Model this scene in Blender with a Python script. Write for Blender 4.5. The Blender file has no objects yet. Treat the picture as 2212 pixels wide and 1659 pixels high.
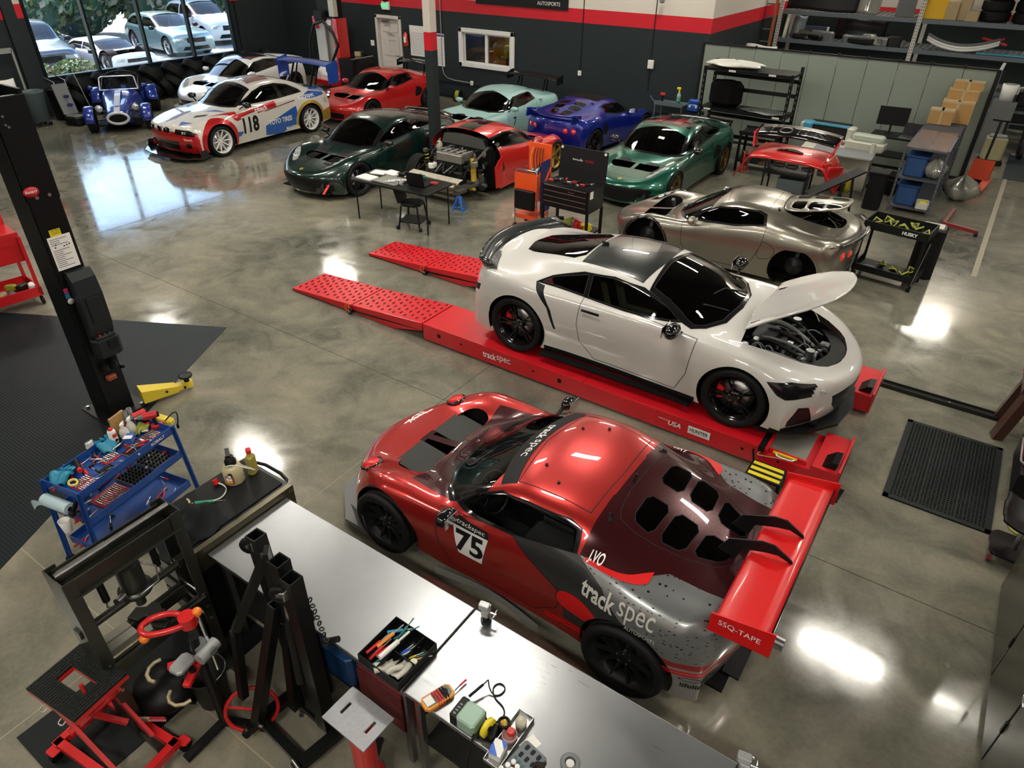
import bpy,bmesh,math,random
from math import sin,cos,pi,radians,sqrt,atan2
from mathutils import Vector,Matrix
from mathutils.bvhtree import BVHTree
random.seed(7)
S=bpy.context.scene
COL=S.collection
# camera
cam_d=bpy.data.cameras.new('camera');cam=bpy.data.objects.new('camera',cam_d);COL.objects.link(cam)
cam_d.sensor_fit='HORIZONTAL';cam_d.sensor_width=36.0;cam_d.lens=36.0*1495/2212
cam_d.clip_start=.05;cam_d.clip_end=400
Rm=Matrix(((0.82476909,-0.31947324,0.46657561),(0.56538779,0.45186096,-0.69004226),(0.00962273,0.83292168,0.55330722)))
cam.matrix_world=Matrix.Translation((0,0,4.55)) @ Rm.to_4x4()
S.camera=cam
# world, sun, exposure
W=bpy.data.worlds.new('sky');S.world=W;W.use_nodes=True
wn=W.node_tree.nodes;wl=W.node_tree.links
for n in list(wn): wn.remove(n)
wo=wn.new('ShaderNodeOutputWorld');wb=wn.new('ShaderNodeBackground');sk=wn.new('ShaderNodeTexSky')
sk.sky_type='NISHITA';sk.sun_disc=False;sk.sun_elevation=radians(52);sk.sun_rotation=radians(250)
wl.new(sk.outputs[0],wb.inputs[0]);wl.new(wb.outputs[0],wo.inputs[0]);wb.inputs[1].default_value=.6
sun_d=bpy.data.lights.new('sun','SUN');sun_d.energy=8;sun_d.angle=radians(.6);sun_d.color=(1,.95,.86)
sun=bpy.data.objects.new('sun',sun_d);COL.objects.link(sun)
sun.rotation_euler=Vector((.66,-.25,-.70)).to_track_quat('-Z','Y').to_euler();sun.location=(-30,20,20)
S.view_settings.view_transform='Standard';S.view_settings.look='None'
S.view_settings.exposure=0.75;S.view_settings.gamma=1.0;S.view_settings.use_curve_mapping=False
LAMP=60.0
LAMP_COL=(1.0,.94,.82)
S.cycles.max_bounces=7;S.cycles.transparent_max_bounces=10;S.cycles.diffuse_bounces=3;S.cycles.glossy_bounces=4
S.cycles.sample_clamp_indirect=6
# materials
MATS={}
def srgb(h):
 h=h.lstrip('#');c=[int(h[i:i+2],16)/255 for i in (0,2,4)]
 return tuple(x/12.92 if x <= .04045 else ((x+.055)/1.055)**2.4 for x in c)
def mat(name,col,rough=.5,metal=0.,coat=0.,var=.06,scale=6.,bump=0.,emit=0.,crough=.03,spec=.5):
 if name in MATS: return MATS[name]
 if isinstance(col,str): col=srgb(col)
 if max(col) < .06 and not coat and not emit: col=tuple(c*.6 for c in col);spec=min(spec,.22)
 m=bpy.data.materials.new(name);m.use_nodes=True;nt=m.node_tree;N=nt.nodes;L=nt.links
 b=N['Principled BSDF']
 b.inputs['Roughness'].default_value=rough;b.inputs['Metallic'].default_value=metal
 b.inputs['Coat Weight'].default_value=coat;b.inputs['Coat Roughness'].default_value=crough
 b.inputs['Specular IOR Level'].default_value=spec
 tc=N.new('ShaderNodeTexCoord');nz=N.new('ShaderNodeTexNoise');nz.inputs['Scale'].default_value=scale;nz.inputs['Detail'].default_value=4
 L.new(tc.outputs['Object'],nz.inputs['Vector'])
 mx=N.new('ShaderNodeMix');mx.data_type='RGBA'
 mx.inputs['A'].default_value=(*[c*(1-var) for c in col],1);mx.inputs['B'].default_value=(*[min(1,c*(1+var)) for c in col],1)
 L.new(nz.outputs['Fac'],mx.inputs['Factor']);L.new(mx.outputs['Result'],b.inputs['Base Color'])
 if bump:
  bp=N.new('ShaderNodeBump');bp.inputs['Strength'].default_value=bump;bp.inputs['Distance'].default_value=.01
  L.new(nz.outputs['Fac'],bp.inputs['Height']);L.new(bp.outputs['Normal'],b.inputs['Normal'])
 if emit:
  b.inputs['Emission Color'].default_value=(*col,1);b.inputs['Emission Strength'].default_value=emit
 MATS[name]=m;return m
def paint(name,col,metal=.35,rough=.32): return mat(name,col,rough,metal,coat=1.,var=.03,scale=300,crough=.02)
def glass(name,tint=(.3,.33,.34),refl=1.0,ior=1.5):
 if name in MATS: return MATS[name]
 m=bpy.data.materials.new(name);m.use_nodes=True;N=m.node_tree.nodes;L=m.node_tree.links
 N.remove(N['Principled BSDF']);o=N['Material Output']
 t=N.new('ShaderNodeBsdfTransparent');t.inputs[0].default_value=(*tint,1)
 g=N.new('ShaderNodeBsdfGlossy');g.inputs['Roughness'].default_value=.02
 f=N.new('ShaderNodeFresnel');f.inputs[0].default_value=ior
 x=N.new('ShaderNodeMixShader');L.new(f.outputs[0],x.inputs[0]);L.new(t.outputs[0],x.inputs[1]);L.new(g.outputs[0],x.inputs[2]);L.new(x.outputs[0],o.inputs[0])
 MATS[name]=m;return m
def nodes_of(m): return m.node_tree.nodes,m.node_tree.links,m.node_tree.nodes['Principled BSDF']
BLACK=mat('black_plastic',(.009,.010,.011),.45,spec=.3)
RUBBER=mat('tyre_rubber',(.010,.011,.012),.62,spec=.25,bump=.15,scale=60)
GLOSSBLK=mat('gloss_black',(.006,.006,.007),.12,coat=.6)
CHROME=mat('chrome',(.75,.76,.78),.16,1.)
STEEL=mat('steel',(.42,.43,.44),.34,1.)
DKMETAL=mat('dark_metal',(.05,.052,.05),.42,.7)
WHITEP=mat('white_plastic',(.72,.72,.70),.4)
GREYP=mat('grey_plastic',(.13,.14,.145),.5)
REDLENS=mat('red_lens',(.55,.01,.012),.12,coat=1,emit=.25)
LAMPGL=mat('lamp_lens',(.55,.58,.6),.08,.5,coat=1)
SEAT=mat('seat_fabric',(.018,.018,.02),.8)
CABIN=mat('cabin_black',(.007,.007,.008),.8,spec=.15)
GLASS=glass('tinted_glass',(.30,.36,.35))
CLEARG=glass('clear_glass',(.75,.82,.82))
DARKG=glass('dark_glass',(.10,.12,.12))
PAPER=mat('paper_white',(.78,.77,.74),.7)
CARD=mat('cardboard','#a8834f',.8,var=.12,scale=9)
INK=mat('ink_black',(.015,.015,.018),.6)
WINK=mat('print_white',(.8,.8,.78),.5)
# object helpers
def setp(o,label=None,cat=None,group=None,kind=None):
 if label: o['label']=label
 if cat: o['category']=cat
 if group: o['group']=group
 if kind: o['kind']=kind
 return o
def thing(name,label,cat,loc=(0,0,0),rz=0.,group=None,kind=None):
 o=bpy.data.objects.new(name,None);COL.objects.link(o);o.location=loc;o.rotation_euler=(0,0,rz);o.empty_display_size=.1
 return setp(o,label,cat,group,kind)
def mv(v,M): return M @ Vector(v) if M is not None else Vector(v)
def T(x=0,y=0,z=0,rx=0,ry=0,rz=0,s=1):
 M=Matrix.Translation((x,y,z)) @ Matrix.Rotation(rz,4,'Z') @ Matrix.Rotation(ry,4,'Y') @ Matrix.Rotation(rx,4,'X')
 return M @ Matrix.Diagonal((*(s if hasattr(s,'__len__') else (s,s,s)),1))
ORD='first second third fourth fifth sixth seventh eighth ninth tenth eleventh twelfth thirteenth fourteenth fifteenth sixteenth seventeenth eighteenth nineteenth twentieth'.split()
class MB:
 """collects geometry, builds ONE mesh object"""
 def __init__(s): s.v=[];s.f=[];s.m=[];s.sm=[];s.mats=[]
 def mi(s,m):
  if m not in s.mats: s.mats.append(m)
  return s.mats.index(m)
 def add(s,vs,fs,m=None,sm=False,M=None):
  b=len(s.v);s.v += [tuple(mv(v,M)) for v in vs];k=s.mi(m)
  for f in fs: s.f.append(tuple(b+i for i in f));s.m.append(k);s.sm.append(sm)
  return s
 def box(s,c,d,m=None,M=None):
  x,y,z=c;a,b,e=d[0]/2,d[1]/2,d[2]/2
  vs=[(x+i*a,y+j*b,z+k*e) for i in (-1,1) for j in (-1,1) for k in (-1,1)]
  return s.add(vs,[(0,1,3,2),(4,6,7,5),(0,4,5,1),(2,3,7,6),(0,2,6,4),(1,5,7,3)],m,False,M)
 def b2(s,lo,hi,m=None,M=None):
  return s.box([(a+b)/2 for a,b in zip(lo,hi)],[abs(b-a) for a,b in zip(lo,hi)],m,M)
 def cbox(s,c,d,ch,m=None,M=None):
  x,y,z=c;a,b,e=d[0]/2,d[1]/2,d[2]/2;ch=min(ch,a*.9,b*.9)
  def ring(i,zz):
   A,B=a-i,b-i;q=ch
   return [(x-A+q,y-B,zz),(x+A-q,y-B,zz),(x+A,y-B+q,zz),(x+A,y+B-q,zz),(x+A-q,y+B,zz),(x-A+q,y+B,zz),(x-A,y+B-q,zz),(x-A,y-B+q,zz)]
  h=min(ch,e*.6)
  R=[ring(h*.6,z-e),ring(0,z-e+h*.6),ring(0,z+e-h*.6),ring(h*.6,z+e)]
  vs=[p for r in R for p in r];fs=[tuple(range(7,-1,-1)),tuple(range(24,32))]
  for k in range(3):
   for i in range(8): j=(i+1) % 8;fs.append((k*8+i,k*8+j,k*8+8+j,k*8+8+i))
  return s.add(vs,fs,m,False,M)
 def cyl(s,p,q,r,m=None,n=12,r2=None,M=None,caps=True,sm=True):
  p,q=Vector(p),Vector(q);d=(q-p)
  if d.length < 1e-7: return s
  d.normalize();u=d.orthogonal().normalized();w=d.cross(u);r2=r if r2 is None else r2
  vs=[tuple(p+(u*cos(2*pi*i/n)+w*sin(2*pi*i/n))*r) for i in range(n)]+[tuple(q+(u*cos(2*pi*i/n)+w*sin(2*pi*i/n))*r2) for i in range(n)]
  s.add(vs,[(i,(i+1) % n,n+(i+1) % n,n+i) for i in range(n)],m,sm,M)
  if caps: s.add(vs,[tuple(range(n-1,-1,-1)),tuple(range(n,2*n))],m,False,M)
  return s
 def lathe(s,prof,m=None,n=24,M=None,sm=True,a0=0,a1=2*pi,axis='z'):
  full=abs(a1-a0-2*pi) < 1e-6;k=n if full else n+1;P=len(prof)
  vs=[]
  for i in range(k):
   a=a0+(a1-a0)*i/n
   for (r,z) in prof:
    if axis == 'z': vs.append((r*cos(a),r*sin(a),z))
    elif axis == 'y': vs.append((r*cos(a),z,r*sin(a)))
    else: vs.append((z,r*cos(a),r*sin(a)))
  fs=[]
  for i in range(n):
   j=(i+1) % k
   for t in range(P-1): fs.append((i*P+t,j*P+t,j*P+t+1,i*P+t+1))
  return s.add(vs,fs,m,sm,M)
 def tube(s,pts,r,m=None,n=8,M=None,closed=False,smooth=0):
  pts=[Vector(p) for p in pts]
  for _ in range(smooth):
   q=[] if closed else [pts[0]]
   L=len(pts)
   for i in range(L if closed else L-1):
    a,b=pts[i],pts[(i+1) % L];q += [a*.75+b*.25,a*.25+b*.75]
   if not closed: q.append(pts[-1])
   pts=q
  L=len(pts);vs=[];prev=None
  for i,p in enumerate(pts):
   if closed: t=pts[(i+1) % L]-pts[i-1]
   else: t=pts[min(i+1,L-1)]-pts[max(i-1,0)]
   t.normalize()
   u=t.orthogonal().normalized() if prev is None else (prev-t*prev.dot(t))
   if u.length < 1e-5: u=t.orthogonal()
   u.normalize();prev=u;w=t.cross(u)
   rr=r[min(len(r)-1,i*len(r)//L)] if hasattr(r,'__len__') else r
   vs += [tuple(p+(u*cos(2*pi*k/n)+w*sin(2*pi*k/n))*rr) for k in range(n)]
  fs=[]
  for i in range(L if closed else L-1):
   j=(i+1) % L
   fs += [(i*n+k,i*n+(k+1) % n,j*n+(k+1) % n,j*n+k) for k in range(n)]
  s.add(vs,fs,m,True,M)
  if not closed: s.add(vs,[tuple(range(n-1,-1,-1)),tuple(range((L-1)*n,L*n))],m,False,M)
  return s
 def prism(s,poly,z0,z1,m=None,M=None,sm=False):
  n=len(poly);vs=[(p[0],p[1],z0) for p in poly]+[(p[0],p[1],z1) for p in poly]
  ar=sum(poly[i][0]*poly[(i+1) % n][1]-poly[(i+1) % n][0]*poly[i][1] for i in range(n))
  fs=[tuple(range(n-1,-1,-1)),tuple(range(n,2*n))]+[(i,(i+1) % n,n+(i+1) % n,n+i) for i in range(n)]
  if ar < 0: fs=[tuple(reversed(f)) for f in fs]
  return s.add(vs,fs,m,sm,M)
 def bar(s,p,q,w,h,m=None,M=None,up=(0,0,1)):
  p,q=Vector(p),Vector(q);d=(q-p).normalized();u=Vector(up)
  if abs(d.dot(u)) > .98: u=Vector((0,1,0))
  a=d.cross(u).normalized()*w/2;b=a.cross(d).normalized()*h/2
  vs=[tuple(c+i*a+j*b) for c in (p,q) for i,j in ((-1,-1),(1,-1),(1,1),(-1,1))]
  return s.add(vs,[(0,1,2,3),(7,6,5,4),(0,4,5,1),(1,5,6,2),(2,6,7,3),(3,7,4,0)],m,False,M)
 def sphere(s,c,r,m=None,n=12,M=None,sc=(1,1,1)):
  h=n//2;vs=[(c[0]+r*sc[0]*sin(pi*j/h)*cos(2*pi*i/n),c[1]+r*sc[1]*sin(pi*j/h)*sin(2*pi*i/n),c[2]+r*sc[2]*cos(pi*j/h)) for i in range(n) for j in range(h+1)]
  fs=[(i*(h+1)+j,i*(h+1)+j+1,((i+1) % n)*(h+1)+j+1,((i+1) % n)*(h+1)+j) for i in range(n) for j in range(h)]
  return s.add(vs,fs,m,True,M)
 def grid(s,fn,nu,nv,m=None,M=None,sm=True):
  vs=[tuple(fn(i/nu,j/nv)) for i in range(nu+1) for j in range(nv+1)]
  fs=[(i*(nv+1)+j,(i+1)*(nv+1)+j,(i+1)*(nv+1)+j+1,i*(nv+1)+j+1) for i in range(nu) for j in range(nv)]
  return s.add(vs,fs,m,sm,M)
 def build(s,name,m=None,parent=None,loc=(0,0,0),rz=0,bevel=0,label=None,cat=None,group=None,kind=None,solid=0,rot=None):
  me=bpy.data.meshes.new(name);me.from_pydata(s.v,[],s.f)
  ms=[q or m or BLACK for q in s.mats] or [m or BLACK]
  for q in ms: me.materials.append(q)
  me.polygons.foreach_set('material_index',s.m);me.polygons.foreach_set('use_smooth',s.sm);me.validate();me.update()
  o=bpy.data.objects.new(name,me);COL.objects.link(o)
  o.location=loc;o.rotation_euler=rot or (0,0,rz)
  if parent: o.parent=parent
  if solid: md=o.modifiers.new('s','SOLIDIFY');md.thickness=solid;md.offset=0
  if bevel: md=o.modifiers.new('b','BEVEL');md.width=bevel;md.segments=2;md.limit_method='ANGLE';md.harden_normals=False
  return setp(o,label,cat,group,kind)
def copy_tree(o,parent=None):
 c=o.copy();COL.objects.link(c);c.parent=parent
 for ch in list(o.children): copy_tree(ch,c)
 return c
def dup(o,loc,rz=None,label=None,group=None,rot=None):
 c=copy_tree(o);c.location=loc
 if rz is not None: c.rotation_euler=(0,0,rz)
 if rot: c.rotation_euler=rot
 if label: c['label']=label
 if group: c['group']=group
 return c
def struct(name,mb,m=None,kind='structure',**k): return mb.build(name,m,kind=kind,**k)
# text outlines -> triangles in 2D (x right, y up), width normalised
_tc={}
def text2d(txt,bold=0.,shear=0.):
 k=(txt,bold,shear)
 if k in _tc: return _tc[k]
 cu=bpy.data.curves.new('t','FONT');cu.body=txt;cu.size=1;cu.offset=bold;cu.shear=shear;cu.resolution_u=3;cu.fill_mode='BOTH'
 o=bpy.data.objects.new('t',cu);COL.objects.link(o)
 dg=bpy.context.evaluated_depsgraph_get();me=o.evaluated_get(dg).to_mesh()
 vs=[(v.co.x,v.co.y) for v in me.vertices];fs=[tuple(p.vertices) for p in me.polygons]
 o.evaluated_get(dg).to_mesh_clear();bpy.data.objects.remove(o);bpy.data.curves.remove(cu)
 x0=min(v[0] for v in vs);x1=max(v[0] for v in vs);y0=min(v[1] for v in vs);y1=max(v[1] for v in vs)
 _tc[k]=([((x-x0),(y-y0)) for x,y in vs],fs,x1-x0,y1-y0);return _tc[k]
def text_mb(mb,txt,c,right,up,height,m,bold=0.,shear=0.,width=None,off=.002):
 vs,fs,w,h=text2d(txt,bold,shear);right=Vector(right).normalized();up=Vector(up).normalized();nrm=right.cross(up)
 s=height/h;sx=s if width is None else width/w
 c=Vector(c);P=[tuple(c+right*((x-w/2)*sx)+up*((y-h/2)*s)+nrm*off) for x,y in vs]
 return mb.add(P,fs,m)
def text_obj(txt,c,right,up,height,m,parent=None,name='lettering',**k):
 mb=MB();text_mb(mb,txt,c,right,up,height,m,**k);return mb.build(name,m,parent)
# setting
WALLG=mat('wall_charcoal',(.031,.043,.046),.55,var=.06,scale=1.5)
WALLR=mat('wall_red',(.52,.006,.018),.5,var=.04,scale=2)
WALLW=mat('wall_cream',(.56,.52,.46),.6,var=.03,scale=2)
def floor_mat():
 m=mat('polished_concrete',(.2,.19,.15),.2);N,L,b=nodes_of(m)
 tc=N.new('ShaderNodeTexCoord')
 def noise(sc,det=5,dist=0.,rough=.55):
  n=N.new('ShaderNodeTexNoise');n.inputs['Scale'].default_value=sc;n.inputs['Detail'].default_value=det;n.inputs['Distortion'].default_value=dist;n.inputs['Roughness'].default_value=rough;L.new(tc.outputs['Object'],n.inputs['Vector']);return n
 a,c,d=noise(.42,6,.9),noise(1.7,8,1.8),noise(26,4)
 r=N.new('ShaderNodeValToRGB');e=r.color_ramp.elements
 e[0].position=.36;e[0].color=(.082,.086,.070,1);e[1].position=.66;e[1].color=(.300,.272,.205,1)
 k=e.new(.5);k.color=(.180,.174,.138,1)
 mx=N.new('ShaderNodeMix');mx.data_type='FLOAT';mx.inputs[0].default_value=.34;L.new(a.outputs['Fac'],mx.inputs[2]);L.new(c.outputs['Fac'],mx.inputs[3])
 mx2=N.new('ShaderNodeMix');mx2.data_type='FLOAT';mx2.inputs[0].default_value=.12;L.new(mx.outputs[0],mx2.inputs[2]);L.new(d.outputs['Fac'],mx2.inputs[3])
 L.new(mx2.outputs[0],r.inputs[0]);L.new(r.outputs[0],b.inputs['Base Color'])
 rr=N.new('ShaderNodeMapRange');rr.inputs[1].default_value=.3;rr.inputs[2].default_value=.7;rr.inputs[3].default_value=.06;rr.inputs[4].default_value=.17;L.new(c.outputs['Fac'],rr.inputs[0]);L.new(rr.outputs[0],b.inputs['Roughness'])
 b.inputs['Specular IOR Level'].default_value=.62;b.inputs['Coat Weight'].default_value=.25;b.inputs['Coat Roughness'].default_value=.05
 return m
FLOORM=floor_mat();JOINT=mat('floor_joint',(.30,.26,.17),.6);JDARK=mat('floor_joint_dark',(.05,.047,.035),.7)
struct('floor',MB().b2((-22.1,-4,-.2),(7,24.3,0)),FLOORM)
fj=MB()
for (x0,y0,x1,y1,w) in ((-22,4.96,1.2,4.95,.006),(-4.3,4.15,-4.19,18,.006),(-4.1,-4,-4.3,4.15,.008),(-22,1.09,1.2,1.09,.010),(-12.4,-4,-12.4,18,.006),(-22,12.6,-6,12.6,.006)):
 fj.bar((x0,y0,.0006),(x1,y1,.0006),w,.0012,JOINT if w > .007 else JDARK)
fj.build('trim_1',JOINT,kind='structure')
st=MB();st.add([(.33,12.4,.001),(.41,12.4,.001),(.46,21.2,.001),(.38,21.2,.001)],[(0,1,2,3)],mat('tape_line',(.30,.27,.20),.5,var=.5,scale=20));st.build('trim_2',kind='structure')
def bands(mb,lo,hi,z0=0.,z1=6.2):
 for a,b,m in ((0,2.4,WALLG),(2.4,2.725,WALLR),(2.725,9,WALLW)):
  p,q=max(a,z0),min(b,z1)
  if q > p: mb.b2((lo[0],lo[1],p),(hi[0],hi[1],q),m)
# back wall with office window and door openings
w=MB();Y0,Y1=17.96,18.16
bands(w,(-22.1,Y0),(-17.50,Y1));bands(w,(-16.50,Y0),(-14.10,Y1));bands(w,(-12.26,Y0),(-6.5,Y1))
bands(w,(-17.50,Y0),(-16.50,Y1),2.09);bands(w,(-14.10,Y0),(-12.26,Y1),1.95);bands(w,(-14.10,Y0),(-12.26,Y1),0,1.03)
struct('wall_back',w)
w=MB();bands(w,(-6.7,18.16),(-6.5,24.1));struct('wall_side',w)
w=MB();bands(w,(-6.5,24.0),(7,24.2));struct('wall_storage',w)
w=MB();bands(w,(6.8,-4),(7,24));struct('wall_right',w)
w=MB();bands(w,(-22.1,-4.2),(7,-4));struct('wall_front',w)
# window wall
w=MB();X0,X1=-22.1,-21.9
bands(w,(X0,-4),(X1,9.55));bands(w,(X0,15.80),(X1,17.96));bands(w,(X0,9.55),(X1,15.80),0,.93);bands(w,(X0,9.55),(X1,15.80),3.55)
struct('wall_left',w)
MUL=mat('mullion_dark',(.016,.03,.035),.4,.5)
wf=MB()
for y in (9.60,11.10,12.68,14.21,15.76): wf.b2((-22.02,y-.03,.93),(-21.86,y+.03,3.55))
wf.b2((-22.02,9.55,.90),(-21.84,15.8,.955));wf.b2((-22.02,9.55,3.5),(-21.86,15.8,3.56))
wf.build('window_1',MUL,kind='structure',bevel=.004)
WG=glass('window_glass',(.93,.97,.97))
W1=bpy.data.objects['window_1']
for y0,y1 in ((9.63,11.07),(11.13,12.65),(12.71,14.18),(14.24,15.73)):
 MB().b2((-21.975,y0,.955),(-21.965,y1,3.5)).build('pane',WG,W1)
# panel joints, pilasters on the left wall
w=MB();w.b2((-21.9,9.05,0),(-21.82,9.35,6.2));w.b2((-21.9,15.95,0),(-21.80,16.1,2.4));w.b2((-21.9,16.75,0),(-21.89,16.76,2.4),JDARK);struct('trim_3',w,WALLG)
w=MB();w.cyl((-8.25,17.94,1.33),(-8.62,17.94,6.2),.012,DKMETAL,6);struct('trim_4',MB().b2((-10.02,17.945,1.15),(-10.0,17.96,6.2)).b2((-7.98,17.945,.95),(-7.96,17.96,6.2)),INK)
# ceiling with purlins
struct('ceiling',MB().b2((-22.1,-4,6.2),(7,24.2,6.4)),mat('ceiling_paint',(.18,.178,.165),.8))
# baseboard
struct('baseboard_back',MB().b2((-16.4,17.93,0),(-6.7,17.96,.10)).b2((-22.1,17.93,0),(-17.6,17.96,.10)),mat('vinyl_base',(.02,.024,.026),.5))
# office door
DOORW=mat('door_white',(.62,.60,.56),.45)
d=MB();d.b2((-17.46,18.04,.01),(-16.55,18.08,2.05),DOORW)
for x0,x1 in ((-17.34,-17.06),(-16.95,-16.67)):
 for z0,z1 in ((.25,.85),(.98,1.55),(1.66,1.95)): d.b2((x0,18.025,z0),(x1,18.042,z1),DOORW)
dd=d.build('door_1',DOORW,kind='structure',bevel=.008)
f=MB();f.b2((-17.55,17.93,0),(-17.46,18.1,2.14));f.b2((-16.55,17.93,0),(-16.46,18.1,2.14));f.b2((-17.55,17.93,2.05),(-16.46,18.1,2.14));f.build('door_frame',DOORW,dd,bevel=.006)
h=MB();h.cyl((-16.64,18.03,1.0),(-16.64,17.96,1.0),.014,CHROME);h.cyl((-16.64,17.97,1.0),(-16.76,17.97,1.0),.012,CHROME);h.build('door_handle',CHROME,dd)
h=MB();h.cbox((-17.15,17.98,1.97),(.26,.07,.07),.01);h.bar((-17.1,17.95,1.99),(-16.95,18.02,2.03),.02,.02);h.build('door_closer',STEEL,dd)
text_obj('Office',(-16.98,18.02,1.60),(1,0,0),(0,0,1),.10,GREYP,dd,off=.008);text_obj('STAFF ONLY',(-16.95,18.02,1.42),(1,0,0),(0,0,1),.04,GREYP,dd,off=.008)
# office window : white frame, slider, room behind
f=MB()
for lo,hi in (((-14.17,17.90,.97),(-14.06,18.1,2.01)),((-12.30,17.90,.97),(-12.19,18.1,2.01)),((-14.17,17.90,.97),(-12.19,18.1,1.08)),((-14.17,17.90,1.90),(-12.19,18.1,2.01)),((-13.23,17.95,1.08),(-13.15,18.06,1.90))): f.b2(lo,hi)
f.b2((-14.02,17.97,1.11),(-13.98,18.02,1.87));f.b2((-12.38,17.97,1.11),(-12.34,18.02,1.87));f.b2((-14.02,17.97,1.08),(-12.34,18.02,1.12));f.b2((-14.02,17.97,1.86),(-12.34,18.02,1.90))
w2=f.build('window_2',WHITEP,kind='structure',bevel=.006)
for x0,x1 in ((-13.98,-13.23),(-13.15,-12.38)): MB().b2((x0,18.0,1.12),(x1,18.006,1.86)).build('pane',CLEARG,w2)
OY=20.6
struct('wall_office',MB().b2((-18,OY,0),(-11,OY+.1,2.9),mat('office_wall',(.34,.36,.38),.6)).b2((-18.1,18.16,0),(-18,OY,2.9),MATS['office_wall']).b2((-11,18.16,0),(-10.9,OY,2.9),MATS['office_wall']).b2((-18,18.16,2.8),(-11,OY,2.9),WALLW))
o=MB();o.b2((-15.15,OY-.06,0),(-14.15,OY,2.15));od=o.build('door_2',mat('oak_door','#b07a14',.5,var=.2,scale=3),kind='structure')
MB().box((-14.2,OY-.09,1.0),(.1,.03,.03)).build('door_handle',CHROME,od)
t=thing('vending_cabinet','yellow and black machine seen behind the office window glass','machine',(-12.9,19.4,0));
MB().cbox((0,0,.55),(.8,.6,1.1),.03).build('body',BLACK,t);YEL=mat('signal_yellow',(.75,.62,.02),.4);m=MB();m.cbox((-.1,-.05,1.38),(.75,.45,.16),.03);m.cbox((-.42,-.05,1.2),(.14,.45,.26),.03);m.cbox((.22,-.05,1.2),(.14,.45,.26),.03);m.build('hood',YEL,t);MB().cbox((0,.05,1.65),(.7,.4,.3),.03).build('top_unit',BLACK,t)
t=thing('office_printer','white box printer behind the right part of the office window','printer',(-12.35,18.7,0));MB().cbox((0,0,1.0),(.5,.4,.3),.03).build('body',WHITEP,t);MB().b2((-.3,-.25,0),(.3,.25,.85)).build('stand',GREYP,t)
t=thing('office_fill_lamp','added unseen fill lamp on the office ceiling behind the window','lamp',(-13.3,19.4,2.7));MB().box((0,0,.03),(1.3,.2,.05)).build('housing',WHITEP,t);MB().box((0,0,0),(1.25,.16,.02)).build('diffuser',mat('office_fill_diffuser',(1,.95,.85),.5,emit=14),t)  # added lamp that brightens the dark room behind the office window
# square steel column
cm=MB()
for a,b,m in ((0,2.4,WALLG),(2.4,2.725,WALLR),(2.725,6.2,WALLW)): cm.b2((-9.97,11.50,a+(.05 if a else 0)),(-9.79,11.69,b+(.05 if b < 5 else 0)),m)
struct('trim_5',cm,bevel=.004)
# car bodies: a smooth loft over rails x stations, cut into parts along projected outlines
def cr(p0,p1,p2,p3,t):
 return tuple(.5*((2*b)+(-a+c)*t+(2*a-5*b+4*c-d)*t*t+(-a+3*b-3*c+d)*t*t*t) for a,b,c,d in zip(p0,p1,p2,p3))
def dense(net,su,sv):
 n=len(net);K=len(net[0]);rows=[]
 for i in range(n-1):
  for a in range(su if i < n-2 else su+1):
   t=a/su
   rows.append([cr(net[max(i-1,0)][k],net[i][k],net[i+1][k],net[min(i+2,n-1)][k],t) for k in range(K)])
 out=[]
 for r in rows:
  q=[];mir=(r[K-2][0],-r[K-2][1],r[K-2][2])
  for k in range(K-1):
   for a in range(sv if k < K-2 else sv+1):
    t=a/sv;e=r[k+2] if k+2 < K else mir
    q.append(cr(r[max(k-1,0)],r[k],r[k+1],e,t))
  q[-1]=(q[-1][0],0.,q[-1][2]);out.append(q)
 return out
def make_net(stations,Wd,sc=(1,1,1),dz=0.):
 net=[]
 for (x,bow,pts) in stations:
  net.append([((x-bow*(abs(y)/Wd)**2)*sc[0],y*sc[1],z*sc[2]+(dz if k else 0)) for k,(y,z) in enumerate(pts)])
 return net
def smooth_poly(p,it=2,k=.25):
 for _ in range(it):
  q=[]
  for i in range(len(p)):
   a,b=p[i],p[(i+1) % len(p)]
   q += [(a[0]*(1-k)+b[0]*k,a[1]*(1-k)+b[1]*k),(a[0]*k+b[0]*(1-k),a[1]*k+b[1]*(1-k))]
  p=q
 return p
def circ(cx,cy,r,n=36,r2=None): return [(cx+r*cos(2*pi*i/n),cy+(r2 or r)*sin(2*pi*i/n)) for i in range(n)]
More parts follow.
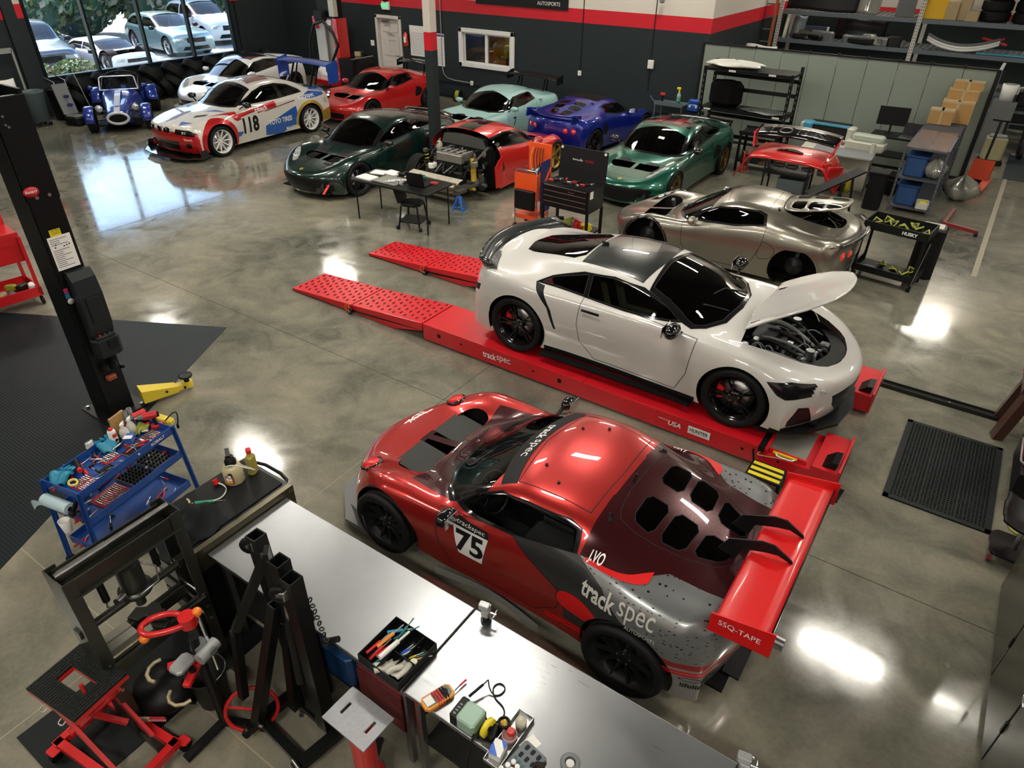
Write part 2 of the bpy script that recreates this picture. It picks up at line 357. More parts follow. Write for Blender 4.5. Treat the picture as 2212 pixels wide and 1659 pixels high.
class Body:
 def __init__(s,net,su=7,sv=6):
  g=dense(net,su,sv);nv=len(g[0])
  bm=s.bm=bmesh.new();s.lay=bm.faces.layers.int.new('part')
  full=[[(p[0],-p[1],p[2]) for p in r]+[r[k] for k in range(nv-2,-1,-1)] for r in g]
  V=[[bm.verts.new(p) for p in r] for r in full]
  for i in range(len(V)-1):
   for j in range(len(V[0])-1):
    try: bm.faces.new((V[i][j],V[i+1][j],V[i+1][j+1],V[i][j+1]))
    except ValueError: pass
  bmesh.ops.remove_doubles(bm,verts=bm.verts,dist=1e-5)
  bmesh.ops.recalc_face_normals(bm,faces=bm.faces)
  bm.normal_update()
  top=max(bm.faces,key=lambda f: f.calc_center_median().z)
  if top.normal.z < 0: bmesh.ops.reverse_faces(bm,faces=bm.faces);bm.normal_update()
  s.rv=[v.co.copy() for v in bm.verts];s.rn=[v.normal.copy() for v in bm.verts]
  for i,v in enumerate(bm.verts): v.index=i
  tri=[]
  for f in bm.faces:
   q=[v.index for v in f.verts]
   for k in range(1,len(q)-1): tri.append((q[0],q[k],q[k+1]))
  s.tri=tri;s.bvh=BVHTree.FromPolygons(s.rv,tri);s.parts={0: ('body',None)};s.nid=1;s.curved={}
 def normal(s,co):
  loc,nn,ti,d=s.bvh.find_nearest(co)
  if ti is None: return Vector((0,0,1))
  a,b,c=s.tri[ti];A,B,Cc=s.rv[a],s.rv[b],s.rv[c]
  v0,v1,v2=B-A,Cc-A,loc-A;d00=v0.dot(v0);d01=v0.dot(v1);d11=v1.dot(v1);d20=v2.dot(v0);d21=v2.dot(v1);den=d00*d11-d01*d01
  if abs(den) < 1e-12: return s.rn[a]
  v=(d11*d20-d01*d21)/den;w=(d00*d21-d01*d20)/den
  return (s.rn[a]*(1-v-w)+s.rn[b]*v+s.rn[c]*w).normalized()
 def carve(s,name,m,proj,poly,side=0,only=None,rng=None,nz=None,both=True):
  """give every face inside the convex outline a new part; proj 'xz' 'xy' 'yz'; side +1/-1 keeps y>0 / y<0 ; both mirrors to the other side"""
  ax={'xz': (0,2),'xy': (0,1),'yz': (1,2)}[proj]
  if isinstance(name,int): pid=name
  else: pid=s.nid;s.nid += 1;s.parts[pid]=(name,m)
  sides=[1,-1] if (both and side) else [side]
  for sd in sides:
   P=[tuple(p) for p in poly]
   if proj == 'xy' and sd < 0: P=[(a,-b) for a,b in P]
   if proj == 'yz' and sd < 0: P=[(-a,b) for a,b in P]
   ar=sum(P[i][0]*P[(i+1) % len(P)][1]-P[(i+1) % len(P)][0]*P[i][1] for i in range(len(P)))
   if ar < 0: P=P[::-1]
   lo=[min(p[k] for p in P) for k in (0,1)];hi=[max(p[k] for p in P) for k in (0,1)]
   fs=[]
   for f in s.bm.faces:
    if only is not None and f[s.lay] not in only: continue
    c=f.calc_center_median()
    if sd and proj == 'xz' and c.y*sd < .02: continue
    if sd and proj == 'xy' and c.y*sd < -.02: continue
    if rng and not (rng[0] <= c[rng[2]] <= rng[1]): continue
    if nz is not None and (f.normal.z < nz if nz >= 0 else f.normal.z > -nz): continue
    a=[v.co[ax[0]] for v in f.verts];b=[v.co[ax[1]] for v in f.verts]
    if max(a) < lo[0] or min(a) > hi[0] or max(b) < lo[1] or min(b) > hi[1]: continue
    fs.append(f)
   for i in range(len(P)):
    if not fs: break
    p,q=P[i],P[(i+1) % len(P)];dx,dy=q[0]-p[0],q[1]-p[1];l=sqrt(dx*dx+dy*dy)
    if l < 1e-6: continue
    n2=(dy/l,-dx/l);co=[0,0,0];no=[0,0,0];co[ax[0]],co[ax[1]]=p;no[ax[0]],no[ax[1]]=n2
    ge=list({e for f in fs for e in f.edges});gv=list({v for f in fs for v in f.verts})
    r=bmesh.ops.bisect_plane(s.bm,geom=fs+ge+gv,dist=1e-5,plane_co=co,plane_no=no)
    cand=set(fs) | {g for g in r['geom'] if isinstance(g,bmesh.types.BMFace)}
    nf=[]
    for f in cand:
     if not f.is_valid: continue
     c=f.calc_center_median()
     if (c[ax[0]]-p[0])*n2[0]+(c[ax[1]]-p[1])*n2[1] < 1e-6: nf.append(f)
    fs=nf
   for f in fs: f[s.lay]=pid
  return pid
 def delete(s,pid):
  fs=[f for f in s.bm.faces if f[s.lay] == pid];bmesh.ops.delete(s.bm,geom=fs,context='FACES');s.parts.pop(pid,None)
 def move(s,pid,fn):
  vs={v for f in s.bm.faces if f[s.lay] == pid for v in f.verts}
  for v in vs: v.co=Vector(fn(v.co))
 def build(s,parent,bodymat,merge=None,solid=(),lab=None,xf=None,names_same=None,skip=()):
  """split by part id; parts whose name is 'body' share the body object with their own material"""
  groups={}
  for pid,(nm,m) in s.parts.items(): groups.setdefault((nm,pid) if nm != 'body' else ('body',0),[]).append((pid,m))
  out={}
  faces_by={}
  for f in s.bm.faces: faces_by.setdefault(f[s.lay],[]).append(f)
  items=[]
  for (nm,key),lst in groups.items():
   if nm in skip: continue
   if nm == 'body': items.append((nm,lst,None));continue
   left=set(f for pid,m in lst for f in faces_by.get(pid,[]))
   while left:
    st=[left.pop()];isl=[st[0]]
    while st:
     f=st.pop()
     for e in f.edges:
      for g in e.link_faces:
       if g in left: left.discard(g);st.append(g);isl.append(g)
    if sum(f.calc_area() for f in isl) > 4e-4: items.append((nm,lst,isl))
  for nm,lst,isl in items:
   vs=[];idx={};fs=[];mi=[];ms=[]
   for pid,m in lst:
    mm=m or bodymat
    if mm not in ms: ms.append(mm)
    for f in (faces_by.get(pid,[]) if isl is None else isl):
     q=[]
     for v in f.verts:
      if v not in idx: idx[v]=len(vs);vs.append(v.co.copy())
      q.append(idx[v])
     fs.append(q);mi.append(ms.index(mm))
   if not fs: continue
   ns=[s.normal(v) for v in vs]
   if xf and nm in xf:
    M=xf[nm];vs=[M @ v for v in vs];R3=M.to_3x3();ns=[(R3 @ n).normalized() for n in ns]
   me=bpy.data.meshes.new(nm);me.from_pydata([tuple(v) for v in vs],[],fs)
   for mm in ms: me.materials.append(mm)
   me.polygons.foreach_set('material_index',mi);me.polygons.foreach_set('use_smooth',[True]*len(fs));me.update()
   me.normals_split_custom_set_from_vertices([tuple(n) for n in ns])
   o=bpy.data.objects.new(nm,me);COL.objects.link(o);o.parent=parent
   if lab and nm in lab: o['label']=lab[nm]
   if nm in solid: md=o.modifiers.new('s','SOLIDIFY');md.thickness=.02;md.offset=-1;md.use_even_offset=False
   out.setdefault(nm,[]).append(o)
  return out
 def seams(s,pids,parent,r=.0035,m=None,name='panel_gap'):
  mb=MB();pids=set(pids)
  for e in s.bm.edges:
   lf=e.link_faces
   if len(lf) != 2: continue
   a,b=lf[0][s.lay],lf[1][s.lay]
   if a == b or (a not in pids and b not in pids): continue
   p,q=e.verts[0].co,e.verts[1].co;d=q-p
   if d.length < 1e-5: continue
   d.normalize();n=(lf[0].normal+lf[1].normal).normalized();u=d.cross(n)*r;h=n*.0012
   ext=d*.001;p2,q2=p-ext,q+ext
   mb.add([tuple(p2-u+h),tuple(p2+u+h),tuple(q2+u+h),tuple(q2-u+h)],[(0,1,2,3)])
  if mb.v: return mb.build(name,m or INK,parent)
 # flat shapes laid on the skin by projection
 def decal(s,vs,fs,proj,m,side=1,off=.003,cell=.035,mbout=None):
  """vs 2D in body coordinates of the projection plane"""
  bm=bmesh.new();V=[bm.verts.new((a,b,0)) for a,b in vs]
  for f in fs:
   try: bm.faces.new([V[i] for i in f])
   except ValueError: pass
  for ax in (0,1):
   lo=min(v.co[ax] for v in bm.verts);hi=max(v.co[ax] for v in bm.verts);k=lo+cell
   while k < hi:
    no=[0,0,0];co=[0,0,0];no[ax]=1;co[ax]=k
    bmesh.ops.bisect_plane(bm,geom=bm.verts[:]+bm.edges[:]+bm.faces[:],plane_co=co,plane_no=no);k += cell
  P=[];ok=[]
  for i,v in enumerate(bm.verts):
   v.index=i;a,b=v.co.x,v.co.y
   if proj == 'xz': o,d=Vector((a,1.6*side,b)),Vector((0,-side,0))
   elif proj == 'xy': o,d=Vector((a,b,3)),Vector((0,0,-1))
   elif proj == 'yz': o,d=Vector((4*side,a,b)),Vector((-side,0,0))
   loc,n,ti,dist=s.bvh.ray_cast(o,d)
   if loc is None: P.append((0,0,0));ok.append(False)
   else:
    nn=s.normal(loc)
    if nn.dot(d) > 0: nn=-nn
    P.append(tuple(loc+nn*off));ok.append(True)
  F=[tuple(v.index for v in f.verts) for f in bm.faces if all(ok[v.index] for v in f.verts)]
  bm.free();mb=mbout or MB();mb.add(P,F,m,True);return mb
 def text(s,txt,c,h,proj,m,side=1,rot=0.,mirror=False,bold=0.,shear=0.,width=None,mbout=None,off=.003,up=1):
  vs,fs,w,hh=text2d(txt,bold,shear);sc=h/hh;sx=sc if width is None else width/w
  ca,sa=cos(rot),sin(rot);q=[]
  for x,y in vs:
   x,y=(x-w/2)*sx,(y-hh/2)*sc;x,y=x*ca-y*sa,x*sa+y*ca
   if mirror: x=-x
   q.append((c[0]+x,c[1]+y))
  return s.decal(q,fs,proj,m,side,off,.035,mbout)
 def poly(s,pts,proj,m,side=1,mbout=None,off=.002):
  return s.decal(pts,[tuple(range(len(pts)))],proj,m,side,off,.035,mbout)
# wheels (axis along y, outer face towards +y)
def make_wheel(parent,r,w,rimr,rimmat,style='multi',n=10,caliper=None,loc=(0,0,0),outer=1,tread=True,disc=True,concave=.03):
 mb=MB();h=w/2
 prof=[(rimr,-h*.80),(rimr+.012,-h*.92),(r-.035,-h),(r-.012,-h*.93),(r,-h*.80)]
 if tread:
  for k in (-.5,0,.5):
   prof += [(r,h*(k-.1)),(r-.008,h*(k-.07)),(r-.008,h*(k+.07)),(r,h*(k+.1))]
 prof += [(r,h*.80),(r-.012,h*.93),(r-.035,h),(rimr+.012,h*.92),(rimr,h*.80)]
 mb.lathe([(a,b) for a,b in prof],RUBBER,40,axis='y')
 wh=mb.build('wheel',RUBBER,parent,loc)
 wh.rotation_euler=(0,0,0 if outer > 0 else pi)
 rm=MB()
 rm.lathe([(rimr+.004,h*.86),(rimr+.006,h*.80),(rimr-.02,h*.74),(rimr-.03,h*.2),(rimr-.035,-h*.7),(rimr+.004,-h*.82)],rimmat,40,axis='y')
 fy=h*.62;cyy=fy-concave
 rm.lathe([(0,cyy+.02),(.035,cyy+.02),(.06,cyy+.012),(.075,cyy-.01),(.075,cyy-.05),(0,cyy-.05)],rimmat,24,axis='y')
 for i in range(n):
  a=2*pi*i/n
  def sp(a0,a1,wd0,wd1):
   ca,sa=cos(a0),sin(a0);cb,sb=cos(a1),sin(a1)
   p0=Vector((ca*.06,cyy+.004,sa*.06));p1=Vector((cb*(rimr-.02),fy+.006,sb*(rimr-.02)))
   d=(p1-p0).normalized();u=Vector((0,1,0)).cross(d).normalized();t=Vector((0,.022,0))
   vs=[p0-u*wd0-t,p0+u*wd0-t,p0+u*wd0*.6+t*.4,p0-u*wd0*.6+t*.4,p1-u*wd1-t,p1+u*wd1-t,p1+u*wd1*.6+t*.4,p1-u*wd1*.6+t*.4]
   rm.add([tuple(v) for v in vs],[(0,1,5,4),(1,2,6,5),(2,3,7,6),(3,0,4,7),(4,5,6,7)],rimmat)
  if style == 'y':
   sp(a,a-.14,.014,.009);sp(a,a+.14,.014,.009)
  elif style == 'five': sp(a,a,.035,.03)
  else: sp(a,a,.015,.010)
 for i in range(5):
  a=2*pi*i/5+.3;rm.cyl((cos(a)*.05,cyy,sin(a)*.05),(cos(a)*.05,cyy+.022,sin(a)*.05),.009,STEEL,6)
 rm.build('rim',rimmat,wh)
 if disc:
  d=MB();d.lathe([(.05,-.02),(rimr*.74,-.02),(rimr*.74,.006),(.05,.006)],STEEL,28,axis='y');d.build('brake_disc',STEEL,wh)
  if caliper:
   c=MB();c.lathe([(rimr*.50,-.035),(rimr*.80,-.035),(rimr*.82,.012),(rimr*.78,.03),(rimr*.52,.03),(rimr*.50,-.035)],caliper,8,axis='y',a0=-.45+pi*0,a1=.45)
   o=c.build('brake_caliper',caliper,wh);
 return wh
def wheelwell(mb,x,z,r,yin,yout,m=None):
 for sd in (1,-1):
  n=24;P=[]
  for i in range(n+1):
   a=-.35+(pi+.7)*i/n
   P += [(x+r*cos(a),sd*yout,z+r*sin(a)),(x+r*cos(a),sd*yin,z+r*sin(a))]
  mb.add(P,[(2*i,2*i+1,2*i+3,2*i+2) for i in range(n)],m or CABIN,True)
  mb.add([P[2*i+1] for i in range(n+1)]+[(x,sd*yin,z-r*.3)],[(i,i+1,n+1) for i in range(n)],m or CABIN)
def seat(mb,M,m=None,m2=None):
 m=m or SEAT
 mb.cbox((0,0,.12),(.5,.48,.16),.06,m,M)
 Mb=M @ T(-.27,0,.1,ry=-.32)
 mb.cbox((0,0,.33),(.14,.48,.62),.06,m,Mb);mb.cbox((.01,0,.70),(.12,.28,.2),.05,m,Mb)
 for sd in (1,-1): mb.cbox((.07,sd*.21,.28),(.1,.08,.46),.03,m2 or m,Mb);mb.cbox((0,sd*.22,.2),(.44,.07,.08),.03,m2 or m,M)
def steering(mb,x,y,z,r=.175,m=None):
 M=T(x,y,z,ry=-1.15)
 mb.tube([(r*cos(2*pi*i/20),r*sin(2*pi*i/20),0) for i in range(20)],.015,m or BLACK,6,M,closed=True)
 for a in (0.3,pi-.3,-pi/2): mb.bar((0,0,-.03),(r*cos(a+pi/2),r*sin(a+pi/2),0),.03,.012,m or BLACK,M)
 mb.cyl((0,0,-.05),(0,0,0),.05,m or BLACK,12,M=M)
def lotus_badge(mb,body,x,z=None):
 pass
def mirror_part(parent,x,y,z,sd,m,s=1.,stalk=True):
 mb=MB()
 mb.sphere((0,0,0),.1*s,m,12,sc=(.62,1.05,.62));mb.box((-.06*s,0,0),(.006,.16*s,.09*s),CHROME)
 if stalk: mb.bar((.02,-sd*.06*s,-.02),(.04,-sd*.19*s,-.09*s),.03,.02,BLACK)
 return mb.build('wing_mirror',m,parent,(x,sd*y,z))
def big_wing(parent,x,z,span,chord,m,drop=.25,ex=.0,plates=None,feet=((-.0,.35),),footz=.8,swan=False,bow=.03,footx=0,th=.035,lab=None,curve=0.):
 mb=MB();h=span/2;ns=12
 sec=[(0,0),(.06,.5),(.2,.9),(.45,1.),(.75,.75),(1,.35),(1,.15),(.7,.0),(.4,-.12),(.15,-.25),(.04,-.22)]
 P=[];k=len(sec)
 for i in range(ns+1):
  y=-h+span*i/ns;b=bow*(1-(y/h)**2);cx=-curve*(y/h)**2
  P += [(x+.5*chord-u*chord-cx*0-curve*(y/h)**2,y,z+v*th+b+u*u*chord*.16) for u,v in sec]
 mb.add(P,[(i*k+j,i*k+(j+1) % k,(i+1)*k+(j+1) % k,(i+1)*k+j) for i in range(ns) for j in range(k)],m,True)
 w=mb.build('rear_wing',m,parent,label=lab)
 for sd in (1,-1):
  ep=MB();ep.prism([(x+.56*chord-curve,z-.11),(x+.56*chord-curve,z+.05),(x-.1*chord-curve,z+.09),(x-.6*chord-curve,z+.12),(x-.6*chord-curve,z-.09)],-.005,.005,plates or m,T(0,sd*h,0) @ Matrix(((1,0,0,0),(0,0,1,0),(0,1,0,0),(0,0,0,1))))
  ep.build('end_plate',plates or m,w)
 for fx,fy in feet:
  for sd in (1,-1):
   up=MB()
   if swan:
    pts=[(footx,footz),(footx-.10,footz+.20),(x+.32*chord,z+.15),(x+.05*chord,z+.16),(x-.32*chord,z+.09),(x-.36*chord,z+.06),(x-.05*chord,z+.09),(x+.20*chord,z+.07),(footx-.2,footz+.16),(footx-.16,footz)]
   else:
    pts=[(footx+.07,footz),(x+.10,z),(x+.04,z),(footx-.0,footz+.02)]
   Mx=Matrix(((1,0,0,0),(0,0,1,sd*fy),(0,1,0,0),(0,0,0,1)))
   up.prism(pts,-.006,.006,BLACK,Mx)
   if not swan:
    pts=[(footx-.10,footz),(x-.04,z),(x-.08,z),(footx-.17,footz+.02)]
    up.prism(pts,-.006,.006,BLACK,Mx)
   up.build('wing_support',BLACK,parent)
 return w
# small mid-engined coupe (length 3.8, wheelbase 2.3)
EX=[
 (1.83,.36,[(.74,.11),(.70,.11),(.64,.11),(.57,.11),(.47,.11),(.36,.11),(.24,.11),(.12,.11),(0,.11)]),
 (1.90,.40,[(.77,.11),(.77,.18),(.72,.23),(.64,.25),(.54,.26),(.41,.26),(.27,.26),(.13,.26),(0,.26)]),
 (1.93,.42,[(.78,.11),(.79,.24),(.75,.34),(.68,.38),(.57,.39),(.43,.39),(.29,.39),(.14,.39),(0,.39)]),
 (1.86,.44,[(.78,.12),(.80,.28),(.79,.42),(.74,.50),(.62,.515),(.48,.50),(.32,.485),(.15,.48),(0,.48)]),
 (1.64,.34,[(.78,.13),(.81,.32),(.82,.47),(.79,.58),(.69,.635),(.56,.60),(.39,.545),(.2,.53),(0,.53)]),
 (1.32,.16,[(.78,.14),(.82,.35),(.835,.52),(.80,.65),(.70,.70),(.56,.665),(.40,.585),(.21,.575),(0,.575)]),
 (1.02,.10,[(.78,.14),(.81,.34),(.83,.52),(.79,.665),(.70,.715),(.57,.69),(.42,.63),(.22,.625),(0,.625)]),
 (.82,.30,[(.78,.13),(.80,.33),(.81,.51),(.78,.66),(.72,.71),(.61,.715),(.45,.715),(.23,.715),(0,.715)]),
 (.50,.28,[(.77,.13),(.79,.33),(.80,.51),(.775,.68),(.735,.75),(.665,.81),(.56,.885),(.31,.895),(0,.90)]),
 (.10,.18,[(.77,.13),(.78,.33),(.79,.51),(.77,.69),(.735,.775),(.66,.89),(.555,1.035),(.31,1.075),(0,1.085)]),
 (-.28,.06,[(.77,.13),(.78,.32),(.79,.50),(.775,.70),(.735,.81),(.655,.93),(.545,1.07),(.31,1.115),(0,1.13)]),
 (-.62,.02,[(.78,.13),(.79,.32),(.81,.51),(.79,.72),(.735,.855),(.63,.955),(.515,1.05),(.29,1.10),(0,1.115)]),
 (-.92,.0,[(.80,.13),(.82,.32),(.85,.52),(.835,.74),(.75,.88),(.61,.94),(.46,1.0),(.26,1.05),(0,1.065)]),
 (-1.22,.0,[(.81,.14),(.83,.34),(.865,.54),(.845,.755),(.75,.875),(.58,.90),(.40,.945),(.22,.98),(0,.99)]),
 (-1.50,-.04,[(.81,.14),(.83,.34),(.86,.54),(.835,.74),(.74,.855),(.56,.87),(.37,.885),(.19,.90),(0,.905)]),
 (-1.70,-.14,[(.80,.15),(.82,.34),(.835,.54),(.80,.72),(.70,.84),(.53,.86),(.35,.87),(.18,.875),(0,.88)]),
 (-1.86,-.22,[(.78,.16),(.79,.34),(.80,.51),(.76,.66),(.67,.76),(.51,.79),(.34,.795),(.17,.80),(0,.80)]),
 (-1.88,-.22,[(.76,.18),(.76,.30),(.76,.40),(.72,.47),(.63,.51),(.48,.53),(.32,.53),(.16,.53),(0,.53)]),
 (-1.80,-.20,[(.72,.18),(.70,.18),(.66,.18),(.60,.18),(.50,.18),(.38,.18),(.26,.18),(.13,.18),(0,.18)]),
]
def cabin_parts(par,sc=(1,1,1),tub=CABIN,lhd=1,seatm=None,seatm2=None,zf=.20,x0=.75,x1=-.75,w=.66):
 mb=MB();X,Y,Z=sc
 mb.b2((x1*X,-w*Y,.13),(x0*X,w*Y,zf),tub);mb.b2((x1*X-.04,-w*Y,.15),(x1*X,w*Y,.80*Z),tub)
 mb.cbox(((x0-.12)*X,0,.56*Z),(.36,2*w*Y,.22),.06,tub);mb.cbox((-.1,0,.32),(1.1,.2,.2),.04,tub)
 for sd in (1,-1): mb.b2((x1*X,sd*w*Y-.03,.15),(x0*X,sd*w*Y+.03,.60*Z),tub)
 mb.build('cabin_tub',tub,par)
 for sd in (1,-1):
  q=MB();seat(q,T(-.22*X,sd*.34*Y,zf),seatm,seatm2);q.build('seat',seatm or SEAT,par)
 q=MB();steering(q,.36*X,lhd*.34*Y,.66*Z);q.build('steering_wheel',BLACK,par)
def undertray(par,L0,L1,w,z=.13,wells=()):
 mb=MB();mb.b2((L1,-w,z-.01),(L0,w,z+.01),CABIN)
 for (x,zz,r,yi,yo) in wells: wheelwell(mb,x,zz,r,yi,yo)
 mb.build('undertray',CABIN,par)
def exige(name,label,cat,loc,rz,pm,rimm,sc=(1,1,1),wr=(.295,.305),stance='exige',wheels=(1,1,1,1),style='y',nsp=6,caliper=None,open_lid=False,roofm=None,
   headl=True,lidm=None,extra=None,hoodm=None,group=None,rear_cut=None,intm=None,archr=.335,trimm=None,lights=True,mirrors=None,wide=False,convertible=False,wz=0.):
 par=thing(name,label,cat,loc,rz,group)
 X,Y,Z=sc;B=Body(make_net(EX,.80,sc));fa,ra=1.15*X,-1.15*X;zc=.30+wz
 # wheel arches
 for (xx,rr) in ((fa,archr),(ra,archr+.01)):
  k=B.carve('arch',None,'xz',circ(xx,zc,rr,40),side=1,rng=(-9,.66*Z,2));B.delete(k)
 def P(pts): return [(a*X,b*Z) for a,b in pts]
 def Q(pts): return [(a*X,b*Y) for a,b in pts]
 # windscreen: black frit, then the pane
 ws=Q([(.80,0),(.765,.35),(.66,.56),(.56,.655),(.10,.56),(.02,.50),(.07,.25),(.09,0)])
 ws2=ws+[(a,-b) for a,b in ws[::-1][1:-1]]
 frit=B.carve('windshield_trim',GLOSSBLK,'xy',ws2,nz=.05,rng=(.60*Z,2,2))
 wi=Q([(.765,0),(.73,.34),(.64,.52),(.56,.59),(.17,.505),(.14,.25),(.155,0)])
 wi2=wi+[(a,-b) for a,b in wi[::-1][1:-1]]
 B.carve('windshield',CLEARG if stance == 'race' else GLASS,'xy',wi2,only={frit})
 # side windows
 if stance == 'evora': so=P([(.60,.75),(.30,.90),(.02,1.02),(-.35,1.055),(-.75,1.01),(-1.0,.93),(-1.02,.90),(-.7,.865),(-.2,.80)])
 else: so=P([(.58,.745),(.36,.87),(.10,1.00),(-.15,1.035),(-.50,1.04),(-.60,1.01),(-.645,.885),(-.2,.80)])
 c=(sum(p[0] for p in so)/len(so),sum(p[1] for p in so)/len(so))
 tr=B.carve('window_trim',GLOSSBLK,'xz',so,side=1,only={0},rng=(.69*Z,9,2))
 si=[(c[0]+(a-c[0])*.93,c[1]+(b-c[1])*.86) for a,b in so]
 wnd=B.carve('side_window',GLASS,'xz',si,side=1,only={tr})
 if stance == 'race' or convertible: B.delete(wnd)
 # door
 dpoly=P([(.60,.76),(.56,.40),(.44,.20),(-.35,.20),(-.55,.36),(-.64,.62),(-.66,.90),(-.2,.83)])
 door=B.carve('door',extra.get('doorm') if extra else None,'xz',dpoly,side=1,only={0},rng=(0,.90*Z,2))
 # side intake
 if stance != 'race':
  ik=intk=B.carve('side_intake',intm or BLACK,'xz',smooth_poly(P([(-.60,.40),(-.62,.66),(-.74,.68),(-.88,.58),(-.80,.44)]),1),side=1,only={0})
 seams=[door,frit,tr]+([intk] if stance != 'race' else [])
 # bonnet vents
 if hoodm != 'none':
  for p in ([(1.30,.10),(1.36,.40),(1.20,.43),(1.02,.36),(1.06,.12)],) if stance == 'race' else ([(1.12,.14),(1.20,.34),(1.10,.44),(.98,.40),(.98,.16)],):
   B.carve('bonnet_vent',BLACK,'xy',smooth_poly(Q(p),2),side=1,nz=.2,only={0})
 # roof panel & engine lid
 rf=Q([(.02,.48),(-.60,.47),(-.62,0),(-.60,-.47),(.02,-.48),(.09,0)])
 if roofm: seams.append(B.carve('roof_panel',roofm,'xy',rf,nz=.3,rng=(.9*Z,9,2),only={0}))
 else:
  seams.append(B.carve('roof_panel',None,'xy',rf,nz=.3,rng=(.9*Z,9,2),only={0}))
 lid=None
 if not convertible:
  lp=smooth_poly(Q([(-.74,.30),(-.82,.42),(-1.2,.40),(-1.58,.26),(-1.64,.0),(-1.58,-.26),(-1.2,-.40),(-.82,-.42),(-.74,-.30)]),1)
  lid=B.carve('engine_cover',lidm or pm,'xy',lp,nz=.1,rng=(.7*Z,9,2),only={0});seams.append(lid)
  # glazed / meshed louvres
  for px in ([(-.86,.08),(-.86,.34),(-1.03,.37),(-1.05,.08)],[(-1.10,.08),(-1.08,.37),(-1.27,.34),(-1.29,.08)],[(-1.34,.07),(-1.32,.32),(-1.52,.23),(-1.58,.06)]):
   B.carve('louvre',DARKG if stance != 'race' else glass('mesh_glass',(.16,.18,.18)),'xy',smooth_poly(Q(px),1,.18),side=1,nz=.1,only={lid})
 # lights
 if headl:
  hp=smooth_poly(Q([(1.60,.44),(1.47,.56),(1.27,.67),(1.20,.64),(1.34,.50),(1.53,.40)]),1)
  B.carve('headlight',GLOSSBLK if stance != 'evora' else LAMPGL,'xy',hp,side=1,nz=.1,only={0})
 # front grille
 B.carve('grille',BLACK,'yz',[(-.34*Y,.15*Z),(.34*Y,.15*Z),(.40*Y,.27*Z),(.30*Y,.31*Z),(-.30*Y,.31*Z),(-.40*Y,.27*Z)],rng=(1*X,9,0),only={0})
 B.carve('front_intake',BLACK,'yz',[(.50*Y,.15*Z),(.66*Y,.18*Z),(.66*Y,.30*Z),(.50*Y,.28*Z)],side=1,rng=(1.*X,9,0),only={0})
 # tail panel
 tl=B.carve('tail_panel',BLACK if stance == 'evora' else None,'yz',[(-.30*Y,.22*Z),(.30*Y,.22*Z),(.36*Y,.36*Z),(-.36*Y,.36*Z)],rng=(-9,-1.4*X,0),only={0})
 if extra and 'carve' in extra: seams += (extra['carve'](B,X,Y,Z) or [])
 if rear_cut is not None:
  k=B.carve('cut',None,'xz',[(-9,-1),(rear_cut[0],-1),(rear_cut[0],0.55),(rear_cut[1],2),(-9,2)],only=None);B.delete(k)
 xf={}
 if open_lid and lid:
  piv=Vector((-.76*X,0,1.08*Z));M=Matrix.Translation(piv) @ Matrix.Rotation(radians(open_lid),4,'Y') @ Matrix.Translation(-piv);xf={'engine_cover': M,'louvre': M}
 objs=B.build(par,pm,xf=xf,solid=('engine_cover',) if open_lid else (),lab=(extra or {}).get('lab'))
 B.seams(seams,par)
 for o in objs.get('louvre',[]):
  if 'engine_cover' in objs: o.parent=objs['engine_cover'][0]
 xr=-1.8*X if rear_cut is None else rear_cut[0]
 undertray(par,1.75*X,xr,.60*Y,.14,[(fa,zc,archr+.0,.50*Y,.80*Y)]+([(ra,zc,archr+.01,.50*Y,.83*Y)] if rear_cut is None else []))
 cabin_parts(par,sc,seatm=(extra or {}).get('seatm'))
 # wheels
 if wheels is not None:
  wdt=(.20,.24);wy=[.83*Y-.10,.865*Y-.12]
  if wide: wdt=(.25,.29);wy=[.855*Y-.11,.90*Y-.13]
  k=0
  for (xx,i) in ((fa,0),(ra,1)):
   for sd in (1,-1):
    if wheels[k]: make_wheel(par,wr[i],wdt[i],wr[i]-.075,rimm,style,nsp,caliper,(xx,sd*wy[i],wr[i]+wz),sd)
    else:
     d=MB();d.lathe([(.0,.03),(.035,.03),(.05,.0),(.13,0),(.13,-.015),(.05,-.02)],DKMETAL,24,T(xx,sd*(wy[i]-.02),zc+.05,rz=0 if sd > 0 else pi),axis='y')
     d.cyl((xx,sd*(wy[i]-.05),zc+.05),(xx,sd*.35,zc+.03),.03,DKMETAL,8);d.bar((xx-.15,sd*.3,zc-.06),(xx,sd*(wy[i]-.06),zc-.05),.04,.03,DKMETAL)
     d.bar((xx+.02,sd*.42,zc+.3),(xx,sd*(wy[i]-.08),zc-.02),.05,.05,GREYP);d.build('brake_hub',STEEL,par)
    k += 1
 for sd in (1,-1):
  if mirrors is not False: mirror_part(par,.42*X,.86*Y,.80*Z,sd,mirrors or pm)
 if lights:
  for sd in (1,-1):
   for yy in ((.44,.62) if stance != 'evora' else (.52,)):
    r=.055 if stance != 'evora' else .08
    loc_,n_,t_,d_=B.bvh.ray_cast(Vector((-4,sd*yy*Y,.62*Z)),Vector((1,0,0)))
    if loc_ is None or rear_cut is not None: continue
    q=MB();q.lathe([(0,.014),(r*.45,.014),(r*.5,.008),(r,.008),(r*1.1,-.02)],REDLENS,20,axis='z');q.lathe([(0,.018),(r*.32,.018),(r*.34,.01)],LAMPGL,14,axis='z')
    nn=B.normal(loc_);M=nn.to_track_quat('Z','Y');q.build('tail_light',REDLENS,par,tuple(loc_),rot=M.to_euler())
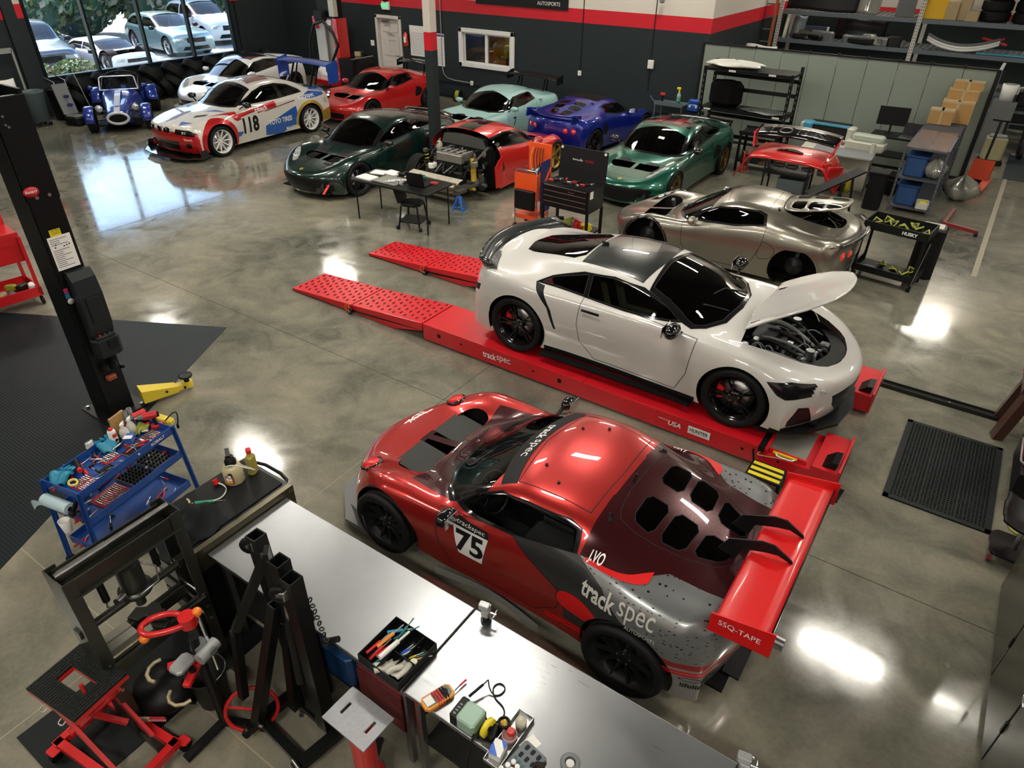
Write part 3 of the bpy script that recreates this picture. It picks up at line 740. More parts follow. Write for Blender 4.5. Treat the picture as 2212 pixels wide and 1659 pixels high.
 if headl:
  for sd in (1,-1):
   q=MB()
   for (xx,yy,r) in ((1.43,.53,.05),(1.33,.59,.045)):
    loc_,n_,t_,d_=B.bvh.ray_cast(Vector((xx*X,sd*yy*Y,3)),Vector((0,0,-1)))
    nn=B.normal(loc_);R=Matrix.Translation(loc_+nn*.002) @ nn.to_track_quat('Z','Y').to_matrix().to_4x4()
    q.lathe([(0,.004),(r*.6,.003),(r,.008),(r*1.1,0)],LAMPGL,16,R)
   q.build('lamp',LAMPGL,par)
 for sd in (1,-1):
  q=MB();q.bar((.60*X,sd*.22*Y,.79*Z),(.40*X,sd*.0*Y+.02,.90*Z),.012,.012,BLACK) if sd > 0 else None
  if sd > 0: q.build('wiper',BLACK,par)
 return par,B
def lip(x,bow,z,ys): return (x,bow,[(y,z) for y in ys])
NS=[
 lip(2.20,.42,.13,(.90,.85,.78,.69,.57,.43,.29,.14,0)),
 (2.26,.44,[(.93,.13),(.93,.22),(.87,.27),(.77,.29),(.64,.30),(.49,.30),(.32,.30),(.16,.30),(0,.30)]),
 (2.29,.45,[(.94,.13),(.95,.30),(.90,.42),(.81,.46),(.68,.48),(.51,.48),(.34,.48),(.17,.48),(0,.48)]),
 (2.25,.46,[(.94,.14),(.955,.34),(.93,.52),(.85,.60),(.71,.63),(.53,.625),(.35,.615),(.17,.61),(0,.61)]),
 (2.02,.34,[(.94,.14),(.96,.38),(.955,.57),(.89,.69),(.76,.73),(.58,.715),(.39,.695),(.2,.68),(0,.68)]),
 (1.60,.18,[(.93,.15),(.965,.40),(.965,.62),(.91,.77),(.80,.815),(.62,.795),(.42,.765),(.21,.755),(0,.75)]),
 (1.20,.12,[(.93,.15),(.96,.40),(.965,.63),(.91,.80),(.81,.85),(.65,.835),(.46,.815),(.23,.81),(0,.81)]),
 (.98,.30,[(.92,.15),(.94,.38),(.95,.62),(.905,.81),(.83,.86),(.69,.87),(.50,.87),(.26,.875),(0,.88)]),
 (.62,.30,[(.91,.15),(.92,.38),(.93,.62),(.895,.82),(.84,.875),(.75,.93),(.62,1.01),(.34,1.04),(0,1.05)]),
 (.12,.20,[(.90,.15),(.90,.36),(.925,.62),(.89,.82),(.83,.885),(.73,1.00),(.60,1.12),(.33,1.17),(0,1.185)]),
 (-.28,.06,[(.90,.15),(.90,.36),(.925,.62),(.89,.82),(.82,.895),(.71,1.03),(.575,1.155),(.32,1.20),(0,1.215)]),
 (-.68,0,[(.90,.15),(.91,.37),(.935,.62),(.90,.83),(.81,.90),(.68,1.03),(.54,1.145),(.30,1.185),(0,1.20)]),
 (-1.05,0,[(.92,.15),(.94,.38),(.96,.63),(.93,.84),(.82,.92),(.65,1.01),(.49,1.095),(.27,1.13),(0,1.145)]),
 (-1.40,0,[(.93,.15),(.96,.38),(.975,.65),(.945,.86),(.84,.94),(.64,.985),(.45,1.03),(.24,1.055),(0,1.065)]),
 (-1.75,-.06,[(.93,.16),(.955,.38),(.965,.65),(.92,.85),(.81,.935),(.61,.965),(.42,.985),(.22,.995),(0,1.0)]),
 (-2.0,-.2,[(.91,.17),(.93,.38),(.93,.62),(.87,.82),(.76,.92),(.57,.96),(.39,.985),(.2,.99),(0,.99)]),
 (-2.14,-.24,[(.89,.18),(.90,.36),(.89,.55),(.83,.71),(.72,.80),(.55,.83),(.37,.84),(.18,.84),(0,.84)]),
 (-2.16,-.22,[(.87,.2),(.86,.33),(.84,.45),(.79,.53),(.68,.58),(.52,.6),(.35,.6),(.17,.6),(0,.6)]),
 lip(-2.05,-.18,.2,(.82,.78,.72,.64,.54,.41,.28,.14,0)),
]
def nsx(loc,rz):
 par=thing('sports_car','white sports coupe with open front bonnet standing on the red alignment lift','car',loc,rz)
 PW=paint('pearl_white',(.55,.54,.52),.05,.35);CARB=mat('carbon_fibre',(.012,.016,.017),.25,coat=1.,scale=400,var=.5)
 B=Body(make_net(NS,.93),8,6);fa,ra=1.315,-1.315;r1,r2=.335,.35
 for xx,rr,zc in ((fa,.375,.335),(ra,.39,.35)):
  B.delete(B.carve('arch',None,'xz',circ(xx,zc,rr,44),side=1,rng=(-9,.8,2)))
 ws=[(1.0,0),(.965,.40),(.84,.66),(.72,.765),(.10,.60),(.03,.50),(.06,.25),(.08,0)]
 frit=B.carve('windshield_trim',GLOSSBLK,'xy',ws+[(a,-b) for a,b in ws[::-1][1:-1]],nz=.05,rng=(.80,2,2))
 wi=[(.96,0),(.92,.39),(.81,.62),(.72,.69),(.16,.545),(.12,.25),(.14,0)]
 B.carve('windshield',DARKG,'xy',wi+[(a,-b) for a,b in wi[::-1][1:-1]],only={frit})
 so=[(.66,.90),(.42,1.01),(.10,1.105),(-.25,1.135),(-.62,1.10),(-.98,.99),(-1.12,.925),(-.6,.905),(0,.885)]
 tr=B.carve('window_trim',GLOSSBLK,'xz',so,side=1,only={0},rng=(.85,9,2))
 B.carve('side_window',GLASS,'xz',[(.60,.91),(.40,1.0),(.10,1.09),(-.25,1.12),(-.50,1.10),(-.46,.91),(0,.90)],side=1,only={tr})
 B.carve('quarter_window',DARKG,'xz',[(-.55,1.09),(-.95,.985),(-1.05,.935),(-.52,.915)],side=1,only={tr})
 rf=[(.06,.565),(-.28,.54),(-.72,.50),(-.74,0),(-.72,-.50),(-.28,-.54),(.06,-.565),(.10,0)]
 roof=B.carve('roof_panel',CARB,'xy',rf,rng=(1.0,9,2),nz=.2,only={0})
 rg=[(-.76,.44),(-1.55,.27),(-1.64,0),(-1.55,-.27),(-.76,-.44),(-.78,0)]
 rw=B.carve('rear_window',DARKG,'xy',smooth_poly([(-.76,.46),(-1.58,.31),(-1.66,0),(-1.58,-.31),(-.76,-.46)],1,.12),rng=(.9,9,2),nz=.2,only={0})
 hood=B.carve('bonnet',None,'xy',smooth_poly([(1.08,0),(1.05,.40),(1.02,.60),(1.20,.66),(1.75,.56),(2.0,.40),(2.09,.18),(2.11,0),(2.09,-.18),(2.0,-.40),(1.75,-.56),(1.20,-.66),(1.02,-.60),(1.05,-.40)],1,.2),rng=(.55,9,2),nz=.2,only={0})
 B.carve('bonnet_vent',GLOSSBLK,'xy',[(1.16,.22),(1.22,.50),(1.58,.40),(1.30,.44)],side=1,nz=.2,only={hood})
 hl=B.carve('headlight',GLOSSBLK,'xz',[(1.60,.655),(1.72,.55),(1.80,.515),(2.22,.545),(2.18,.60),(2.0,.64),(1.80,.675)],side=1,only={0},rng=(.60,2,0))
 door=B.carve('door',None,'xz',[(.84,.86),(.80,.46),(.70,.23),(-.28,.23),(-.48,.40),(-.52,.62),(-.50,.93),(.2,.885)],side=1,only={0},rng=(0,.90,2))
 B.carve('side_intake',BLACK,'xz',[(-1.12,.925),(-1.0,.91),(-.85,.68),(-.90,.70)],side=1,only={0});B.carve('side_intake',BLACK,'xz',[(-.90,.70),(-.85,.68),(-.78,.46),(-.81,.46)],side=1,only={0})
 B.carve('rear_vent',BLACK,'xz',[(-1.86,.72),(-2.02,.68),(-1.98,.62),(-1.88,.64)],side=1,only={0})
 B.carve('sill_trim',BLACK,'xz',[(.93,.10),(-.93,.10),(-.93,.205),(.93,.205)],side=1,rng=(0,.25,2),only={0})
 B.carve('grille',BLACK,'yz',[(-.30,.20),(.30,.20),(.46,.34),(.52,.47),(.30,.50),(-.30,.50),(-.52,.47),(-.46,.34)],rng=(1.5,9,0),only={0})
 B.carve('front_intake',BLACK,'yz',[(.60,.17),(.86,.17),(.88,.25),(.84,.42),(.74,.40)],side=1,rng=(1.5,9,0),only={0})
 B.carve('splitter_trim',BLACK,'yz',[(-1,.05),(1,.05),(1,.165),(-1,.165)],rng=(1.72,9,0),only={0})
 B.carve('tail_light',REDLENS,'yz',[(.45,.74),(.86,.72),(.84,.78),(.45,.80)],side=1,rng=(-9,-1.8,0),only={0})
 B.carve('diffuser',BLACK,'yz',[(-.8,.1),(.8,.1),(.8,.36),(-.8,.36)],rng=(-9,-1.8,0),only={0})
 piv=Vector((1.04,0,.885));M=Matrix.Translation((.0,0,.03)) @ Matrix.Translation(piv) @ Matrix.Rotation(radians(-41),4,'Y') @ Matrix.Translation(-piv)
 ob=B.build(par,PW,xf={'bonnet': M,'bonnet_vent': M},solid=('bonnet',),lab={'bonnet': 'raised white bonnet with two black vents','roof_panel': 'black carbon fibre roof panel'})
 B.seams([door,frit,tr,roof,rw,hl],par)
 for v in ob.get('bonnet_vent',[]): v.parent=ob['bonnet'][0]
 undertray(par,2.1,-2.0,.62,.15,[(fa,.335,.375,.52,.93),(ra,.35,.39,.52,.95)])
 mb=MB();mb.prism([(1.45,-.93),(1.75,-.92),(2.05,-.72),(2.27,-.4),(2.33,0),(2.27,.4),(2.05,.72),(1.75,.92),(1.45,.93)],.085,.115,BLACK);mb.build('front_splitter',BLACK,par)
 mb=MB()
 for sd in (1,-1): mb.prism([(.9,sd*.90),(-.95,sd*.90),(-.95,sd*1.0),(-.6,sd*.985),(.7,sd*.965),(.9,sd*.99)],.10,.13,BLACK)
 mb.build('side_skirt',BLACK,par)
 # engine bay under the open bonnet
 eb=MB();eb.b2((1.05,-.60,.30),(2.02,.60,.34),CABIN);eb.b2((1.02,-.62,.3),(1.06,.62,.80),CABIN)
 for sd in (1,-1): eb.add([(1.05,sd*.66,.74),(1.75,sd*.55,.68),(2.02,sd*.38,.62),(2.02,sd*.38,.32),(1.75,sd*.55,.32),(1.05,sd*.66,.32)],[(0,1,4,5),(1,2,3,4)],CABIN)
 eb.build('bay_liner',CABIN,par)
 ft=MB();ft.cbox((1.30,-.02,.60),(.24,.36,.2),.02,BLACK);ft.cbox((1.22,.40,.66),(.22,.24,.16),.02,GREYP);ft.cbox((1.58,-.05,.56),(.16,.5,.08),.02,DKMETAL)
 ft.build('battery_cover',BLACK,par)
 rr=random.Random(3);ft=MB()
 for i in range(6): y=-.45+.18*i;ft.tube([(1.12,y,.60),(1.35,y+rr.uniform(-.1,.1),.72),(1.6,y*.8,.66),(1.9,y*.5,.50)],.018+.008*rr.random(),rr.choice([BLACK,GREYP,BLACK]),8,smooth=2)
 ft.cyl((1.75,-.30,.62),(1.90,.22,.60),.025,STEEL,10);ft.cyl((1.70,-.26,.60),(1.86,.28,.58),.02,DKMETAL,10)
 for i in range(44):
  x,y=rr.uniform(1.15,1.95),rr.uniform(-.40,.40);ft.cbox((x,y,rr.uniform(.5,.68-.06*(x-1.1))),(rr.uniform(.03,.10),rr.uniform(.03,.10),.07),.01,rr.choice([BLACK,GREYP,STEEL,DKMETAL]))
 for i in range(14):
  x,y=rr.uniform(1.2,1.8),rr.uniform(-.4,.4);ft.tube([(x,y,.60),(x+.08,y+.05,.70-.05*(x-1.2)),(x+.2,y+rr.uniform(-.15,.15),.62)],.008,rr.choice([BLACK,STEEL,GREYP]),5,smooth=2)
 for x,y in ((1.2,-.45),(1.5,.42),(1.8,-.2),(1.2,.45)): ft.cyl((x,y,.62),(x,y,.72),.045,STEEL,14)
 ft.build('bay_fittings',BLACK,par)
 ft=MB()
 for i in range(15):
  t=-1+2*i/14;y=t*.42;x=2.06-.16*t*t;ft.cbox((x-.06,y,.635),(.10,.04,.03),.006,BLACK)
 ft.grid(lambda u,v: (2.10-.20*(2*u-1)**2-.15*v,(2*u-1)*.46,.655+.0*v),14,2,BLACK);ft.build('radiator_slats',BLACK,par)
 # tail spoiler
 sp=MB();n=20
 P=[]
 for i in range(n+1):
  t=-1+2*i/n;y=t*.84;x=-2.02+.24*t*t;z=1.015-.03*t*t
  P += [(x+.12,y,z-.03),(x-.10,y,z+.045),(x-.14,y,z+.04),(x-.06,y,z-.06)]
 sp.add(P,[(i*4+j,i*4+(j+1) % 4,i*4+4+(j+1) % 4,i*4+4+j) for i in range(n) for j in range(4)]+[(3,2,1,0),(n*4,n*4+1,n*4+2,n*4+3)],CARB,True)
 sp.build('tail_spoiler',CARB,par)
 cream=mat('cream_leather','#b7a98a',.6)
 cabin_parts(par,(1.12,1.15,1.08),lhd=-1,seatm=BLACK,seatm2=cream)
 RIM=mat('rim_black',(.01,.01,.011),.2,.6,coat=.6);CAL=mat('caliper_red',(.75,.02,.02),.3,coat=.6)
 for i,(xx,r,w,y) in enumerate(((fa,r1,.25,.83),(ra,r2,.30,.82))):
  for sd in (1,-1): make_wheel(par,r,w,r-.085,RIM,'y',5,CAL,(xx,sd*y,r),sd)
 for sd in (1,-1): mirror_part(par,.62,1.02,.93,sd,GLOSSBLK,1.25)
 mb=MB()
 for sd in (1,-1): mb.cbox((-.36,sd*.93,.80),(.22,.012,.028),.005,GLOSSBLK)
 mb.build('door_handle',GLOSSBLK,par)
 mb=MB();mb.cbox((-.70,.0,1.215),(.09,.03,.03),.01,GLOSSBLK);mb.build('roof_antenna',GLOSSBLK,par)
 mb=MB()
 for k in range(2): mb.tube([(.93-.02*k,.35-.55*k,.90),(.74,.12-.5*k,.99),(.70,-.15-.3*k,1.02)],.008,BLACK,6)
 mb.build('wiper',BLACK,par)
 mb=MB()
 for i in range(4): mb.cbox((1.78+.1*i,.83-.03*i-.03*i,.60-.012*i),(.05,.03,.03),.008,LAMPGL);mb.cbox((1.78+.1*i,-(.83-.03*i-.03*i),.60-.012*i),(.05,.03,.03),.008,LAMPGL)
 mb.build('lamp',LAMPGL,par)
 return par
BMN=[
 lip(2.10,.22,.16,(.80,.76,.70,.62,.52,.40,.27,.13,0)),
 (2.17,.24,[(.84,.16),(.84,.27),(.79,.33),(.70,.36),(.58,.37),(.44,.37),(.29,.37),(.14,.37),(0,.37)]),
 (2.19,.26,[(.86,.16),(.87,.33),(.84,.46),(.76,.52),(.63,.54),(.47,.54),(.31,.54),(.15,.54),(0,.54)]),
 (2.13,.27,[(.86,.16),(.89,.36),(.87,.54),(.81,.65),(.68,.70),(.51,.71),(.34,.71),(.17,.72),(0,.72)]),
 (1.82,.18,[(.88,.16),(.93,.38),(.92,.58),(.86,.72),(.75,.78),(.58,.79),(.39,.795),(.2,.80),(0,.80)]),
 (1.36,.08,[(.90,.17),(.96,.40),(.96,.62),(.89,.78),(.79,.84),(.62,.86),(.42,.87),(.21,.88),(0,.88)]),
 (.98,.10,[(.84,.16),(.89,.38),(.91,.60),(.87,.80),(.80,.87),(.66,.89),(.45,.91),(.22,.92),(0,.92)]),
 (.80,.24,[(.83,.16),(.87,.38),(.89,.60),(.865,.81),(.81,.885),(.69,.93),(.49,.95),(.25,.96),(0,.965)]),
 (.45,.20,[(.83,.16),(.87,.38),(.885,.60),(.86,.83),(.82,.91),(.745,1.02),(.63,1.13),(.34,1.165),(0,1.175)]),
 (.05,.10,[(.83,.16),(.87,.38),(.88,.60),(.86,.85),(.82,.93),(.715,1.13),(.585,1.27),(.32,1.315),(0,1.325)]),
 (-.40,0,[(.83,.16),(.87,.38),(.88,.60),(.86,.86),(.82,.94),(.70,1.17),(.57,1.31),(.31,1.35),(0,1.36)]),
 (-.85,0,[(.84,.16),(.88,.38),(.89,.60),(.87,.87),(.82,.95),(.70,1.16),(.57,1.29),(.31,1.33),(0,1.34)]),
 (-1.25,0,[(.90,.16),(.96,.40),(.965,.64),(.90,.87),(.82,.96),(.705,1.09),(.575,1.19),(.31,1.225),(0,1.235)]),
 (-1.58,0,[(.90,.17),(.96,.40),(.965,.63),(.90,.87),(.81,.955),(.70,1.01),(.55,1.045),(.3,1.055),(0,1.06)]),
 (-1.95,-.06,[(.86,.18),(.91,.38),(.92,.60),(.87,.84),(.78,.935),(.66,.97),(.46,.975),(.24,.98),(0,.98)]),
 (-2.19,-.12,[(.84,.2),(.87,.36),(.88,.56),(.83,.76),(.74,.88),(.61,.92),(.43,.93),(.22,.93),(0,.93)]),
 (-2.25,-.14,[(.82,.2),(.84,.32),(.83,.46),(.78,.58),(.68,.64),(.55,.66),(.4,.67),(.2,.67),(0,.67)]),
 lip(-2.15,-.1,.2,(.78,.74,.68,.60,.50,.38,.26,.13,0)),
]
def coupe(name,label,loc,rz,pm,race=True):
 par=thing(name,label,'car',loc,rz)
 B=Body(make_net(BMN,.88),7,6);fa,ra=1.365,-1.365;r=.335;zc=.335
 RD=paint('livery_red',(.50,.008,.012),.3);BL=paint('livery_blue',(.01,.10,.42),.2);GD=paint('livery_gold',(.55,.36,.06),.5);DKR=paint('livery_maroon',(.16,.02,.03),.2);K=GLOSSBLK
 for xx in (fa,ra): B.delete(B.carve('arch',None,'xz',circ(xx,zc,.385,40),side=1,rng=(-9,.80,2)))
 ws=[(.87,0),(.84,.35),(.76,.56),(.66,.69),(.06,.60),(.0,.50),(.03,.25),(.04,0)]
 frit=B.carve('windshield_trim',K,'xy',ws+[(a,-b) for a,b in ws[::-1][1:-1]],nz=.05,rng=(.90,2,2))
 wi=[(.82,0),(.79,.34),(.72,.53),(.65,.62),(.20,.555),(.17,.25),(.18,0)]
 B.carve('windshield',GLASS,'xy',wi+[(a,-b) for a,b in wi[::-1][1:-1]],only={frit})
 so=[(.60,.955),(.40,1.06),(.12,1.19),(-.20,1.265),(-.60,1.27),(-.95,1.20),(-1.22,1.06),(-1.28,.99),(-.5,.955)]
 tr=B.carve('window_trim',K,'xz',so,side=1,only={0},rng=(.92,9,2))
 B.carve('side_window',GLASS,'xz',[(.53,.97),(.38,1.05),(.12,1.17),(-.20,1.245),(-.52,1.25),(-.55,.965)],side=1,only={tr})
 B.carve('quarter_window',GLASS,'xz',[(-.64,1.245),(-.93,1.18),(-1.17,1.05),(-1.20,1.0),(-.66,.975)],side=1,only={tr})
 rw=B.carve('rear_window',DARKG,'xy',[(-.98,.52),(-1.50,.56),(-1.56,0),(-1.50,-.56),(-.98,-.52),(-.94,0)],nz=.1,rng=(1.0,9,2),only={0})
 # livery
 B.carve('body',BL,'xy',[(2.02,.40),(1.80,.62),(1.86,.30)],side=1,nz=.3,only={0});B.carve('body',BL,'xy',[(1.25,.30),(.95,.75),(1.02,.40)],side=1,nz=.3,only={0});B.carve('body',RD,'xy',[(1.5,.62),(.80,.95),(.80,.80)],side=1,nz=.2,only={0})
 B.carve('body',BL,'xz',[(-1.55,1.0),(-1.95,1.05),(-2.2,.86),(-1.9,.92)],side=1,only={0});B.carve('body',DKR,'xz',[(.0,.76),(-.95,.86),(-.95,.835),(.0,.74)],side=1,only={0})
 B.carve('body',RD,'yz',[(-1,.1),(1,.1),(1,.60),(.45,.62),(-.45,.62),(-1,.60)],rng=(1.90,9,0),only={0})
 B.carve('body',RD,'xz',circ(fa,zc,.50,30),side=1,only={0})
 B.carve('body',GD,'xz',circ(ra,zc,.46,30),side=1,only={0})
 B.carve('body',GD,'xz',[(-1.6,.2),(-2.4,.2),(-2.3,.56),(-1.7,.45)],side=1,only={0})
 B.carve('body',RD,'xz',[(.95,.80),(-.35,.93),(-.38,.80),(.85,.68)],side=1,only={0})
 B.carve('body',BL,'xz',[(.05,.42),(-.95,.72),(-.98,.30),(-.40,.14),(.05,.20)],side=1,only={0})
 B.carve('body',BL,'xz',[(-.72,.80),(-1.5,.98),(-1.95,.90),(-1.85,.70),(-1.4,.82)],side=1,only={0})
 B.carve('body',BL,'xz',[(.98,.46),(.68,.42),(.80,.33),(.95,.34)],side=1,only={0})
 B.carve('body',DKR,'xy',smooth_poly([(1.15,-.02),(1.12,-.34),(1.75,-.42),(2.0,-.24),(2.0,.04)],1),nz=.3,only={0})
 B.carve('body',DKR,'xy',[(.0,.40),(-.62,.44),(-.80,.02),(-.10,.06)],nz=.5,rng=(1.2,9,2),only={0})
 B.carve('bonnet_vent',K,'xy',[(1.62,.38),(1.42,.56),(1.30,.54),(1.50,.34)],side=1,nz=.3,only={0})
 for y0 in (.05,): B.carve('kidney_grille',K,'yz',smooth_poly([(.03,.585),(.03,.70),(.21,.70),(.23,.60),(.2,.575)],1),side=1,rng=(1.9,9,0))
 B.carve('headlight',K,'yz',[(.36,.57),(.38,.68),(.70,.66),(.83,.60),(.80,.53),(.60,.55)],side=1,rng=(1.5,9,0))
 B.carve('grille',K,'yz',[(-.36,.22),(.36,.22),(.42,.42),(-.42,.42)],rng=(1.9,9,0))
 B.carve('fog_intake',K,'yz',smooth_poly([(.56,.26),(.70,.28),(.70,.40),(.56,.38)],1),side=1,rng=(1.8,9,0))
 door=B.carve('door',None,'xz',[(.66,.93),(.70,.30),(.60,.22),(-.50,.22),(-.60,.4),(-.60,.95)],side=1,only=set(),rng=(0,.95,2))
 B.build(par,pm);B.seams([frit,tr,rw],par)
 undertray(par,2.1,-2.1,.6,.17,[(fa,zc,.385,.5,.93),(ra,zc,.385,.5,.94)])
 cabin_parts(par,(1.15,1.08,1.25))
 for xx in (fa,ra):
  for sd in (1,-1): make_wheel(par,r,.26,r-.075,mat('rim_white',(.75,.75,.72),.3),'multi',10,None,(xx,sd*.83,r),sd,concave=.05)
 for sd in (1,-1): mirror_part(par,.60,1.0,1.0,sd,K,1.1)
 mb=MB();mb.prism([(1.75,-.96),(2.05,-.98),(2.30,-.70),(2.38,-.3),(2.38,.3),(2.30,.70),(2.05,.98),(1.75,.96)],.09,.115,K)
 for sd in (1,-1): mb.prism([(1.8,.10),(2.05,.10),(2.0,.26),(1.85,.26)],-.006,.006,K,T(0,sd*.97,0) @ Matrix(((1,0,0,0),(0,0,1,0),(0,1,0,0),(0,0,0,1))))
 mb.build('front_splitter',K,par)
 # lettering
 t=MB()
 for sd in (1,-1):
  mr=sd < 0
  def X(txt,c,h,m,**k): B.text(txt,c,h,'xz',m,sd,mirror=not mr,mbout=t,**k)
  B.poly([(.72,.32),(.72,.74),(.22,.80),(.22,.32)],'xz',pm,sd,t,.0035)
  X('118',(.47,.54),.36,INK,bold=.04,width=.46,off=.006)
  X('TOYO TIRES',(-.42,.47),.115,WINK,bold=.02,width=.72,off=.006)
  X('trackspec',(-1.32,.885),.13,WINK,bold=.005,width=.52,off=.006)
  X('Eibach',(.10,.83),.11,WINK,bold=.02,width=.36,off=.006)
  X('MAC',(-.70,.24),.08,WINK,bold=.01,off=.006)
  X('G',(-1.93,.70),.10,INK,off=.006)
 B.text('JRZ',(.58,.605),.06,'yz',WINK,1,mbout=t);B.text('JRZ',(-.58,.605),.06,'yz',WINK,1,mbout=t)
 B.text('Eibach',(.66,.47),.05,'yz',WINK,1,mbout=t)
 B.text('118',(-.22,-.20),.26,'xy',INK,1,rot=-pi/2,mbout=t)
 t.build('lettering',INK,par)
 t=MB()
 for y in (.045,.24): t.tube([(2.17-.1*0,y+.09*cos(a)-.02,.64+.065*sin(a)) for a in [2*pi*i/14 for i in range(14)]],.008,CHROME,6,closed=True)
 for y in (-.12,): t.tube([(2.165,y+.09*cos(a),.64+.065*sin(a)) for a in [2*pi*i/14 for i in range(14)]],.008,CHROME,6,closed=True)
 t.build('grille_surround',CHROME,par)
 BW=paint('wing_blue',(.01,.06,.36),.1)
 w=big_wing(par,-2.28,1.46,1.85,.34,BW,plates=BW,feet=((0,.38),),footz=.96,footx=-2.02,bow=.02)
 t=MB()
 for i in range(4): t.box((-2.30,-.55+.36*i,1.515),(.05,.26,.004),WINK,T(0,0,0))
 for sd in (1,-1):
  t.prism([(-2.12,1.05),(-2.12,1.50),(-2.5,1.52),(-2.48,1.05)],-.008,.008,BW,T(0,sd*.925,0) @ Matrix(((1,0,0,0),(0,0,1,0),(0,1,0,0),(0,0,0,1))))
 t.build('wing_endplate',BW,w)
 return par
SUVN=[
 lip(2.2,.18,.22,(.84,.80,.74,.65,.54,.41,.28,.14,0)),
 (2.28,.2,[(.88,.22),(.89,.38),(.86,.5),(.78,.54),(.64,.56),(.48,.56),(.32,.56),(.16,.56),(0,.56)]),
 (2.24,.22,[(.90,.22),(.92,.45),(.91,.68),(.84,.84),(.70,.92),(.52,.94),(.35,.95),(.17,.95),(0,.95)]),
 (1.9,.14,[(.91,.22),(.94,.48),(.94,.75),(.88,.93),(.77,1.0),(.6,1.03),(.4,1.04),(.2,1.05),(0,1.05)]),
 (1.2,.12,[(.91,.22),(.94,.48),(.94,.78),(.90,.98),(.82,1.06),(.66,1.10),(.44,1.12),(.22,1.13),(0,1.13)]),
 (.95,.25,[(.91,.22),(.94,.48),(.94,.80),(.90,1.0),(.83,1.08),(.70,1.14),(.50,1.16),(.25,1.17),(0,1.17)]),
 (.45,.2,[(.91,.22),(.94,.48),(.94,.80),(.90,1.02),(.84,1.11),(.76,1.28),(.64,1.41),(.34,1.45),(0,1.46)]),
 (.0,.1,[(.91,.22),(.94,.48),(.94,.80),(.90,1.04),(.84,1.13),(.74,1.42),(.61,1.59),(.33,1.63),(0,1.64)]),
 (-.8,0,[(.91,.22),(.94,.48),(.94,.80),(.90,1.05),(.84,1.14),(.74,1.45),(.61,1.62),(.33,1.66),(0,1.67)]),
 (-1.6,0,[(.91,.22),(.94,.48),(.94,.80),(.90,1.06),(.83,1.15),(.72,1.42),(.59,1.57),(.32,1.60),(0,1.61)]),
 (-2.1,-.1,[(.90,.24),(.92,.48),(.91,.78),(.87,1.0),(.79,1.10),(.67,1.27),(.54,1.38),(.3,1.40),(0,1.41)]),
 (-2.3,-.12,[(.88,.26),(.90,.44),(.88,.66),(.82,.84),(.73,.93),(.60,.98),(.45,1.0),(.25,1.0),(0,1.0)]),
 lip(-2.25,-.1,.28,(.82,.78,.72,.63,.52,.40,.27,.13,0)),
]
def suv(name,label,loc,rz,pm,sc=(1,1,1),group=None):
 par=thing(name,label,'car',loc,rz,group);B=Body(make_net(SUVN,.90,sc),5,4);X,Y,Z=sc;fa=1.42*X
 for xx in (fa,-fa): B.delete(B.carve('arch',None,'xz',circ(xx,.36,.42,30),side=1,rng=(-9,.9,2)))
 ws=[(a*X,b*Y) for a,b in [(.95,0),(.86,.5),(.70,.68),(.02,.62),(-.02,0)]]
 f=B.carve('windshield',DARKG,'xy',ws+[(a,-b) for a,b in ws[::-1][1:-1]],nz=.05,rng=(1.14*Z,2,2))
 B.carve('side_window',DARKG,'xz',[(a*X,b*Z) for a,b in [(.62,1.16),(.40,1.30),(.05,1.50),(-.52,1.53),(-.55,1.14)]],side=1,only={0})
 B.carve('rear_window',DARKG,'xz',[(a*X,b*Z) for a,b in [(-.62,1.14),(-.60,1.53),(-1.4,1.50),(-1.85,1.30),(-1.85,1.18)]],side=1,only={0})
 B.carve('grille',BLACK,'yz',[(-.4,.62*Z),(.4,.62*Z),(.4,.82*Z),(-.4,.82*Z)],rng=(1.9*X,9,0),only={0})
 B.carve('bumper_intake',BLACK,'yz',[(-.6,.3*Z),(.6,.3*Z),(.5,.46*Z),(-.5,.46*Z)],rng=(1.9*X,9,0),only={0})
 B.carve('headlight',LAMPGL,'yz',[(.50,.70*Z),(.50,.83*Z),(.88,.80*Z),(.88,.70*Z)],side=1,rng=(1.6*X,9,0),only={0})
 B.build(par,pm);undertray(par,2.1*X,-2.1*X,.6,.24,[(fa,.36,.42,.5,.92*Y),(-fa,.36,.42,.5,.92*Y)])
 mb=MB();mb.b2((-1.8*X,-.6,.25),(.9*X,.6,.95*Z));mb.build('cabin_tub',CABIN,par)
 for xx in (fa,-fa):
  for sd in (1,-1): make_wheel(par,.35,.24,.26,mat('rim_silver',(.5,.5,.5),.3,.9),'y',5,None,(xx,sd*.82*Y,.35),sd,disc=False,tread=False)
 for sd in (1,-1): mirror_part(par,.62*X,1.0*Y,1.15*Z,sd,BLACK,1.2)
 return par
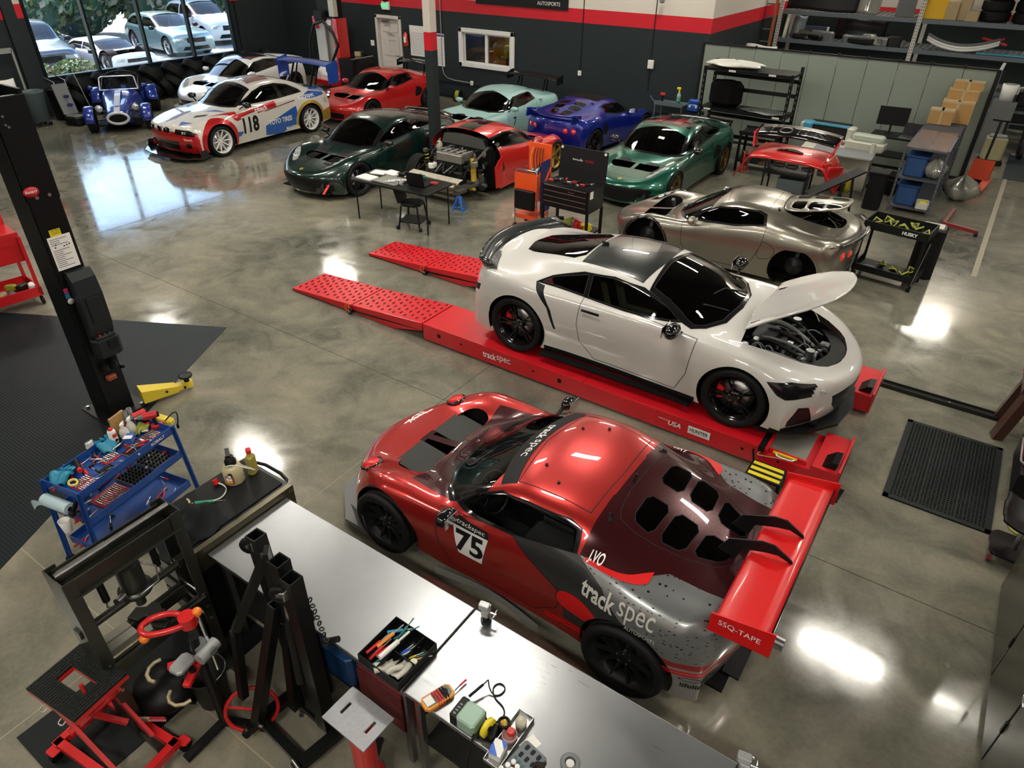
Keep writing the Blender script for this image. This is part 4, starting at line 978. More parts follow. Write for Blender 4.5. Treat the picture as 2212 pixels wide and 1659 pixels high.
# the cars
P_RED75=paint('candy_red',(.42,.018,.016),.55,.30)
P_MAROON=paint('dark_maroon',(.045,.003,.006),.4,.25)
def dashes():
 m=paint('wrap_silver_dashes',(.23,.24,.25),.6,.3);N,L,b=nodes_of(m);tc=[n for n in N if n.type == 'TEX_COORD'][0]
 mp=N.new('ShaderNodeMapping');mp.inputs['Scale'].default_value=(24,24,75);L.new(tc.outputs['Object'],mp.inputs['Vector'])
 v=N.new('ShaderNodeTexVoronoi');v.inputs['Scale'].default_value=1.0;L.new(mp.outputs[0],v.inputs['Vector'])
 r=N.new('ShaderNodeMath');r.operation='LESS_THAN';r.inputs[1].default_value=.26;L.new(v.outputs['Distance'],r.inputs[0])
 c2=N.new('ShaderNodeMath');c2.operation='GREATER_THAN';c2.inputs[1].default_value=.45;sp=N.new('ShaderNodeSeparateColor');L.new(v.outputs['Color'],sp.inputs[0]);L.new(sp.outputs[0],c2.inputs[0])
 mu=N.new('ShaderNodeMath');mu.operation='MULTIPLY';L.new(r.outputs[0],mu.inputs[0]);L.new(c2.outputs[0],mu.inputs[1])
 old=b.inputs['Base Color'].links[0].from_socket;mx=N.new('ShaderNodeMix');mx.data_type='RGBA';mx.inputs['B'].default_value=(.012,.012,.014,1)
 L.new(mu.outputs[0],mx.inputs['Factor']);L.new(old,mx.inputs['A']);L.new(mx.outputs['Result'],b.inputs['Base Color']);return m
P_DASH=dashes();P_BRED=mat('bright_red',(.62,.004,.006),.34,coat=.15,var=.02);P_WRAPG=paint('wrap_grey',(.028,.03,.032),.3,.4);P_WSIL=paint('wrap_silver',(.36,.36,.36),.5,.35)
def c75(B,X,Y,Z):
 q=lambda pts: [(a*X,b*Z) for a,b in pts]
 hd=[(1.42,0),(1.40,.10),(1.42,.44),(1.25,.50),(1.0,.46),(.82,.54),(.86,.30),(.88,0)]
 s=[B.carve('bonnet_panel',P_MAROON,'xy',[(1.40,.09),(1.40,-.09),(.6,-.10),(.6,.10)],nz=.1,rng=(.5,.8,2),only={0})]
 B.carve('body',P_MAROON,'xy',[(1.02*X,-.60*Y),(1.02*X,.60*Y),(.45,.70),(.45,-.70)],nz=.1,rng=(.5,.80,2),only={0})
 B.carve('body',P_MAROON,'xy',[(-.66,.62),(-.66,-.62),(-1.72,-.50),(-1.72,.50)],nz=.1,rng=(.80*Z,2,2),only={0})
 B.carve('body',P_MAROON,'xz',q([(-.66,.90),(-.66,1.1),(-1.2,1.05),(-1.7,.92),(-1.15,.905)]),side=1,only={0})
 B.carve('body',P_WRAPG,'xz',q([(-.10,.80),(-.70,.50),(-1.1,.66),(-.9,.82),(-.66,.90)]),side=1)
 B.carve('body',P_WRAPG,'xz',q([(-.60,.66),(-1.30,.66),(-1.30,.30),(-.62,.30)]),side=1,only={0})
 B.carve('body',P_DASH,'xz',q([(-.68,.895),(-1.15,.92),(-1.9,.95),(-1.9,.55),(-1.35,.55),(-.9,.76)]),side=1,only={0})
 B.carve('body',P_DASH,'xy',[(-.66,.70),(-.66,1.2),(-2,1.2),(-2,.46),(-1.3,.56)],side=1,nz=.3,only={0},rng=(.5,.93*Z,2))
 B.carve('body',P_WSIL,'xz',q([(-1.45,.12),(-2.,.12),(-2.,.50),(-1.40,.50)]),side=1,only={0})
 B.carve('side_scoop',P_BRED,'xz',smooth_poly(q([(-.57,.42),(-.54,.58),(-.76,.64),(-.94,.55),(-.88,.44)]),2),side=1)
 B.carve('door',P_WRAPG,'xz',q([(.30,.24),(-.50,.42),(-.55,.30),(-.35,.20),(.2,.20)]),side=1,only=set())
 return s
race,B75=exige('race_car','red race car with rear wing and number 75 on its door beside the steel bench','car',(-2.13,3.80,0),pi,P_RED75,BLACK,sc=(.985,1.07,1.0),wr=(.30,.315),
 stance='race',style='multi',nsp=10,extra={'carve': c75,'doorm': P_RED75},archr=.345,wide=True,lidm=P_MAROON,mirrors=GLOSSBLK,headl=False,hoodm='vents',lights=False)
LT75=mat('letter_silver',(.55,.55,.52),.4)
def car75():
 t=MB();Y=1.07
 for sd in (1,-1):
  mr=sd < 0
  B75.poly([(.42,.73),(.09,.73),(.08,.67),(.41,.67)],'xz',INK,sd,t,.003)
  B75.poly([(.41,.67),(.08,.67),(.13,.40),(.35,.41)],'xz',WINK,sd,t,.003)
  B75.text('trackspec',(.25,.70),.042,'xz',WINK,sd,mirror=not mr,width=.27,mbout=t,off=.005)
  B75.text('75',(.245,.545),.21,'xz',INK,sd,mirror=not mr,bold=.03,mbout=t,off=.005)
  B75.text('track',(-.88,.76),.14,'xz',LT75,sd,mirror=not mr,bold=.025,width=.27,mbout=t,off=.006,rot=-.04*sd)
  B75.text('spec',(-1.17,.745),.14,'xz',LT75,sd,mirror=not mr,bold=-.0,width=.26,mbout=t,off=.006)
  B75.text('AUTOSPORTS',(-1.22,.655),.03,'xz',LT75,sd,mirror=not mr,width=.22,mbout=t,off=.006)
  B75.text('J.VO',(-.77,.915),.055,'xz',WINK,sd,mirror=not mr,bold=.02,mbout=t,off=.005)
  B75.text('lifeline',(-1.62,.33),.05,'xz',INK,sd,mirror=not mr,bold=.02,mbout=t,off=.005)
  for z,l in ((.455,-1.40),(.425,-1.40)): B75.poly([(-.98*0+l,z),(l-.42,z+.02),(l-.42,z+.038),(l,z+.018)],'xz',P_BRED,sd,t,.004)
  for z in (.205,.235): B75.poly([(-.45,z),(-.84,z+.06),(-.84,z+.078),(-.45,z+.018)],'xz',P_BRED,sd,t,.004)
  B75.poly([(-.70,.905),(-1.15,.912),(-1.15,.898),(-.70,.885)],'xz',P_BRED,sd,t,.004)
  cc=circ(-1.60,.40,.085,20,.022);B75.decal(cc+circ(-1.60,.40,.075,20,.016),[(i,(i+1) % 20,20+(i+1) % 20,20+i) for i in range(20)],'xz',INK,sd,.005,.06,t)
 # sun strip with the name across the screen top
 n=16;P=[(.02+.10*(1-(2*i/n-1)**2),-.53+1.06*i/n) for i in range(n+1)]+[(.15+.12*(1-(2*i/n-1)**2),.56-1.12*i/n) for i in range(n+1)]
 B75.decal(P,[(i,i+1,2*n-i,2*n+1-i) for i in range(n)],'xy',INK,1,.003,.06,t)
 B75.text('track',(.175,-.14),.075,'xy',WINK,1,rot=pi/2,width=.24,bold=.02,mbout=t,off=.006)
 B75.text('spec',(.175,.12),.075,'xy',WINK,1,rot=pi/2,width=.24,mbout=t,off=.006)
 B75.text('ACRE',(1.72,-.22),.07,'xy',WINK,1,rot=-pi/2,bold=.02,mbout=t)
 t.build('lettering',INK,race)
 # round headlamp covers
 for sd in (1,-1):
  q=MB();loc_,n_,t_,d_=B75.bvh.ray_cast(Vector((1.52,sd*.60,3)),Vector((0,0,-1)));nn=B75.normal(loc_)
  R=Matrix.Translation(loc_) @ nn.to_track_quat('Z','Y').to_matrix().to_4x4()
  q.lathe([(0,.035),(.05,.032),(.075,.02),(.085,.0)],P_BRED,24,R);q.lathe([(.085,.0),(.088,.012),(.10,.012),(.105,-.005)],GLOSSBLK,24,R);q.build('headlight_cover',P_BRED,race)
 w=big_wing(race,-1.79,.985,1.60,.33,P_BRED,plates=P_BRED,feet=((0,.14),),footz=.84,footx=-1.38,swan=True,bow=.01,th=.03,lab='broad bright red rear wing')
 g=MB();g.b2((-1.965,-.79,.99),(-1.945,.79,1.03));g.build('gurney_flap',GLOSSBLK,w)
 mb=MB();mb.prism([(-2.0,-.02),(-1.60,-.02),(-1.58,.09),(-2.02,.12)],-.004,.004,GLOSSBLK,T(0,-.815,.93) @ Matrix(((1,0,0,0),(0,0,1,0),(0,1,0,0),(0,0,0,1))));mb.build('far_end_plate',GLOSSBLK,w)
 text_obj('SSQ-TAPE',(-1.79,.812,1.0),(-1,0,0),(0,0,1),.05,WINK,race,off=.006)
 # splitter, roll cage, roof rivets
 mb=MB();mb.prism([(1.25,-.90),(1.62,-.90),(1.95,-.6),(2.02,0),(1.95,.6),(1.62,.90),(1.25,.90)],.06,.085,mat('carbon_matte',(.09,.095,.095),.4,scale=200,var=.4))
 for sd in (1,-1): mb.add([(1.52,sd*.86,.08),(1.30,sd*.93,.08),(1.34,sd*.93,.30),(1.54,sd*.88,.30)],[(0,1,2,3)],MATS['carbon_matte'])
 mb.build('front_splitter',MATS['carbon_matte'],race)
 mb=MB()
 for sd in (1,-1):
  mb.tube([(.45,sd*.56,.62),(.12,sd*.50,.98),(-.45,sd*.46,1.02),(-.52,sd*.5,.3)],.02,BLACK,8,smooth=1)
 mb.tube([(-.50,-.5,.3),(-.50,-.44,1.0),(-.50,.44,1.0),(-.50,.5,.3)],.02,BLACK,8,smooth=1);mb.tube([(-.5,-.44,.95),(-.5,.44,.4)],.018,BLACK,8)
 mb.build('roll_cage',BLACK,race)
 mb=MB()
 for x,y in ((-.16,.40),(-.16,-.40),(.02,.28),(.02,-.28)):
  loc_,n_,t_,d_=B75.bvh.ray_cast(Vector((x-.1,y,3)),Vector((0,0,-1)));mb.cyl(loc_,loc_+Vector((0,0,.012)),.012,INK,8)
 mb.cyl((-.70,.05,1.09),(-.72,.05,1.18),.012,INK,8);mb.build('roof_fastener',INK,race)
 mb=MB()
 for k in range(3): mb.b2((-1.72+.05*k,-.5,.17),(-1.70+.05*k,.5,.30))
 mb.b2((-1.84,-.5,.15),(-1.5,.5,.17));mb.cyl((-1.85,.1,.24),(-2.02,.1,.24),.05,STEEL,16);mb.build('rear_diffuser',BLACK,race)
 # radiator ducts in the bonnet
 for sd in (1,-1): mb=MB();mb.grid(lambda u,v: (1.38-.42*u,sd*(.09+.36*v),.57-.05*u),6,4,DKMETAL);mb.build('radiator_core',DKMETAL,race)
 mb=MB()
 for sd in (1,-1): mb.grid(lambda u,v: (.55-1.0*u,sd*(.93-.0*v)-sd*.06*sin(pi*u),.10+.08*v),8,1,P_WSIL)
 mb.build('side_skirt',P_WSIL,race)
car75()
nsx_car=nsx((-2.69,6.93,.25),0)
SILV=paint('champagne_silver',(.30,.28,.235),.85,.28)
sil,Bs=exige('silver_coupe','silver coupe without wheels, engine lid raised, beyond the white sports coupe','car',(-3.07,10.80,.03),pi+.05,SILV,STEEL,open_lid=22,wheels=(0,0,0,0),wz=.03,roofm=None,mirrors=SILV,intm=SILV)
def silver_bits():
 mb=MB();rr=random.Random(5)
 mb.cbox((-1.05,.0,.62),(.34,.5,.22),.03,BLACK);mb.cbox((-1.25,.12,.60),(.3,.22,.14),.03,DKMETAL);mb.cbox((-1.38,.22,.70),(.06,.2,.09),.01,STEEL)
 for i in range(10): x,y=rr.uniform(-1.5,-.85),rr.uniform(-.34,.34);mb.cyl((x,y,.5),(x+.05,y+.02,.66),rr.uniform(.02,.05),rr.choice([STEEL,DKMETAL,BLACK]),10)
 for i in range(4): mb.tube([(-.85,-.3+.15*i,.6),(-1.1,-.3+.2*i,.74),(-1.4,-.2+.12*i,.6)],.018,BLACK,8,smooth=2)
 mb.b2((-1.6,-.38,.42),(-.78,.38,.46),CABIN);mb.build('engine',DKMETAL,sil)
 mb=MB();mb.cyl((-.98,.05,.70),(-1.30,.20,.86),.008,INK,6);mb.sphere((-1.0,.06,.86),.02,P_BRED,8);mb.build('lid_prop',INK,sil)
 mb=MB();mb.grid(lambda u,v: (-1.80-.16*v+.22*(2*u-1)**2,(2*u-1)*.80,.80+.06*v-.03*(2*u-1)**2),18,3,GLOSSBLK);mb.build('tail_spoiler',GLOSSBLK,sil,solid=.012)
 mb=MB()
 for sd in (1,-1): mb.lathe([(.345,.0),(.372,.0),(.375,-.05),(.345,-.05)],GLOSSBLK,22,T(1.15,sd*.83,.33,rz=0 if sd > 0 else pi),axis='y',a0=0,a1=pi)
 mb.build('arch_liner',GLOSSBLK,sil)
 mb=MB()
 for k in range(5): mb.bar((-1.55-.06*k,-.52+.0*k,.17),(-1.62-.06*k,.52,.17),.03,.10,BLACK)
 mb.build('rear_diffuser',BLACK,sil)
 for i,(x,y) in enumerate(((-4.05,10.45),(-2.1,10.45),(-4.05,11.3),(-2.1,11.3))):
  s=MB()
  for a in range(4): s.bar((.1*cos(a*pi/2+.8),.1*sin(a*pi/2+.8),0),(.03*cos(a*pi/2+.8),.03*sin(a*pi/2+.8),.17),.02,.02)
  s.cyl((0,0,.13),(0,0,.2),.03);s.build('jack_stand',DKMETAL,None,(x,y,0),label='low dark jack stand in shadow under the silver coupe, %s corner' % ('near front','near rear','far front','far rear')[i],cat='stand',group='stands under the silver coupe')
silver_bits()
P_DG=paint('deep_green',(.004,.022,.018),.3,.25);P_GR=paint('emerald_green',(.006,.10,.065),.5,.28)
def evora_front(B,X,Y,Z):
 B.carve('grille',BLACK,'yz',smooth_poly([(-.55,.24),(.55,.24),(.68,.40),(.45,.46),(-.45,.46),(-.68,.40)],1),rng=(1.2,9,0))
 return [B.carve('bonnet',None,'xy',[(1.85,.30),(1.7,.44),(.98,.60),(1.05,0),(.98,-.60),(1.7,-.44),(1.85,-.30)],nz=.1,rng=(.5,.95,2),only={0})]
EV=(1.125,1.065,1.075)
ev1,B1=exige('dark_green_coupe','very dark green coupe nose-on behind the folding table','car',(-11.0,10.85,0),-pi/2,P_DG,BLACK,sc=EV,stance='evora',roofm=paint('black_roof',(.006,.009,.009),.1),wr=(.33,.335),archr=.37,extra={'carve': evora_front},mirrors=GLOSSBLK)
ev2,B2=exige('emerald_coupe','emerald green coupe with black roof nose-on by the grey partition','car',(-5.70,13.98,0),-pi/2,P_GR,mat('rim_bronze',(.22,.15,.06),.35,.9),sc=EV,stance='evora',roofm=GLOSSBLK,wr=(.33,.335),archr=.37,extra={'carve': evora_front},mirrors=GLOSSBLK)
for par,B in ((ev1,B1),(ev2,B2)):
 t=MB();cc=circ(1.98,0,.038,18);B.decal(cc,[tuple(range(18))],'xy',mat('badge_yellow',(.6,.5,.05),.3),1,.004,.1,t);cc=circ(1.98,0,.022,14);B.decal(cc,[tuple(range(14))],'xy',mat('badge_green',(.02,.1,.03),.3),1,.006,.1,t);t.build('nose_badge',parent=par)
 t=MB();t.grid(lambda u,v: (-1.95-.12*v+.2*(2*u-1)**2,(2*u-1)*.72,.92+.05*v),14,2,GLOSSBLK);t.build('tail_spoiler',GLOSSBLK,par,solid=.02)
 t=MB()
 for k in range(7): t.tube([(2.06-.22*(y*y)-.02,y,.29+.022*k) for y in [-.55+.11*i for i in range(11)]],.005,GREYP,4)
 t.build('grille_mesh',GREYP,par)
t=MB()
for sd in (1,-1):
 for k in range(7): B1.poly([(1.62-.055*k,sd*.20),(1.62-.055*k,sd*.42),(1.595-.055*k,sd*.42),(1.595-.055*k,sd*.20)],'xy',INK,1,t,.004)
 B1.poly([(.95,sd*.18),(.95,sd*.52),(1.12,sd*.50),(1.14,sd*.16)],'xy',BLACK,1,t,.004)
t.build('bonnet_louvres',INK,ev1)
t=MB()
t=MB()
for k,m in enumerate((mat('roof_red',(.16,.01,.012),.2,coat=1),mat('roof_grey',(.12,.13,.13),.2,coat=1))):
 for s in (-1,1): B2.poly([(.0-.28*k,s*(.12+.16*k)),(.0-.28*k,s*(.30+.12*k)),(-.60,s*(.26+.14*k)),(-.60,s*(.10+.16*k))],'xy',m,1,t,.004)
t.build('roof_stripe',parent=ev2)
t=MB();B2.poly([(.50,.05),(.50,.18),(.44,.18),(.44,.05)],'xy',WINK,1,t,.004);t.build('windshield_sticker',parent=ev2)
t=MB();t.lathe([(0,0),(.03,0),(.03,.012),(0,.012)],mat('tow_red',(.7,.02,.01),.4),12,T(0,0,0));t.bar((0,0,0),(.18,0,0),.05,.012,MATS['tow_red']);t.build('tow_strap',parent=ev1,loc=(2.0,.72,.34),rot=(0,.7,0))
P_RB=paint('pillar_red',(.50,.008,.010),.2,.3)
rb,B3=exige('red_coupe','bright red coupe with black rear wing parked below the office door','car',(-15.0,15.25,0),-pi/2,P_RB,BLACK,sc=(1,1.03,1),archr=.33)
big_wing(rb,-1.62,1.08,1.35,.24,GLOSSBLK,feet=((0,.40),),footz=.86,footx=-1.55,bow=.06,curve=.06)
P_MT=paint('mint',(.30,.50,.49),.0,.35)
mt,B4=exige('mint_coupe','mint blue coupe with tall black wing and number 7 under the office window','car',(-10.80,15.12,0),-pi/2-.05,P_MT,BLACK,sc=(1,1.03,1),archr=.33)
big_wing(mt,-1.60,1.17,1.62,.27,GLOSSBLK,plates=GLOSSBLK,feet=((0,.42),),footz=.84,footx=-1.45,bow=.05,curve=.03)
t=MB();B4.text('7',(.30,.50),.20,'xz',INK,1,mirror=True,bold=.02,mbout=t)
B4.text('7',(.30,.50),.20,'xz',INK,-1,bold=.02,mbout=t);B4.text('77',(-.80,.80),.09,'xz',INK,1,mirror=True,bold=.02,mbout=t);t.build('lettering',INK,mt)
P_BU=paint('electric_blue',(.006,.016,.26),.4,.28)
bu,B5=exige('blue_roadster','electric blue sports car seen from behind with four round red lamps','car',(-8.47,16.02,0),pi/2-.12,P_BU,BLACK,sc=(.96,1.02,1),archr=.335,mirrors=GLOSSBLK)
t=MB();B5.decal(smooth_poly([(.0,.46),(-.58,.45),(-.58,-.45),(.0,-.46)],1,.1),[tuple(range(8))],'xy',CABIN,1,.004,.1,t);t.build('soft_top',CABIN,bu)
t=MB();t.grid(lambda u,v: (-1.72-.16*v+.2*(2*u-1)**2,(2*u-1)*.70,.87+.08*v),14,2,P_BU)
for sd in (1,-1): t.prism([(-1.5,.80),(-1.45,.93),(-1.78,.98),(-1.82,.80)],-.01,.01,P_BU,T(0,sd*.66,0) @ Matrix(((1,0,0,0),(0,0,1,0),(0,1,0,0),(0,0,0,1))))
t.build('tail_spoiler',P_BU,bu,solid=.012)
P_WE=paint('arctic_white',(.66,.67,.68),.0,.35)
def wecarve(B,X,Y,Z):
 B.carve('body',P_DG,'xz',[(-1.0,.9),(-1.3,1.2),(-2.2,1.1),(-2.2,.98),(-1.5,.90)],side=1,only={0});return []
we,B6=exige('white_coupe','white coupe with black roof parked below the big left window','car',(-19.45,14.0,0),-pi/2+.14,P_WE,BLACK,sc=EV,stance='evora',roofm=GLOSSBLK,wr=(.33,.335),archr=.37,extra={'carve': wecarve},mirrors=P_WE)
t=MB();t.grid(lambda u,v: (-1.95-.16*v+.2*(2*u-1)**2,(2*u-1)*.78,.94+.05*v),14,2,P_WE);t.prism([(1.75,-.88),(2.0,-.8),(2.22,-.3),(2.22,.3),(2.0,.8),(1.75,.88)],.08,.10,P_WE);t.build('aero_lips',P_WE,we,solid=.01)
# red coupe with its tail body removed and the engine exposed
P_OR=paint('signal_red',(.60,.010,.008),.15,.3)
GOLDR=mat('rim_gold',(.40,.26,.07),.35,.9)
def orcarve(B,X,Y,Z):
 B.carve('body',GLOSSBLK,'xy',[(.3,-.17),(.3,.17),(-.8,.2),(-.8,-.2)],nz=.4,rng=(1.,2,2));return []
ro,B7=exige('stripped_red_coupe','red coupe with tail bodywork removed and bare engine block exposed','car',(-8.74,11.98,0),pi/2,P_OR,GOLDR,sc=EV,stance='evora',wr=(.33,.335),archr=.37,rear_cut=(-.80,-.86),extra={'carve': orcarve},wheels=(1,1,1,0),style='five',nsp=5,mirrors=P_OR,headl=True)
def stripped():
 p=ro;rr=random.Random(11);ALU=mat('cast_aluminium',(.36,.35,.32),.4,.8,var=.3,scale=30);GRIME=mat('grimy_metal',(.09,.085,.07),.6,.5,var=.5,scale=20);TAN=mat('heat_shield_tan',(.50,.46,.38),.6,.2,var=.3,scale=12)
 mb=MB();mb.grid(lambda u,v: (-.84-.04*v,(2*u-1)*(.60-.12*v),.80+.30*v-.05*(2*u-1)**2*v),10,5,mat('bulkhead_grey',(.07,.075,.07),.7));mb.b2((-.86,-.75,.18),(-.82,.75,.82),CABIN);mb.build('bulkhead',CABIN,p)
 mb=MB();mb.cbox((-1.28,-.10,.78),(.42,.62,.16),.02,ALU)
 for i in range(4):
  for k in (-1,1): mb.cyl((-1.28+.10*k,-.10-.22+.147*i,.85),(-1.28+.10*k,-.10-.22+.147*i,.885),.045,STEEL,12);mb.cyl((-1.28+.10*k,-.1-.22+.147*i,.86),(-1.28+.1*k,-.1-.22+.147*i,.89),.03,INK,10)
 for i in range(5): mb.cbox((-1.28,-.40+.15*i,.87),(.36,.025,.03),.006,ALU)
 mb.cbox((-1.28,-.10,.62),(.36,.58,.2),.02,DKMETAL);mb.build('cylinder_head',ALU,p)
 mb=MB();mb.cbox((-1.28,-.10,.42),(.5,.66,.26),.04,DKMETAL);mb.cbox((-1.3,.38,.42),(.36,.3,.3),.05,GRIME)
 for i in range(26): x,y,z=rr.uniform(-1.6,-.95),rr.choice([rr.uniform(.28,.62),rr.uniform(-.68,-.45)]),rr.uniform(.4,.85);mb.cbox((x,y,z),[rr.uniform(.03,.12) for _ in range(3)],.012,rr.choice([BLACK,DKMETAL,ALU,GRIME,STEEL]))
 for i in range(9): y=rr.uniform(-.6,.6);mb.tube([(-.95,y,.85),(-1.15,y+rr.uniform(-.15,.15),.92),(-1.4,y+rr.uniform(-.2,.2),.7),(-1.6,y,.5)],.014,rr.choice([BLACK,BLACK,GREYP]),6,smooth=2)
 mb.build('engine_block',DKMETAL,p)
 mb=MB()
 for sd in (1,-1): mb.bar((-.86,sd*.60,.92),(-1.32,sd*.52,.66),.03,.03,ALU);mb.cyl((-1.32,sd*.58,.38),(-1.30,sd*.56,.80),.055,mat('damper_yellow',(.5,.33,.03),.5) if sd < 0 else BLACK,12);mb.tube([(-1.32+.05*cos(a),sd*.57+.05*sin(a),.40+.011*a) for a in [i*.5 for i in range(60)]],.007,MATS['damper_yellow'] if 'damper_yellow' in MATS else YEL,5)
 mb.build('strut_brace',ALU,p)
 mb=MB();mb.b2((-1.95,-.72,.30),(-1.72,.62,.36),GRIME);mb.grid(lambda u,v: (-1.70-.20*v,(2*u-1)*.62,.50-.05*v*v),12,4,TAN);mb.cyl((-1.88,-.60,.36),(-1.88,.60,.36),.11,mat('muffler',(.28,.24,.19),.35,.9,var=.3,scale=8),20)
 mb.cyl((-1.88,.60,.36),(-1.80,.76,.40),.06,MATS['muffler'],12);mb.build('muffler_assembly',GRIME,p)
 mb=MB();mb.bar((-1.3,-.74,.34),(-1.75,-.45,.30),.06,.05,GRIME);mb.bar((-1.3,.74,.34),(-1.75,.45,.30),.06,.05,GRIME);mb.bar((-1.1,-.7,.3),(-1.1,.7,.3),.08,.06,GRIME);mb.bar((-1.75,-.5,.3),(-.86,-.45,.26),.08,.08,GRIME);mb.bar((-1.75,.5,.3),(-.86,.45,.26),.08,.08,GRIME)
 mb.cyl((-1.4,-.30,.27),(-1.45,-.70,.27),.03,MATS['damper_yellow'],10);mb.build('subframe',GRIME,p)
 mb=MB();mb.prism([(-.80,.20),(-1.02,.22),(-1.06,.62),(-.92,.74),(-.80,.80)],-.01,.01,P_OR,T(0,-.90,0) @ Matrix(((1,0,0,0),(0,0,1,0),(0,1,0,0),(0,0,0,1))));mb.build('torn_side_panel',P_OR,p)
 mb=MB();mb.cyl((-1.32,.5,.34),(-1.32,-.88,.34),.035,GRIME,10);mb.cbox((-1.4,-.2,.5),(.2,.1,.2),.02,BLACK);mb.cbox((-1.55,.25,.60),(.16,.12,.10),.02,WHITEP);mb.build('axle',GRIME,p)
 mb=MB();mb.sphere((-1.0,.52,.82),.08,mat('reservoir',(.5,.47,.36),.4),10,sc=(1,.8,1.3));mb.build('fluid_tank',MATS['reservoir'],p)
stripped()
bmw=coupe('touring_race_car','white red and blue liveried race car with number 118 on its door',(-15.62,11.05,0),-pi/2+.03,paint('ivory_white',(.60,.58,.53),.0,.35))
def seven():
 p=thing('open_roadster','small blue open-wheel roadster with white bonnet stripe under the window','car',(-19.73,10.33,0),-.61)
 PB=paint('royal_blue',(.006,.03,.26),.3,.28);PS=mat('stripe_white',(.5,.52,.54),.3,coat=1)
 secs=[(1.50,.20,.28,.44),(1.42,.27,.22,.52),(1.15,.30,.18,.60),(.6,.40,.16,.68),(.1,.47,.15,.75),(-.05,.49,.15,.80),(-.12,.50,.15,.74)]
 def hull(u,v):
  t=u*(len(secs)-1);i=min(int(t),len(secs)-2);f=t-i;a,b=secs[i],secs[i+1]
  x,w,z0,z1=[a[k]*(1-f)+b[k]*f for k in range(4)];th=pi*v
  c,s_=cos(th),sin(th);e=.45
  return (x,w*(abs(c)**e)*(1 if c > 0 else -1),z0+(z1-z0)*(s_**.42))
 mb=MB();mb.grid(hull,24,28,PB)
 mb.add([(-.12,-.5,.15),(-.12,-.5,.66),(-1.05,-.53,.62),(-1.05,-.53,.15)],[(0,1,2,3)],PB);mb.add([(-.12,.5,.15),(-.12,.5,.66),(-1.05,.53,.62),(-1.05,.53,.15)],[(3,2,1,0)],PB)
 mb.b2((-1.55,-.52,.2),(-1.02,.52,.66),PB);mb.b2((-1.05,-.52,.15),(1.3,.52,.19),CABIN);mb.b2((-.14,-.48,.3),(-.12,.48,.74),CABIN)
 mb.build('body',PB,p)
 st=MB();st.grid(lambda u,v: (1.44-1.48*u,-.07+.14*v,hull(u*.80+.16,.5)[2]+.006),16,1,PS);st.build('bonnet_stripe',PS,p)
 g=MB();g.lathe([(.0,.0),(.21,.0)],CABIN,20,T(1.505,0,.37,s=(1,1,.52)),axis='x');g.build('grille',CABIN,p)
 g=MB();g.tube([(1.50,.24*cos(a)*(1 if abs(cos(a)) < .8 else 1),.37+.13*sin(a)) for a in [2*pi*i/20 for i in range(20)]],.035,PS,8,closed=True);g.build('grille_surround',PS,p)
 for i,sd in enumerate((1,-1)):
  make_wheel(p,.29,.19,.18,DKMETAL,'y',6,None,(1.12,sd*.66,.29),sd);make_wheel(p,.30,.23,.18,DKMETAL,'y',6,None,(-1.12,sd*.70,.30),sd)
  f=MB();n=12
  P=[]
  for k in range(n+1):
   a=-.1+2.4*k/n
   for w_ in (-.115,-.06,.06,.115): P.append((.325*cos(a)-(.0 if abs(w_) < .1 else .01*cos(a)),w_,.325*sin(a)-(.0 if abs(w_) < .1 else .012)))
  f.add(P,[(k*4+j,k*4+4+j,k*4+5+j,k*4+1+j) for k in range(n) for j in range(3)],PB,True);f.build('cycle_wing',PB,p,(1.12,sd*.66,.30),solid=.006)
  f=MB();P=[]
  for k in range(n+1):
   a=.1+2.7*k/n
   for w_ in (0,.12,.26,.30): P.append((.39*cos(a),sd*w_,.37*sin(a)-(.05 if w_ > .28 else 0)))
  f.add(P,[(k*4+j,k*4+4+j,k*4+5+j,k*4+1+j) for k in range(n) for j in range(3)],PB,True);f.build('rear_fender',PB,p,(-1.14,sd*.54,.32),solid=.006)
  l=MB();l.lathe([(.0,.05),(.06,.045),(.085,.02)],LAMPGL,16,T(0,0,0),axis='x');l.lathe([(.088,.03),(.09,.0),(.07,-.06),(.0,-.09)],CHROME,16,axis='x');l.build('headlight',CHROME,p,(1.16,sd*.42,.56))
  a_=MB();a_.tube([(1.20,sd*.28,.30),(1.12,sd*.60,.26)],.014,DKMETAL,6);a_.tube([(1.02,sd*.28,.30),(1.12,sd*.60,.26)],.014,DKMETAL,6);a_.tube([(1.12,sd*.26,.50),(1.12,sd*.58,.40)],.014,DKMETAL,6);a_.tube([(1.14,sd*.30,.45),(1.16,sd*.42,.52)],.014,DKMETAL,6);a_.build('wishbone',DKMETAL,p)
  mi=MB();mi.sphere((0,0,0),.07,PB,10,sc=(.5,1,.8));mi.build('wing_mirror',PB,p,(.0,sd*.66,.86))
 w=MB();fr=[(-.06,-.46,.78),(-.16,-.42,1.06),(-.17,-.36,1.09),(-.17,.36,1.09),(-.16,.42,1.06),(-.06,.46,.78)]
 w.tube(fr,.018,mat('frame_silver',(.6,.6,.6),.3,.8),8);w.tube([fr[0],fr[-1]],.014,MATS['frame_silver'],6);w.build('windshield_frame',CHROME,p)
 MB().add([fr[0],fr[1],fr[2],fr[3],fr[4],fr[5]],[(0,1,2,3,4,5)]).build('windshield',CLEARG,p)
 w=MB();w.tube([(-.04,-.15,.80),(-.12,.05,.98)],.006,BLACK,5);w.tube([(-.04,.2,.80),(-.12,.33,.98)],.006,BLACK,5);w.build('wiper',BLACK,p)
 w=MB();w.tube([(-1.05,-.46,.5),(-1.02,-.44,1.08),(-1.02,.44,1.08),(-1.05,.46,.5)],.025,BLACK,8,smooth=2)
